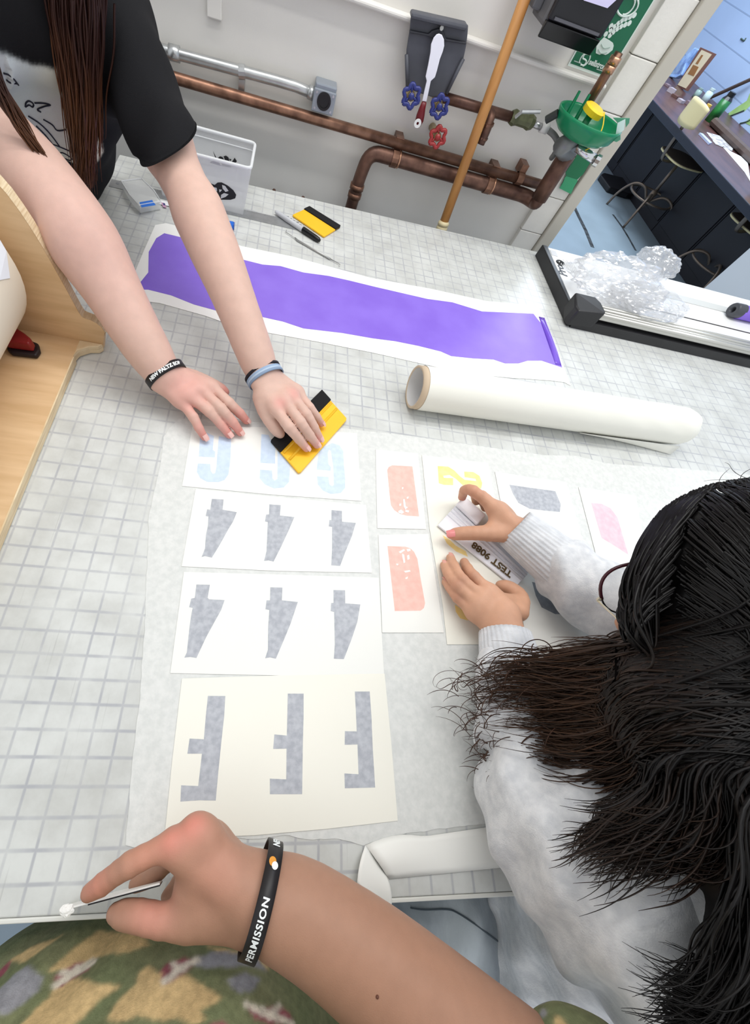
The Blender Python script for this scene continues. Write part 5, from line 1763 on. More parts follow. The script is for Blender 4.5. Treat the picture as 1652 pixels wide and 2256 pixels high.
# right arm (flat hand)
wA = ca(330, 430, 0.052)
elA = T(62, 372, 0.195)
shA = Vector((-0.30, 0.73, TH + 0.30))
B.layer(0.02, 0.02)
pA = smooth_path([wA, T(305, 738, 0.085), T(228, 604, 0.13), T(165, 505, 0.165), elA], 3)
nA = np.linspace(0, 1, len(pA))
B.chain(pA, list(np.interp(nA, [0, 0.1, 0.35, 0.65, 0.9, 1], [0.0235, 0.0245, 0.033, 0.041, 0.043, 0.041])))
B.chain([elA, elA.lerp(shA, 0.5), shA], [0.041, 0.043, 0.048])
hand(B, wA, [[ca(1010, 600, .040), ca(1235, 815, .036), ca(1385, 955, .022), ca(1478, 1058, .0095)],
             [ca(880, 665, .043), ca(1120, 890, .040), ca(1290, 1085, .024), ca(1390, 1222, .0095)],
             [ca(720, 745, .041), ca(960, 930, .036), ca(1120, 1105, .022), ca(1237, 1255, .0095)],
             [ca(570, 800, .034), ca(735, 1010, .030), ca(815, 1165, .020), ca(892, 1292, .009)]],
     [ca(560, 420, .040), ca(820, 480, .026), ca(1030, 575, .018), ca(1180, 655, .013)], wr=0.022)
VA = B.mesh()
BL = Body(0.0019)
wB = cbk(390, 330, 0.050)
elB = T(432, 458, 0.165)
shB = Vector((-0.078, 0.90, TH + 0.275))
BL.layer(0.02, 0.02)
pB = smooth_path([wB, T(545, 735, 0.085), T(497, 612, 0.125), T(458, 520, 0.15), elB], 3)
nB = np.linspace(0, 1, len(pB))
BL.chain(pB, list(np.interp(nB, [0, 0.1, 0.35, 0.65, 0.85, 1], [0.0225, 0.023, 0.0275, 0.0325, 0.0325, 0.033])))
BL.chain([elB, elB.lerp(shB, 0.35), elB.lerp(shB, 0.7), shB], [0.0335, 0.038, 0.041, 0.046])
hand(BL, wB, [[cbk(570, 790, .046), cbk(745, 1030, .046), cbk(880, 1190, .030), cbk(985, 1318, .0165)],
              [cbk(700, 700, .050), cbk(900, 955, .050), cbk(1030, 1140, .034), cbk(1130, 1270, .0165)],
              [cbk(800, 620, .049), cbk(985, 850, .048), cbk(1090, 1030, .034), cbk(1172, 1185, .0165)],
              [cbk(880, 560, .044), cbk(1030, 750, .042), cbk(1130, 880, .030), cbk(1195, 975, .0165)]],
     [cbk(350, 620, .040), cbk(430, 850, .030), cbk(540, 1020, .022), cbk(620, 1120, .018)], wr=0.022, palm_r=0.0120)
VB = BL.mesh()
# trunk, neck, head, legs in a coarser grid
BT = Body(0.006)
BT.layer(0.05, 0.05)
ch = Vector((-0.19, 0.83, TH + 0.26))
hp_ = Vector((-0.44, 1.02, TH - 0.08))
ax_ = Vector((0.82, 0.55, 0))
fw_ = Vector((0.55, -0.82, 0.2))
BT.cap(ch - ax_ * 0.07, hp_ - ax_ * 0.06, 0.062, 0.07)
BT.cap(ch + ax_ * 0.07, hp_ + ax_ * 0.06, 0.062, 0.07)
BT.cap(shA, shB, 0.040)
hdP = Vector((-0.15, 0.75, TH + 0.575))
BT.cap(ch + Vector((0.0, -0.02, 0.05)), hdP - Vector((0.02, -0.03, 0.09)), 0.038, 0.042)
BT.cap(hdP + Vector((-0.01, 0.02, 0.03)), hdP + Vector((0.012, -0.025, -0.06)), 0.078, 0.055)
BT.cap(hdP + Vector((0.05, -0.065, -0.01)), hdP + Vector((0.06, -0.085, -0.03)), 0.014, 0.012)
for s_ in (-1, 1):
    hip = hp_ + ax_ * 0.08 * s_ + Vector((0, 0, -0.06))
    kn = Vector((hip.x, hip.y + 0.02, 0.46))
    an = Vector((hip.x, hip.y + 0.05, 0.07))
    BT.chain([hip, kn, an], [0.085, 0.06, 0.045])
    BT.cap(an + Vector((0, 0.02, -0.02)), an + Vector((0.08, -0.11, -0.03)), 0.04, 0.036)
VT = BT.mesh()
V, Q = join([VA, VB, VT])
base = srgb(214, 179, 164)
pink = srgb(224, 150, 142)
red = srgb(214, 122, 116)
spots = []
for p in ((1478, 1058, .012), (1390, 1222, .012), (1237, 1255, .012), (892, 1292, .012), (1180, 655, .015)):
    spots.append((ca(*p), 0.016, red, 0.75))
for p in ((1385, 955, .025), (1290, 1085, .025), (1120, 1105, .022), (815, 1165, .02), (700, 900, .03)):
    spots.append((ca(*p), 0.016, pink, 0.6))
spots.append((ca(650, 650, .045), 0.045, pink, 0.55))
for p in ((985, 1318, .018), (1130, 1270, .018), (1172, 1185, .018), (1195, 975, .018), (620, 680, .06), (800, 560, .06)):
    spots.append((cbk(*p), 0.014, pink, 0.6))
spots.append((T(200, 560, 0.16), 0.12, srgb(212, 170, 160), 0.6))
tint = blobs(V, spots, base)
obj('body', np_mesh('person_body', V, Q, tint), skin_a, pa_)
zup = Vector((0, 0, 1))
for a, b in (((1478, 1058, .0095), (1385, 955, .022)), ((1390, 1222, .0095), (1290, 1085, .024)), ((1237, 1255, .0095), (1120, 1105, .022)), ((892, 1292, .009), (815, 1165, .020))):
    nail(ca(*a), ca(*b), zup, 0.0066, 0.0105, nail_m, pa_)
for a, b in (((985, 1318, .0165), (880, 1190, .030)), ((1130, 1270, .0165), (1030, 1140, .034)), ((1172, 1185, .0165), (1090, 1030, .034)), ((1195, 975, .0165), (1130, 880, .030))):
    nail(cbk(*a), cbk(*b), zup, 0.0066, 0.0105, nail_m, pa_)
# wristbands
blackband = mat('band_black', srgb(30, 27, 29), 0.45)
bw_c = ca(345, 430, 0.052)
axA = (ca(600, 720, 0.045) - T(305, 738, 0.085))
bandA_c = T(366, 826, 0.0515)
band('wristband', bandA_c, axA, Vector((1, 1, 0)), 0.0310, 0.0275, 0.0125, blackband, pa_)
ref = Vector((1, 1, 0))
white_l = mat('band_letters', srgb(236, 240, 240), 0.5)
band_text('NEW PALTZ EOP', bandA_c, axA, ref, 0.0310, 0.0275, 0.0070, 2.72, white_l, pa_, flip=-1)
axB = (cbk(700, 700, 0.05) - T(545, 735, 0.085))
bB = T(581, 826, 0.051)
band('hair_tie', bB - axB.normalized() * 0.004, axB, Vector((1, 0, 0)), 0.0295, 0.0272, 0.0045, mat('tie_black', srgb(28, 24, 32), 0.7), pa_, 0.0022)
for k, (o_, c_) in enumerate(((0.0015, (150, 172, 200)), (0.005, (176, 194, 214)), (0.0085, (134, 154, 180)))):
    band('hair_tie', bB + axB.normalized() * o_ + Vector((0, 0, 0.0006 * k)), axB, Vector((1, 0, 0)), 0.0295, 0.0272, 0.0038, mat('tie_blue_%d' % k, srgb(*c_), 0.7), pa_, 0.0020)

# T-shirt
BS = Body(0.0031)
BS.layer(0.05, 0.05)
lo_hem = hp_ + Vector((-0.02, 0.01, -0.12))
BS.cap(ch - ax_ * 0.08 + Vector((0, 0, 0.02)), lo_hem - ax_ * 0.075, 0.096, 0.112)
BS.cap(ch + ax_ * 0.08 + Vector((0, 0, 0.02)), lo_hem + ax_ * 0.085, 0.096, 0.120)
BS.cap(shA + Vector((0, 0, 0.005)), shB + Vector((0, 0, 0.005)), 0.060)
hemB = elB.lerp(shB, 0.40)
BS.layer(0.02, 0.03)
BS.cap(shB + Vector((0, 0, 0.004)), elB.lerp(shB, 0.22), 0.058, 0.0485)
hemA = elA.lerp(shA, 0.5)
BS.cap(shA, hemA, 0.062, 0.056)


def fold_disp(X, Y, Z):
    return 0.004 * np.sin(X * 34 + Z * 26 + Y * 20) * np.sin(Z * 17 + X * 11) + 0.003 * np.sin(X * 60 - Y * 47 + Z * 20)


# flat sleeve hem: cut everything beyond the hem plane near the arm
Fv, Fq = BS.mesh(fold_disp)
dB = (hemB - shB).normalized()
dB = (dB + 0.85 * (hemB - Vector(CAMP)).normalized()).normalized()      # loose hem hangs lower at the front
vv = Fv - vec(hemB)
al = vv @ vec(dB)
rad = np.linalg.norm(vv - al[:, None] * vec(dB), axis=1)
msk = (al > 0) & (rad < 0.12) & ((Fv - vec(shB)) @ vec((hemB - shB).normalized()) > 0.05)
Fv[msk] -= al[msk][:, None] * vec(dB)
dA_ = (hemA - shA).normalized()
vv = Fv - vec(hemA)
al = vv @ vec(dA_)
rad = np.linalg.norm(vv - al[:, None] * vec(dA_), axis=1)
msk = (al > 0) & (rad < 0.075)
Fv[msk] -= al[msk][:, None] * vec(dA_)
# printed panel on the shirt front: cream area below the chest, with line drawing
blackc = np.array(srgb(24, 24, 27))
tn = np.tile(blackc, (len(Fv), 1))
rel = Fv - CAMP
cz = rel @ RC[2]
pxs = np.stack([rel @ RC[0] / cz * FPX + CXP, rel @ RC[1] / cz * FPX + CYP], 1)


def inpoly(P, poly):
    x, y = P[:, 0], P[:, 1]
    c_ = np.zeros(len(P), bool)
    n = len(poly)
    for i in range(n):
        x1, y1 = poly[i]
        x2, y2 = poly[(i + 1) % n]
        cond = ((y1 > y) != (y2 > y)) & (x < (x2 - x1) * (y - y1) / (y2 - y1 + 1e-12) + x1)
        c_ ^= cond
    return c_


tc_ = lambda p: crop(p, 0, 0, 4.512)
front = (Fv - vec(ch)) @ vec(fw_) > -0.02
pan_poly = tc_([(-500, 480), (0, 530), (180, 590), (300, 645), (520, 685), (700, 690), (860, 780), (920, 900), (960, 1180), (1000, 1400), (1028, 1510), (965, 1610), (1000, 1760), (980, 1900), (940, 2060), (900, 2140), (600, 2500), (-500, 2500)])
inp = inpoly(pxs, pan_poly) & front
cream = np.array(srgb(228, 222, 200))
pale = np.array(srgb(216, 226, 228))
w_ = np.clip((pxs[:, 0] - 60) / 100, 0, 1)[:, None]
tn[inp] = (pale * (1 - w_) + cream * w_)[inp]
tn = relax(tn, Fq, 2, 0.5)
shirt = attr_mat('tshirt_cotton', 0.85, bump=0.25, bscale=900, sheen=0.0, spec=0.2)
so = obj('t_shirt', np_mesh('t_shirt', Fv, Fq, tn), shirt, pa_)
# the drawing's ink lines lie on the cloth
inkl = mat('shirt_ink', srgb(36, 38, 52), 0.8)
bpy.context.view_layer.update()
dg = bpy.context.evaluated_depsgraph_get()
from mathutils.bvhtree import BVHTree
bvh = BVHTree.FromPolygons([tuple(v) for v in Fv], [tuple(int(i) for i in q) for q in Fq])


def on_cloth(px, py, tree):
    d = Vector(ray(px, py)).normalized()
    h = tree.ray_cast(Vector(CAMP), d)
    return None if h[0] is None else h[0] + h[1] * 0.0006 * (1 if h[1].dot(d) < 0 else -1)


for ln in ([(30, 725), (90, 745), (140, 790), (180, 840)], [(60, 790), (100, 820), (160, 825)], [(250, 1060), (255, 1020), (285, 1000), (330, 1030), (320, 1060), (285, 1040), (250, 1060)],
           [(340, 1020), (430, 1022), (500, 1040), (440, 1055), (370, 1085), (405, 1110)], [(280, 1150), (400, 1230), (500, 1330), (590, 1450)], [(360, 1250), (450, 1340), (525, 1435)],
           [(485, 1420), (600, 1460), (750, 1545), (745, 1690)], [(430, 1185), (520, 1240), (570, 1295), (660, 1285)], [(560, 1530), (620, 1515), (710, 1570), (690, 1590), (620, 1565), (610, 1610)],
           [(640, 1590), (690, 1620), (680, 1650), (640, 1655)], [(820, 1580), (810, 1800), (740, 1780)], [(855, 2030), (890, 2000), (908, 1960)]):
    q = [on_cloth(x, y, bvh) for x, y in tc_(ln)]
    q = [p for p in q if p is not None]
    if len(q) > 1:
        MB().tube(smooth_path(q, 4), 0.0011, 5).build('print_line', inkl, so)
# dark trousers
BP = Body(0.007)
BP.layer(0.05, 0.05)
for s_ in (-1, 1):
    hip = hp_ + ax_ * 0.08 * s_ + Vector((0, 0, -0.06))
    kn = Vector((hip.x, hip.y + 0.02, 0.46))
    an = Vector((hip.x, hip.y + 0.05, 0.10))
    BP.chain([hip + Vector((0, 0, 0.05)), kn, an], [0.097, 0.076, 0.066])
PV, PQ = BP.mesh()
obj('trousers', np_mesh('trousers', PV, PQ), mat('trousers_black', srgb(24, 24, 28), 0.85, bump=0.2), pa_)

# long dark brown hair
hr = np.random.default_rng(5)
paths, cols = [], []
M = 26
locks = [  # (top px, mid px, tip px, y-plane, spread, count)
    ((165, -60), (178, 150), (192, 395), 0.775, 0.011, 420),
    ((140, -60), (150, 120), (176, 380), 0.77, 0.009, 260),
    ((190, -60), (198, 160), (205, 330), 0.78, 0.009, 260),
    ((178, -60), (190, 200), (183, 400), 0.765, 0.008, 200),
    ((-40, 90), (25, 240), (113, 372), 0.60, 0.0035, 90)]
for a, b, c_, yy, sp, n in locks:
    A_, B_, C_ = Wy(*a, yy + 0.01), Wy(*b, yy), Wy(*c_, yy - 0.01)
    for i in range(n):
        off = hr.normal(size=3) * sp
        off2 = hr.normal(size=3) * sp * 0.4
        tt_ = np.linspace(0, 1, M)[:, None]
        en = hr.uniform(0.8, 1.04)
        tt2 = tt_ * en
        p = (1 - tt2) ** 2 * vec(A_) + 2 * tt2 * (1 - tt2) * (vec(B_) * 2 - (vec(A_) + vec(C_)) / 2) + tt2 ** 2 * vec(C_)
        p = p + off * (1 - 0.5 * tt_) + off2 * tt_ ** 2 + 0.002 * np.sin(tt_ * 9 + i) * np.array([1, 0.4, 0])
        paths.append(p)
        k = hr.uniform(0, 1)
        dk, lt = np.array(srgb(52, 30, 26)), np.array(srgb(112, 72, 46))
        g_ = np.clip((tt_ - 0.35) / 0.5, 0, 1) * (0.5 + 0.5 * k)
        cols.append(dk * (1 - g_) + lt * g_)
# scalp hair around the head
for i in range(900):
    d = hr.normal(size=3)
    d /= np.linalg.norm(d)
    if d @ np.array([0.5, -0.75, -0.2]) > 0.35:
        continue
    tt_ = np.linspace(0, 1, M)[:, None]
    root = vec(hdP) + d * 0.085
    p = root + d * 0.03 * np.sin(tt_ * 2.2) + np.array([0, 0, -1]) * 0.13 * tt_ ** 1.3 + np.array([-0.03, 0.02, 0]) * tt_
    paths.append(p)
    cols.append(np.tile(np.array(srgb(50, 30, 26)), (M, 1)))
HV, HQ = strands(np.array(paths), 0.0014, 0.0003)
hc_ = np.repeat(np.array(cols).reshape(-1, 3), 3, axis=0)
obj('hair', np_mesh('hair', HV, HQ, hc_), hair_mat('hair_brown', (0.03, 0.02, 0.015), None), pa_)

# close hair on the head, and the face above the picture's edge
BHm = Body(0.006)
BHm.layer(0.03, 0.03)
fd = Vector((0.5, -0.78, -0.3)).normalized()
BHm.cap(hdP + Vector((-0.01, 0.02, 0.035)) - fd * 0.022, hdP - fd * 0.03 + Vector((-0.01, 0.015, -0.05)), 0.080, 0.062)
hv, hq = BHm.mesh()
obj('hair_mass', np_mesh('hair_mass', hv, hq, np.tile(np.array(srgb(50, 30, 26)), (len(hv), 1))), hair_mat('hair_brown', (0, 0, 0), None), pa_)
fs_ = fd.cross(zup).normalized()
fu_ = fs_.cross(fd)
for s_ in (-1, 1):
    e0 = hdP + Vector((-0.002, 0.0, 0.0)) + fd * 0.066 + fs_ * 0.030 * s_
    MB().lathe(e0 - fd * 0.006, fd, [(0, 0.0), (0.001, 0.007), (0.006, 0.0095), (0.010, 0.006), (0.0115, 0.0)], 14).build('eye', mat('eye_white', srgb(226, 224, 220), 0.3), pa_, smooth=True)
    MB().lathe(e0 + fd * 0.0030, fd, [(0, 0.0052), (0.0016, 0.0048), (0.0022, 0.0)], 12).build('iris', mat('iris_brown', srgb(52, 36, 28), 0.2), pa_, smooth=True)
mo_ = hdP + Vector((0.012, -0.025, -0.06)) + fd * 0.052
MB().tube(smooth_path([mo_ - fs_ * 0.020 - fd * 0.004, mo_ + fu_ * 0.001, mo_ + fs_ * 0.020 - fd * 0.004], 4), [0.002, 0.003, 0.004, 0.0045, 0.0045, 0.0045, 0.004, 0.003, 0.002], 8).build('mouth', mat('lip_rose', srgb(190, 112, 108), 0.4), pa_, smooth=True)
# ------------------------------------------------------------------ person in the pale grey hoodie with dark curly hair
c7 = lambda x, y, z: T(960 + x / 6.354, 1050 + y / 6.354, z)
pg_ = thing('person', 'person in pale grey hoodie with long dark curly hair and glasses bending over the cards', 'person', (0.78, -0.38, 0))
BG = Body(0.0018)
# far hand gripping the white squeegee
wD = c7(1235, 830, 0.048)
elD = Vector((0.80, 0.06, TH + 0.075))
BG.layer(0.02, 0.02)
BG.chain([wD, wD.lerp(elD, 0.45), elD], [0.023, 0.029, 0.034])
hand(BG, wD, [[c7(790, 420, .056), c7(520, 200, .060), c7(405, 195, .046), c7(368, 290, .024)],
              [c7(850, 440, .044), c7(640, 270, .040), c7(560, 270, .026), c7(560, 350, .015)],
              [c7(910, 500, .034), c7(740, 360, .028), c7(680, 370, .020), c7(690, 440, .013)],
              [c7(970, 570, .026), c7(840, 460, .021), c7(790, 480, .016), c7(800, 540, .012)]],
     [c7(950, 800, .046), c7(640, 790, .043), c7(380, 795, .030), c7(215, 812, .020)], wr=0.020, palm_r=0.0125)
VD = BG.mesh()
BE = Body(0.0018)
wE = c7(925, 2010, 0.042)
elE = T(1195, 1790, 0.075)
BE.layer(0.02, 0.02)
BE.chain([wE, wE.lerp(elE, 0.45), elE], [0.0245, 0.030, 0.035])
hand(BE, wE, [[c7(735, 1600, .036), c7(530, 1400, .032), c7(440, 1280, .020), c7(398, 1195, .010)],
              [c7(640, 1680, .040), c7(370, 1450, .035), c7(250, 1250, .020), c7(205, 1135, .010)],
              [c7(575, 1780, .038), c7(310, 1530, .032), c7(175, 1350, .018), c7(120, 1240, .0095)],
              [c7(520, 1890, .031), c7(310, 1700, .025), c7(195, 1550, .016), c7(135, 1475, .009)]],
     [c7(1160, 1890, .034), c7(1180, 1690, .026), c7(1040, 1565, .018), c7(905, 1520, .013)], wr=0.022, palm_r=0.0125)
VE = BE.mesh()
# head, neck and trunk
BH = Body(0.0045)
Hc = Vector((0.658, 0.050, TH + 0.262))
gz = Vector((-0.18, 0.42, -0.89)).normalized()
cr_ = Vector((0.02, 0.9, 0.42))
cr_ = (cr_ - gz * cr_.dot(gz)).normalized()
sd_ = cr_.cross(gz)
BH.layer(0.03, 0.03)
BH.cap(Hc + cr_ * 0.03 - gz * 0.01, Hc - cr_ * 0.015 - gz * 0.01, 0.070, 0.068)
BH.cap(Hc + cr_ * 0.0 + gz * 0.02, Hc - cr_ * 0.06 + gz * 0.035, 0.060, 0.040)
BH.layer(0.008, 0.012)
BH.cap(Hc + cr_ * 0.0 + gz * 0.078, Hc - cr_ * 0.025 + gz * 0.094, 0.008, 0.012)
BH.cap(Hc - cr_ * 0.052 + gz * 0.068 - sd_ * 0.014, Hc - cr_ * 0.052 + gz * 0.068 + sd_ * 0.014, 0.007)
for s_ in (-1, 1):
    BH.cap(Hc + sd_ * 0.060 * s_ - cr_ * 0.0, Hc + sd_ * 0.062 * s_ - cr_ * 0.03 + gz * 0.008, 0.012, 0.008)
nk = Vector((0.70, -0.13, TH + 0.15))
BH.layer(0.04, 0.04)
BH.cap(Hc - cr_ * 0.05 - gz * 0.02, nk, 0.050, 0.052)
tc0 = Vector((0.74, -0.24, TH + 0.02))
tc1 = Vector((0.80, -0.38, TH - 0.24))
BH.cap(nk - Vector((0.08, 0, 0.03)), tc1 - Vector((0.08, 0, 0)), 0.055, 0.06)
BH.cap(nk + Vector((0.10, 0, -0.03)), tc1 + Vector((0.08, 0, 0)), 0.055, 0.06)
hipz = tc1.z
for s_ in (-1, 1):
    h0 = tc1 + Vector((0.09 * s_, 0, -0.03))
    k0_ = Vector((0.55 + 0.26 * (s_ > 0), 0.05, TH - 0.36))
    f0 = Vector((k0_.x, 0.02, 0.07))
    BH.chain([h0, k0_, f0], [0.05, 0.045, 0.04])
    BH.cap(f0 + Vector((0, -0.02, -0.02)), f0 + Vector((0, 0.13, -0.03)), 0.038, 0.034)
VH = BH.mesh()
V, Q = join([VD, VE, VH])
base = srgb(204, 156, 128)
spots = [(c7(370, 300, .025), 0.014, srgb(206, 130, 112), 0.6), (c7(215, 812, .02), 0.012, srgb(214, 132, 118), 0.7), (c7(520, 200, .06), 0.02, srgb(196, 132, 108), 0.4)]
for p in ((530, 1400, .035), (370, 1450, .038), (310, 1530, .035), (310, 1700, .03)):
    spots.append((c7(*p), 0.010, srgb(160, 110, 90), 0.55))
for p in ((735, 1600, .045), (640, 1680, .045), (575, 1780, .045)):
    spots.append((c7(*p), 0.012, srgb(214, 168, 142), 0.5))
tint = blobs(V, spots, base)
obj('body', np_mesh('person_body', V, Q, tint), skin_g, pg_)
nail(c7(215, 812, .022), c7(380, 795, .030), Vector((-0.2, -0.1, 1)), 0.0086, 0.0125, mat('nail_rose', srgb(226, 140, 138), 0.25), pg_)
for a, b in (((205, 1135, .010), (250, 1250, .020)), ((120, 1240, .0095), (175, 1350, .018)), ((135, 1475, .009), (195, 1550, .016))):
    nail(c7(*a), c7(*b), zup, 0.0066, 0.0105, nail_g, pg_)

# hoodie
hood_m = mat('hoodie_fleece', srgb(226, 227, 229), 0.9, color2=srgb(206, 208, 212), vscale=90, bump=0.3, bscale=700, sheen=0.2, detail=6)
BO = Body(0.0032)
BO.layer(0.03, 0.03)
shE = Vector((0.60, -0.16, TH + 0.115))
shD = Vector((0.88, -0.10, TH + 0.15))
cuffE = wE.lerp(elE, 0.20)
cuffD = wD.lerp(elD, 0.10)
BO.chain([cuffE.lerp(elE, 0.12), cuffE.lerp(elE, 0.5), elE, elE.lerp(shE, 0.5), shE], [0.036, 0.046, 0.052, 0.062, 0.075])
BO.chain([cuffD.lerp(elD, 0.12), cuffD.lerp(elD, 0.35), cuffD.lerp(elD, 0.7), elD, elD.lerp(shD, 0.5), shD], [0.034, 0.042, 0.047, 0.050, 0.058, 0.07])
BO.layer(0.06, 0.05)
BO.cap(shE, shD, 0.085, 0.085)
BO.cap(shE + Vector((0.05, -0.02, -0.02)), tc1 + Vector((-0.07, 0.02, -0.02)), 0.085, 0.105)
BO.cap(shD + Vector((-0.04, -0.02, -0.02)), tc1 + Vector((0.08, 0.02, -0.02)), 0.085, 0.105)


def hd_disp(X, Y, Z):
    return 1.5 * (0.0035 * np.sin(X * 50 + Y * 37 + Z * 43) * np.sin(Z * 29 - X * 21) + 0.0026 * np.sin(X * 95 - Y * 73 + Z * 60) * np.sin(Y * 40 + X * 30)
            + 0.0022 * np.sin(130 * (X * 0.5 - Y * 0.3 + Z * 0.6)))


OV, OQ = BO.mesh(hd_disp)
hoodie = obj('hoodie', np_mesh('hoodie', OV, OQ), hood_m, pg_)
# hood bunched behind the neck
BHd = Body(0.004)
BHd.layer(0.03, 0.03)
hc0 = nk + Vector((0.0, -0.03, 0.05))
BHd.chain(smooth_path([hc0 + Vector((-0.10, 0.03, -0.02)), hc0 + Vector((-0.06, -0.05, 0.0)), hc0 + Vector((0.04, -0.07, 0.01)), hc0 + Vector((0.11, 0.0, 0.0)), hc0 + Vector((0.1, 0.05, -0.01))], 4), [0.034] * 17)
V2, Q2 = BHd.mesh(hd_disp)
obj('hood', np_mesh('hood', V2, Q2), hood_m, hoodie)
cuff_m = mat('hoodie_rib', srgb(222, 223, 226), 0.9, color2=srgb(204, 206, 210), vscale=60, bump=0.3, bscale=500)


def cuff(a, b, r0, r1, up, fl):
    """ribbed cuff, open at the hand"""
    a, b = Vector(a), Vector(b)
    ax = (b - a).normalized()
    up = Vector(up)
    up = (up - ax * up.dot(ax)).normalized()
    sd = ax.cross(up)
    L = (b - a).length

    def f(u, v):
        an = 2 * math.pi * u
        # outer wall out to the lip, then back inside
        if v < 0.7:
            t = 1 - v / 0.7
            r = r0 + (r1 - r0) * t
        else:
            t = (v - 0.7) / 0.3 * 0.4
            r = r0 - 0.0028
        r *= 1 + 0.018 * math.cos(an * 34)
        return a + ax * (t * L) + sd * math.cos(an) * r + up * math.sin(an) * r * fl
    return grid_surface('cuff', f, 136, 12, cuff_m, hoodie)


cuff(wE.lerp(elE, 0.07), wE.lerp(elE, 0.42), 0.0335, 0.044, zup, 0.85)
cuff(wD.lerp(elD, -0.10), wD.lerp(elD, 0.30), 0.0335, 0.041, zup, 0.95)
# jeans
BJ = Body(0.005)
BJ.layer(0.03, 0.03)
for s_ in (-1, 1):
    h0 = tc1 + Vector((0.085 * s_, 0, -0.03))
    k0_ = Vector((0.55 + 0.26 * (s_ > 0), 0.05, TH - 0.36))
    f0 = Vector((k0_.x, 0.02, 0.14))
    if s_ < 0:
        BJ.chain([h0, Vector((0.62, -0.27, TH - 0.25)), k0_, f0], [0.105, 0.105, 0.082, 0.07])
    else:
        BJ.chain([h0, k0_, f0], [0.10, 0.08, 0.07])


def jn_disp(X, Y, Z):
    return 0.004 * np.sin(X * 70 + Y * 30 + Z * 20) * np.sin(Y * 22 + X * 12) + 0.002 * np.sin(X * 120 - Y * 60)


JV, JQ = BJ.mesh(jn_disp)
jeans = obj('jeans', np_mesh('jeans', JV, JQ), mat('jeans_wash', srgb(190, 198, 203), 0.8, color2=srgb(140, 148, 156), vscale=26, bump=0.25, bscale=900, stretch=(1, 0.3, 0.3)), pg_)
jb = BVHTree.FromPolygons([tuple(v) for v in JV], [tuple(int(i) for i in q) for q in JQ])
sm = [on_cloth(x, y, jb) for x, y in [(905, 2000), (935, 2004), (985, 2003), (1010, 2012), (1045, 2035), (1085, 2065), (1120, 2090), (1160, 2115)]]
sm = [p for p in sm if p is not None]
if len(sm) > 2:
    MB().tube(smooth_path(sm, 4), 0.0011, 5).build('seam', mat('jean_seam', srgb(84, 94, 102), 0.8), jeans)

# glasses
fr_m = mat('glasses_maroon', srgb(70, 28, 38), 0.25)
lens_m = mat('glasses_lens', (0.9, 0.93, 0.95), 0.05, alpha=0.18)
gl_m = mat('glasses_gold', srgb(222, 214, 190), 0.3, metal=0.5)
gl = bpy.data.objects.new('glasses', None)
COL.objects.link(gl)
gl.location = Hc
gl.parent = pg_
gl.matrix_parent_inverse = Matrix.Translation(-pg_.location)
lc1 = D(1392, 1296, 0.412)
g_up = (D(1400, 1236, 0.405) - D(1415, 1352, 0.415)).normalized()
g_sd = (D(1470, 1285, 0.405) - D(1330, 1300, 0.412)).normalized()
g_sd = (g_sd - g_up * g_sd.dot(g_up)).normalized()


def lens_pt(c, t, k=1.0):
    x = 0.030 * math.copysign(abs(math.cos(t)) ** 0.8, math.cos(t))
    y = 0.0265 * math.copysign(abs(math.sin(t)) ** 0.85, math.sin(t))
    return c + g_sd * x * k + g_up * y * k


for cc_ in (lc1, lc1 + g_sd * 0.068):
    ring = [lens_pt(cc_, t) for t in np.linspace(0, 2 * math.pi, 41)]
    MB().tube(ring[:22], 0.0017, 8).build('rim_upper', fr_m, gl, smooth=True)
    MB().tube(ring[21:], 0.0009, 8).build('rim_lower', mat('rim_dark', srgb(30, 26, 30), 0.3), gl, smooth=True)
    MB().prism([lens_pt(cc_, t, 0.97) for t in np.linspace(0, 2 * math.pi, 29)[:-1]], g_up.cross(g_sd) * 0.001).build('lens', lens_m, gl)
MB().tube(smooth_path([lc1 + g_sd * 0.028 + g_up * 0.008, lc1 + g_sd * 0.034 + g_up * 0.012, lc1 + g_sd * 0.040 + g_up * 0.008], 4), 0.0012, 6).build('bridge', gl_m, gl, smooth=True)
hinge = lc1 - g_sd * 0.031 - g_up * 0.006
MB().tube([hinge, hinge - g_sd * 0.003, D(1372, 1374, 0.385), D(1440, 1440, 0.36)], 0.0011, 6).build('temple', gl_m, gl, smooth=True)
MB().tube([hinge + g_up * 0.002, hinge - g_sd * 0.003], 0.002, 6).build('hinge', gl_m, gl)

# ---------------- hair: thousands of dark locks that run over the scalp, gather, fall and curl at the ends
hr = np.random.default_rng(23)
paths, cols, rads = [], [], []
M = 46
Hn, gn, cn, sn = vec(Hc), vec(gz), vec(cr_), vec(sd_)
E_ax = np.array([0.084, 0.118, 0.090])     # along side, crown, face
Ho = Hn + cn * 0.012
left_s = -1 if (sn[0] > 0) else 1          # her left side


def scalp(d):
    return Ho + sn * d[0] * E_ax[0] + cn * d[1] * E_ax[1] + gn * d[2] * E_ax[2]


def push_out(p, k=1.0):
    q = p - Ho
    l = np.array([q @ sn, q @ cn, q @ gn]) / E_ax
    e = np.linalg.norm(l)
    return p if e >= k else scalp(l / max(e, 1e-4) * k)


def cr_spline(C, m):
    C = np.asarray(C)
    n = len(C)
    t = np.linspace(0, n - 1.0001, m)
    i = t.astype(int)
    f = (t - i)[:, None]
    g = lambda k: C[np.clip(k, 0, n - 1)]
    p0, p1, p2, p3 = g(i - 1), g(i), g(i + 1), g(i + 2)
    return 0.5 * (2 * p1 + (p2 - p0) * f + (2 * p0 - 5 * p1 + 4 * p2 - p3) * f ** 2 + (3 * p1 - p0 - 3 * p2 + p3) * f ** 3)


def edge(pts):
    return np.array([vec(D(*p)) for p in pts])


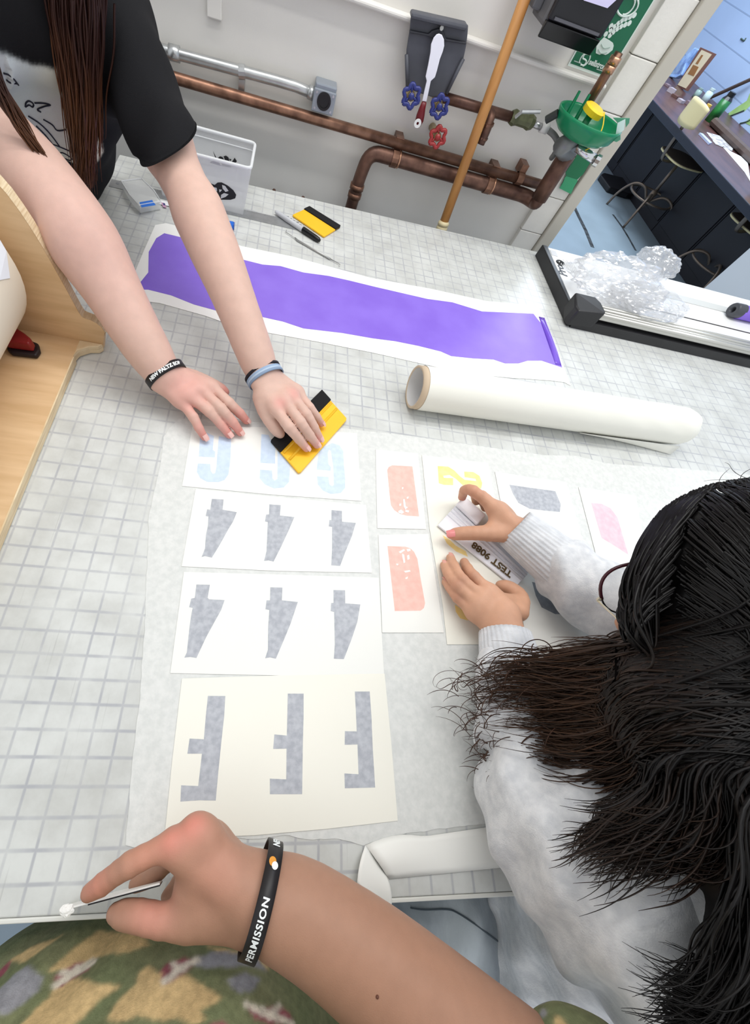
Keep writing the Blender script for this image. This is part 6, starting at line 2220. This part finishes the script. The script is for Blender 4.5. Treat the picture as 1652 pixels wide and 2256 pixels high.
bundles = {
    'L': (edge([(1425, 1400, .372), (1345, 1418, .40), (1225, 1438, .44), (1100, 1452, .475), (1005, 1505, .495)]),
          edge([(1480, 1650, .325), (1390, 1735, .35), (1290, 1770, .39), (1180, 1750, .43), (1085, 1700, .47)])),
    'B': (edge([(1470, 1640, .325), (1400, 1740, .325), (1310, 1800, .33), (1235, 1850, .335), (1195, 1900, .34)]),
          edge([(1660, 1690, .285), (1650, 1820, .28), (1600, 1905, .285), (1490, 1925, .30), (1370, 1955, .31)])),
    'R': (edge([(1640, 1730, .285), (1610, 1930, .265), (1585, 2070, .26), (1520, 2190, .26), (1420, 2205, .262)]),
          edge([(1830, 1750, .27), (1800, 2000, .25), (1770, 2170, .245), (1690, 2330, .24), (1540, 2330, .245)]))}
LS = left_s
hcp = Hc + cr_ * 0.012
MASS = [(hcp + cr_ * 0.030 - gz * 0.008, hcp - cr_ * 0.03 - gz * 0.010, 0.078, 0.078),
        (hcp - cr_ * 0.03 - gz * 0.02, D(1540, 1590, .335), 0.078, 0.058),
        (Hc + cr_ * 0.03 + sd_ * 0.006 * LS + gz * 0.012, Hc - cr_ * 0.045 + sd_ * 0.008 * LS + gz * 0.010, 0.057, 0.055)]


def mass_chain(pts, rr):
    for a, b, x, y in zip(pts[:-1], pts[1:], rr[:-1], rr[1:]):
        MASS.append((a, b, x, y))


mass_chain([D(1490, 1510, .365), D(1380, 1590, .40), D(1265, 1610, .44), D(1165, 1590, .475)], [0.050, 0.046, 0.036, 0.016])
mass_chain([D(1570, 1660, .33), D(1530, 1775, .33), D(1450, 1850, .335)], [0.055, 0.038, 0.016])
mass_chain([D(1750, 1740, .305), D(1730, 1960, .29), D(1700, 2150, .28), D(1650, 2250, .275)], [0.055, 0.042, 0.032, 0.018])


def push_mass(P, mgn):
    for _ in range(2):
        best = np.full(len(P), 1e9)
        nrm_ = np.zeros_like(P)
        for a, b, ra, rb in MASS:
            a_, b_ = vec(a), vec(b)
            ba = b_ - a_
            t = np.clip((P - a_) @ ba / (ba @ ba), 0, 1)[:, None]
            w = P - a_ - t * ba
            l = np.linalg.norm(w, axis=1) + 1e-9
            d = l - (ra + (rb - ra) * t[:, 0])
            m = d < best
            best[m] = d[m]
            nrm_[m] = w[m] / l[m][:, None]
        k = np.clip(mgn - best, 0, None)
        P = P + nrm_ * k[:, None]
    return P


black0, brown0 = np.array(srgb(17, 15, 15)), np.array(srgb(96, 64, 42))
vdir = vec(Vector(ray(1450, 1550)).normalized())
N = 4600
NC = 90
clump_r = np.random.default_rng(77)
cl = [dict(v=clump_r.uniform(), ph=clump_r.uniform(0, 6.28), curl=clump_r.uniform(9, 20), amp=clump_r.uniform(0.003, 0.0105), ln=clump_r.uniform(0.74, 1.0), o=clump_r.normal(size=3) * 0.010) for _ in range(NC)]
for i in range(N):
    while True:
        d = hr.normal(size=3)
        d /= np.linalg.norm(d)
        if (d[2] < 0.12 or (d[2] < 0.6 and d[0] * left_s > 0.25 and d[1] > -0.1)) and d[1] > -0.6:
            break
    ls = d[0] * left_s
    u = hr.uniform()
    kind = 'L' if (ls > 0.05 and u < 0.8) or d[2] > 0.12 else ('B' if u < 0.55 or (ls > -0.2 and u < 0.8) else 'R')
    E0, E1 = bundles[kind]
    # strands that start nearer the front of her left side stay on the upper edge of the fall
    ci = hr.integers(0, NC)
    c = cl[ci]
    v0 = hr.uniform() * (0.35 if d[2] > 0.12 else 1.0)
    v = np.clip(0.55 * v0 + 0.45 * c['v'], 0, 1) if d[2] <= 0.12 else v0
    body = E0 * (1 - v) + E1 * v
    dep = hr.normal() * 0.012
    body = body + vdir * dep
    tl = np.linspace(0, 1, 5)[:, None]
    body = body + c['o'] * tl + hr.normal(size=3) * 0.0035 * tl
    root = scalp(d)
    g0 = body[0]
    sc_ = []
    for k in (0.0, 0.3, 0.6):
        sc_.append(root * (1 - k) + g0 * k + ((-gn) * 0.05 if d[2] <= 0.12 else sn * left_s * 0.03) * math.sin(math.pi * k))
    P = cr_spline(np.vstack([sc_, body]), M)
    P = push_mass(P, 0.001 + 0.006 * hr.uniform())
    t = np.linspace(0, 1, M) * (c['ln'] * hr.uniform(0.84, 1.0) if kind != 'R' else hr.uniform(0.9, 1.0))
    tt_ = np.clip(t, 0, 1) * (M - 1)
    i0 = tt_.astype(int).clip(0, M - 2)
    P = P[i0] + (P[i0 + 1] - P[i0]) * (tt_ - i0)[:, None]
    s_ = np.linspace(0, 1, M)
    a = c['amp'] * np.clip((s_ - 0.5) / 0.5, 0, 1) ** 1.3
    ph = c['ph'] + s_ * c['curl'] + hr.normal() * 0.35
    tg = np.gradient(P, axis=0)
    tg /= np.linalg.norm(tg, axis=1, keepdims=True) + 1e-9
    uu = np.cross(tg, np.array([0.3, 0.9, 0.1]))
    uu /= np.linalg.norm(uu, axis=1, keepdims=True) + 1e-9
    ww = np.cross(tg, uu)
    P = P + uu * (a * np.cos(ph))[:, None] + ww * (a * np.sin(ph))[:, None]
    if kind == 'L':
        P[:, 2] = np.maximum(P[:, 2], TH + 0.004)
        br = np.clip((s_ - 0.45) * 1.6, 0, 1)[:, None] * hr.uniform(0.2, 0.75)
    elif kind == 'B':
        br = np.clip((s_ - 0.6) * 1.6, 0, 1)[:, None] * hr.uniform(0.05, 0.4)
    else:
        br = np.zeros((M, 1))
    paths.append(P)
    cols.append(black0 * (1 - br) + brown0 * br)
    rads.append(hr.uniform(0.0009, 0.0019))
# flyaways round the crown
for i in range(120):
    d = hr.normal(size=3)
    d /= np.linalg.norm(d)
    if d[2] > 0.1:
        continue
    t = np.linspace(0, 1, M)[:, None]
    o_ = sn * d[0] + cn * d[1] + gn * d[2]
    b_ = hr.normal(size=3)
    b_ -= o_ * (b_ @ o_)
    b_ /= np.linalg.norm(b_)
    L = hr.uniform(0.012, 0.034)
    P = scalp(d) + o_ * (L * np.sin(t * hr.uniform(1.2, 2.6)) * 0.8) + b_ * (L * t * 1.6) + np.cross(o_, b_) * (0.4 * L * np.sin(t * hr.uniform(2, 5)))
    paths.append(P)
    cols.append(np.tile(black0, (M, 1)))
    rads.append(0.00016)
# loose curls at the tips of the fall
El = bundles['L']
for i in range(230):
    v = hr.uniform()
    k = hr.uniform(0.55, 1.0)
    Pm = cr_spline(El[0] * (1 - v) + El[1] * v, 40)[int(k * 39)]
    base_p = Pm + hr.normal(size=3) * 0.008
    t = np.linspace(0, 1, M)[:, None]
    R_ = hr.uniform(0.004, 0.011)
    a0 = hr.uniform(0, 6.28)
    u_, w_ = np.array([math.cos(a0), math.sin(a0), 0.2]), np.array([-math.sin(a0), math.cos(a0), 0.5])
    turns = hr.uniform(2.5, 6)
    P = base_p + R_ * (u_ * np.cos(t * turns) + w_ * np.sin(t * turns)) + np.array([-0.022, 0.004, -0.012]) * t * hr.uniform(0, 1.5)
    P[:, 2] = np.maximum(P[:, 2], TH + 0.003)
    paths.append(P)
    cols.append(np.tile(np.array(srgb(70, 46, 34)), (M, 1)))
    rads.append(hr.uniform(0.0002, 0.0007))
HV, HQ = strands(np.array(paths), np.array(rads), 0.00012)
hcol = np.repeat(np.array(cols).reshape(-1, 3), 3, axis=0)
hair_o = obj('hair', np_mesh('hair', HV, HQ, hcol), hair_mat('hair_black', (0.01, 0.009, 0.009), None, 0.45), pg_)
# the inner mass of hair that the locks lie on
BC = Body(0.004)
BC.layer(0.02, 0.02)
for a, b, ra, rb in MASS:
    BC.cap(a, b, ra, rb)
CV, CQ = BC.mesh(lambda X, Y, Z: 0.0022 * np.sin(X * 140 + Y * 90) * np.sin(Z * 110) + 0.0015 * np.sin(X * 260 - Y * 230 + Z * 190))
obj('hair_mass', np_mesh('hair_mass', CV, CQ, np.tile(black0, (len(CV), 1))), hair_mat('hair_black', (0, 0, 0), None), hair_o)

# ------------------------------------------------------------------ the white squeegee she holds
ws = thing('white_squeegee', 'white plastic squeegee printed TEST 9088 held on the yellow numeral card', 'squeegee', c7(650, 980, 0))
wpl = mat('squeegee_white', srgb(240, 240, 246), 0.3)
s1_, s2_, s3_, s4_ = c7(290, 390, 0.010), c7(15, 690, 0.0032), c7(1095, 1562, 0.0032), c7(1278, 1352, 0.0075)
MB().prism([s1_, s2_, s3_, s4_], (0, 0, 0.0035)).build('blade', wpl, ws, 0.0008)
h1_, h2_ = c7(420, 330, 0.014), c7(230, 520, 0.012)
h3_, h4_ = s3_.lerp(s4_, 0.35) + Vector((0, 0, 0.003)), s3_.lerp(s4_, 0.98) + Vector((0, 0, 0.003))
for t, r in ((0.50, 0.0026), (0.66, 0.0018), (0.80, 0.003)):
    a = s2_.lerp(s1_, t) + Vector((0, 0, 0.0035))
    b = s3_.lerp(s4_, t) + Vector((0, 0, 0.0035))
    MB().tube([a, b], r, 8).build('ridge', wpl, ws, smooth=True)
MB().prism([c7(380, 290, 0.019), c7(265, 405, 0.016), c7(560, 690, 0.016), c7(680, 560, 0.019)], (0, 0, 0.006)).build('grip', wpl, ws, 0.002)
tx0 = s3_.lerp(s2_, 0.135).lerp(s4_.lerp(s1_, 0.135), 0.16) + Vector((0, 0, 0.0039))
xd = (s2_ - s3_).normalized()
yd = Vector((0, 0, 1)).cross(xd)
text_mesh('printed_lettering', 'TEST 9088', s3_.lerp(s2_, 0.115).lerp(s4_.lerp(s1_, 0.115), 0.46) + Vector((0, 0, 0.0040)), xd, yd, 0.0170, mat('print_bronze', srgb(92, 74, 44), 0.5), ws, bold=0.00045)
# ------------------------------------------------------------------ person in the leaf print shirt, forearm across the front
pp_ = thing('person', 'person in green leaf print shirt at the near edge, bare forearm holding a white card', 'person', (0.2, -0.46, 0))
KD = 1.34


def DD(x, y, d):
    return D(x, y, d * KD)


BQ = Body(0.0019)
BQ.layer(0.02, 0.02)
wP = DD(578, 1978, 0.252)
pth = smooth_path([wP, DD(680, 2022, 0.250), DD(830, 2132, 0.240), DD(1000, 2272, 0.232), DD(1180, 2420, 0.226), DD(1330, 2540, 0.222)], 3)
nP = np.linspace(0, 1, len(pth))
BQ.chain(pth, list(np.interp(nP, [0, 0.15, 0.4, 0.7, 1.0], [0.0270, 0.0272, 0.0328, 0.0365, 0.0375])))
hand(BQ, wP, [[DD(378, 1858, 0.244), DD(285, 1905, 0.238), DD(225, 1948, 0.238), DD(197, 1966, 0.239)],
              [DD(428, 1826, 0.250), DD(385, 1880, 0.268), DD(335, 1930, 0.275), DD(300, 1948, 0.274)],
              [DD(455, 1842, 0.264), DD(425, 1900, 0.284), DD(395, 1945, 0.288), DD(370, 1975, 0.284)],
              [DD(485, 1870, 0.274), DD(465, 1925, 0.292), DD(445, 1965, 0.292), DD(430, 1995, 0.286)]],
     [DD(470, 2005, 0.246), DD(385, 2030, 0.240), DD(305, 2018, 0.241), DD(255, 2012, 0.243)], wr=0.024, palm_r=0.0135, fs=1.0)
BQ.layer(0.012, 0.012)
BQ.cap(DD(455, 1905, 0.252), DD(540, 1955, 0.252), 0.017, 0.021)
BQ.cap(DD(430, 2015, 0.247), DD(530, 2015, 0.25), 0.0145, 0.019)
BQ.cap(DD(425, 1950, 0.249), DD(480, 1975, 0.249), 0.013, 0.016)
VQ = BQ.mesh()
BK = Body(0.008)
BK.layer(0.06, 0.06)
bel = Vector((0.16, -0.42, TH + 0.02))
BK.cap(bel + Vector((-0.08, 0, 0.24)), bel + Vector((-0.07, 0, -0.2)), 0.075, 0.08)
BK.cap(bel + Vector((0.08, 0, 0.24)), bel + Vector((0.07, 0, -0.2)), 0.075, 0.08)
BK.cap(bel + Vector((-0.16, -0.03, 0.34)), bel + Vector((0.20, -0.03, 0.34)), 0.055)
BK.cap(bel + Vector((0.02, -0.03, 0.38)), bel + Vector((0.02, -0.03, 0.5)), 0.052)
BK.cap(bel + Vector((0.02, -0.05, 0.58)), bel + Vector((0.02, -0.01, 0.64)), 0.072, 0.082)
elP = Vector(pth[-1])
shP = bel + Vector((0.22, -0.03, 0.33))
BK.cap(elP, shP, 0.041, 0.050)
BK.cap(bel + Vector((-0.17, -0.02, 0.33)), bel + Vector((-0.24, 0.0, 0.10)), 0.05, 0.042)
BK.chain([bel + Vector((-0.24, 0.0, 0.10)), bel + Vector((-0.25, 0.03, -0.14)), bel + Vector((-0.245, 0.05, -0.24))], [0.04, 0.028, 0.02])
for s_ in (-1, 1):
    h0 = bel + Vector((0.09 * s_, 0, -0.28))
    BK.chain([h0, Vector((h0.x, h0.y, 0.45)), Vector((h0.x, h0.y - 0.02, 0.07))], [0.08, 0.06, 0.045])
    BK.cap(Vector((h0.x, h0.y - 0.03, 0.04)), Vector((h0.x, h0.y + 0.12, 0.035)), 0.04, 0.035)
VK = BK.mesh()
V, Q = join([VQ, VK])
base = srgb(170, 129, 107)
pk = srgb(224, 138, 124)
spots = [(DD(372, 1848, 0.236), 0.015, pk, 0.7), (DD(426, 1812, 0.243), 0.015, pk, 0.7), (DD(215, 1948, 0.236), 0.020, srgb(212, 134, 114), 0.55), (DD(320, 1890, 0.235), 0.02, srgb(214, 146, 124), 0.5),
         (DD(330, 2018, 0.234), 0.022, srgb(216, 146, 130), 0.6), (DD(470, 1930, 0.235), 0.03, srgb(206, 146, 126), 0.5), (DD(850, 2130, 0.215), 0.09, srgb(160, 119, 96), 0.7)]
tint = blobs(V, spots, base)
obj('body', np_mesh('person_body', V, Q, tint), skin_p, pp_)
arm_t = BVHTree.FromPolygons([tuple(v) for v in VQ[0]], [tuple(int(i) for i in q) for q in VQ[1]])
pm = on_cloth(831, 2195, arm_t)
if pm is not None:
    MB().lathe(pm, Vector(CAMP) - pm, [(-0.0006, 0.0012), (0.0001, 0.0010), (0.0003, 0.0)], 10).build('mole', mat('mole_brown', srgb(96, 58, 44), 0.6), pp_, smooth=True)
# wristband with lettering
wax = (DD(470, 1935, 0.252) - DD(680, 2010, 0.250)).normalized()
wc = DD(576, 1976, 0.252)
vw = (Vector(CAMP) - wc).normalized()
bra, brb = 0.0345, 0.0368
band('wristband', wc, wax, vw, bra, brb, 0.0128, mat('band_black', (0, 0, 0)), pp_, 0.0018, 64)
band_text('PERMISSION', wc, wax, vw, bra, brb, 0.0071, -1.16, white_l, pp_, flip=1, bold=0.00022, off=0.0021, spacing=1.12)
band_text('NEW PALTZ', wc, wax, vw, bra, brb, 0.0078, 1.02, white_l, pp_, flip=1, bold=0.0004, off=0.0021)
ref_ = (vw - wax * vw.dot(wax)).normalized()
oo_ = wax.cross(ref_)


def on_band(a, h):
    return wc + ref_ * math.cos(a) * (bra + 0.0020) + oo_ * math.sin(a) * (brb + 0.0020) + wax * h


MB().add([on_band(0.62 + 0.10 * math.cos(t), 0.0012 + 0.0030 * math.sin(t)) for t in np.linspace(0, 2 * math.pi, 17)[:-1]], [tuple(range(16))]).build('emblem_flame', mat('emblem_orange', srgb(222, 150, 52), 0.5), pp_)
MB().add([on_band(0.55 + 0.08 * math.cos(t), -0.0012 + 0.0026 * math.sin(t)) + ref_ * 0.0002 for t in np.linspace(0, 2 * math.pi, 17)[:-1]], [tuple(range(16))]).build('emblem_white', white_l, pp_)

# leaf print shirt
BS = Body(0.0023)
BS.layer(0.07, 0.07)
cs = [D(-190, 2600, .37), D(120, 2440, .375), D(420, 2395, .378), D(640, 2500, .37)]
BS.chain(cs, [0.10, 0.105, 0.105, 0.10])
BS.cap(cs[1], bel + Vector((-0.06, 0, 0.26)), 0.10, 0.095)
BS.cap(cs[2], bel + Vector((0.10, 0, 0.26)), 0.10, 0.095)
BS.cap(bel + Vector((-0.05, 0, 0.2)), bel + Vector((-0.05, 0.02, -0.25)), 0.10, 0.12)
BS.cap(bel + Vector((0.08, 0, 0.2)), bel + Vector((0.06, 0.02, -0.25)), 0.10, 0.12)
BS.cap(bel + Vector((-0.16, -0.03, 0.33)), shP, 0.066)
BS.layer(0.03, 0.04)
BS.cap(shP, D(1290, 2410, .30), 0.066, 0.045)
BS.cap(bel + Vector((-0.17, -0.02, 0.33)), bel + Vector((-0.235, 0.0, 0.14)), 0.064, 0.058)


def sh_disp(X, Y, Z):
    return 0.0035 * np.sin(X * 38 + Z * 30 + Y * 22) * np.sin(Z * 19 + X * 13 + 1) + 0.0016 * np.sin(X * 90 - Y * 60 + Z * 50)


SV, SQ = BS.mesh(sh_disp)
rel = SV - CAMP
cz = np.maximum(rel @ RC[2], 0.02)
pxs = np.stack([rel @ RC[0] / cz * FPX + CXP, rel @ RC[1] / cz * FPX + CYP], 1)
green = np.array(srgb(116, 124, 90))
green2 = np.array(srgb(142, 138, 106))
nz_ = 0.5 + 0.5 * np.sin(SV[:, 0] * 70 + 2 * np.sin(SV[:, 2] * 50)) * np.sin(SV[:, 2] * 66 + SV[:, 1] * 40)
tn = green * (1 - 0.5 * nz_[:, None]) + green2 * 0.5 * nz_[:, None]
lf = lambda p: crop(p, 0, 1700, 1.99)
tan_ = np.array(srgb(214, 184, 134))
blu = np.array(srgb(150, 150, 156))
mar = np.array(srgb(150, 84, 94))
vein = np.array(srgb(228, 218, 202))
leaves = [(lf([(205, 880), (330, 770), (430, 700), (560, 705), (640, 730), (655, 760), (560, 790), (470, 800), (380, 830), (300, 860)]), tan_),
          (lf([(70, 1130), (180, 1020), (215, 990), (240, 940), (330, 905), (440, 930), (530, 940), (440, 1000), (380, 1060), (300, 1130)]), tan_),
          (lf([(470, 1080), (520, 1000), (600, 930), (610, 880), (650, 850), (720, 900), (820, 890), (880, 930), (970, 990), (960, 1010), (880, 1040), (900, 1090), (850, 1115), (780, 1080), (700, 1090), (600, 1070), (520, 1100)]), tan_),
          (lf([(40, 830), (150, 760), (250, 730), (310, 690), (200, 770), (110, 835)]), tan_),
          (lf([(890, 760), (1010, 780), (1160, 830), (1180, 870), (1100, 820), (960, 790)]), tan_),
          (lf([(0, 950), (60, 890), (120, 850), (190, 900), (180, 950), (120, 1000), (40, 1060), (0, 1070), (-60, 1000)]), blu),
          (lf([(840, 830), (930, 790), (1000, 790), (1130, 820), (1170, 870), (1080, 850), (950, 860), (870, 860)]), blu),
          (lf([(1000, 910), (1080, 880), (1140, 910), (1110, 960), (1050, 970), (1010, 940)]), blu),
          (lf([(230, 950), (250, 890), (330, 840), (415, 825), (390, 870), (320, 910), (260, 950)]), mar),
          (lf([(700, 880), (730, 840), (800, 820), (870, 820), (830, 870), (770, 910), (725, 935)]), mar),
          (lf([(1075, 1020), (1150, 1040), (1220, 1020), (1270, 1060), (1290, 1107), (1180, 1107), (1110, 1080)]), mar),
          (lf([(-60, 940), (0, 870), (50, 825), (40, 860), (0, 905)]), mar),
          (lf([(900, 1120), (960, 1095), (1000, 1110), (980, 1150)]), mar)]
veins = [lf([(245, 935), (330, 880), (410, 828)]), lf([(270, 880), (310, 890), (340, 860)]), lf([(720, 920), (780, 870), (865, 822)]), lf([(760, 845), (790, 870), (810, 850)]), lf([(1080, 1022), (1180, 1070), (1285, 1105)]), lf([(1150, 1042), (1180, 1068), (1220, 1030)])]
for poly, colr in leaves:
    m_ = inpoly(pxs, poly)
    tn[m_] = colr
for ln in veins:
    for (x1, y1), (x2, y2) in zip(ln[:-1], ln[1:]):
        dx, dy = x2 - x1, y2 - y1
        t = np.clip(((pxs[:, 0] - x1) * dx + (pxs[:, 1] - y1) * dy) / (dx * dx + dy * dy), 0, 1)
        dd_ = np.hypot(pxs[:, 0] - x1 - t * dx, pxs[:, 1] - y1 - t * dy)
        tn[dd_ < 7] = vein
# the print goes on over the rest of the shirt
lr = np.random.default_rng(3)
for k in range(170):
    cpt = SV[lr.integers(0, len(SV))]
    d_ = np.linalg.norm(SV - cpt, axis=1)
    ang = np.arctan2(SV[:, 2] - cpt[2], SV[:, 0] - cpt[0])
    off = (pxs[:, 1] > 2275) | (pxs[:, 0] < -30) | (pxs[:, 0] > 1190)
    m_ = (d_ < 0.024 * (0.7 + 0.3 * np.cos(5 * ang + k))) & off
    tn[m_] = (tan_, mar, blu)[k % 3]
tn = relax(tn, SQ, 2, 0.5)
shirt_p = attr_mat('shirt_leaf_print', 0.85, bump=0.3, bscale=800, var=0.22, vscale=160, spec=0.2)
obj('shirt', np_mesh('leaf_shirt', SV, SQ, tn), shirt_p, pp_)
BP = Body(0.008)
BP.layer(0.05, 0.05)
for s_ in (-1, 1):
    h0 = bel + Vector((0.09 * s_, 0, -0.24))
    BP.chain([h0, Vector((h0.x, h0.y, 0.45)), Vector((h0.x, h0.y - 0.02, 0.10))], [0.10, 0.075, 0.065])
PV, PQ = BP.mesh()
obj('trousers', np_mesh('trousers', PV, PQ), mat('trousers_dark', srgb(34, 34, 38), 0.85, bump=0.2), pp_)

# the white card between finger and thumb
k0, k1 = DD(140, 2006, 0.243), DD(352, 1949, 0.246)
k2, k3 = DD(358, 1940, 0.285), DD(150, 1996, 0.280)
hc_ = thing('white_card', 'small white card pinched between finger and thumb at the table front', 'card', (k0 + k2) / 2)
upn = (k1 - k0).cross(k3 - k0).normalized()
if upn.dot(Vector(CAMP) - k0) < 0:
    upn = -upn
MB().prism([k0, k1, k2, k3], upn * 0.0012).build('card_face', mat('card_white', srgb(238, 236, 232), 0.4), hc_)
MB().prism([p - upn * 0.0010 for p in (k0.lerp(k1, 0.25), k1, k2, k3.lerp(k2, 0.25))], upn * 0.0009).build('card_back', mat('card_black', srgb(22, 18, 20), 0.5), hc_)
obj('torn_corner', crumple(tuple(k0 + (k1 - k0) * 0.04 + Vector((0, 0, 0.002))), 0.005, 0.004, 0.002, 5, 3, 0.3), mat('card_white', (0, 0, 0)), hc_)
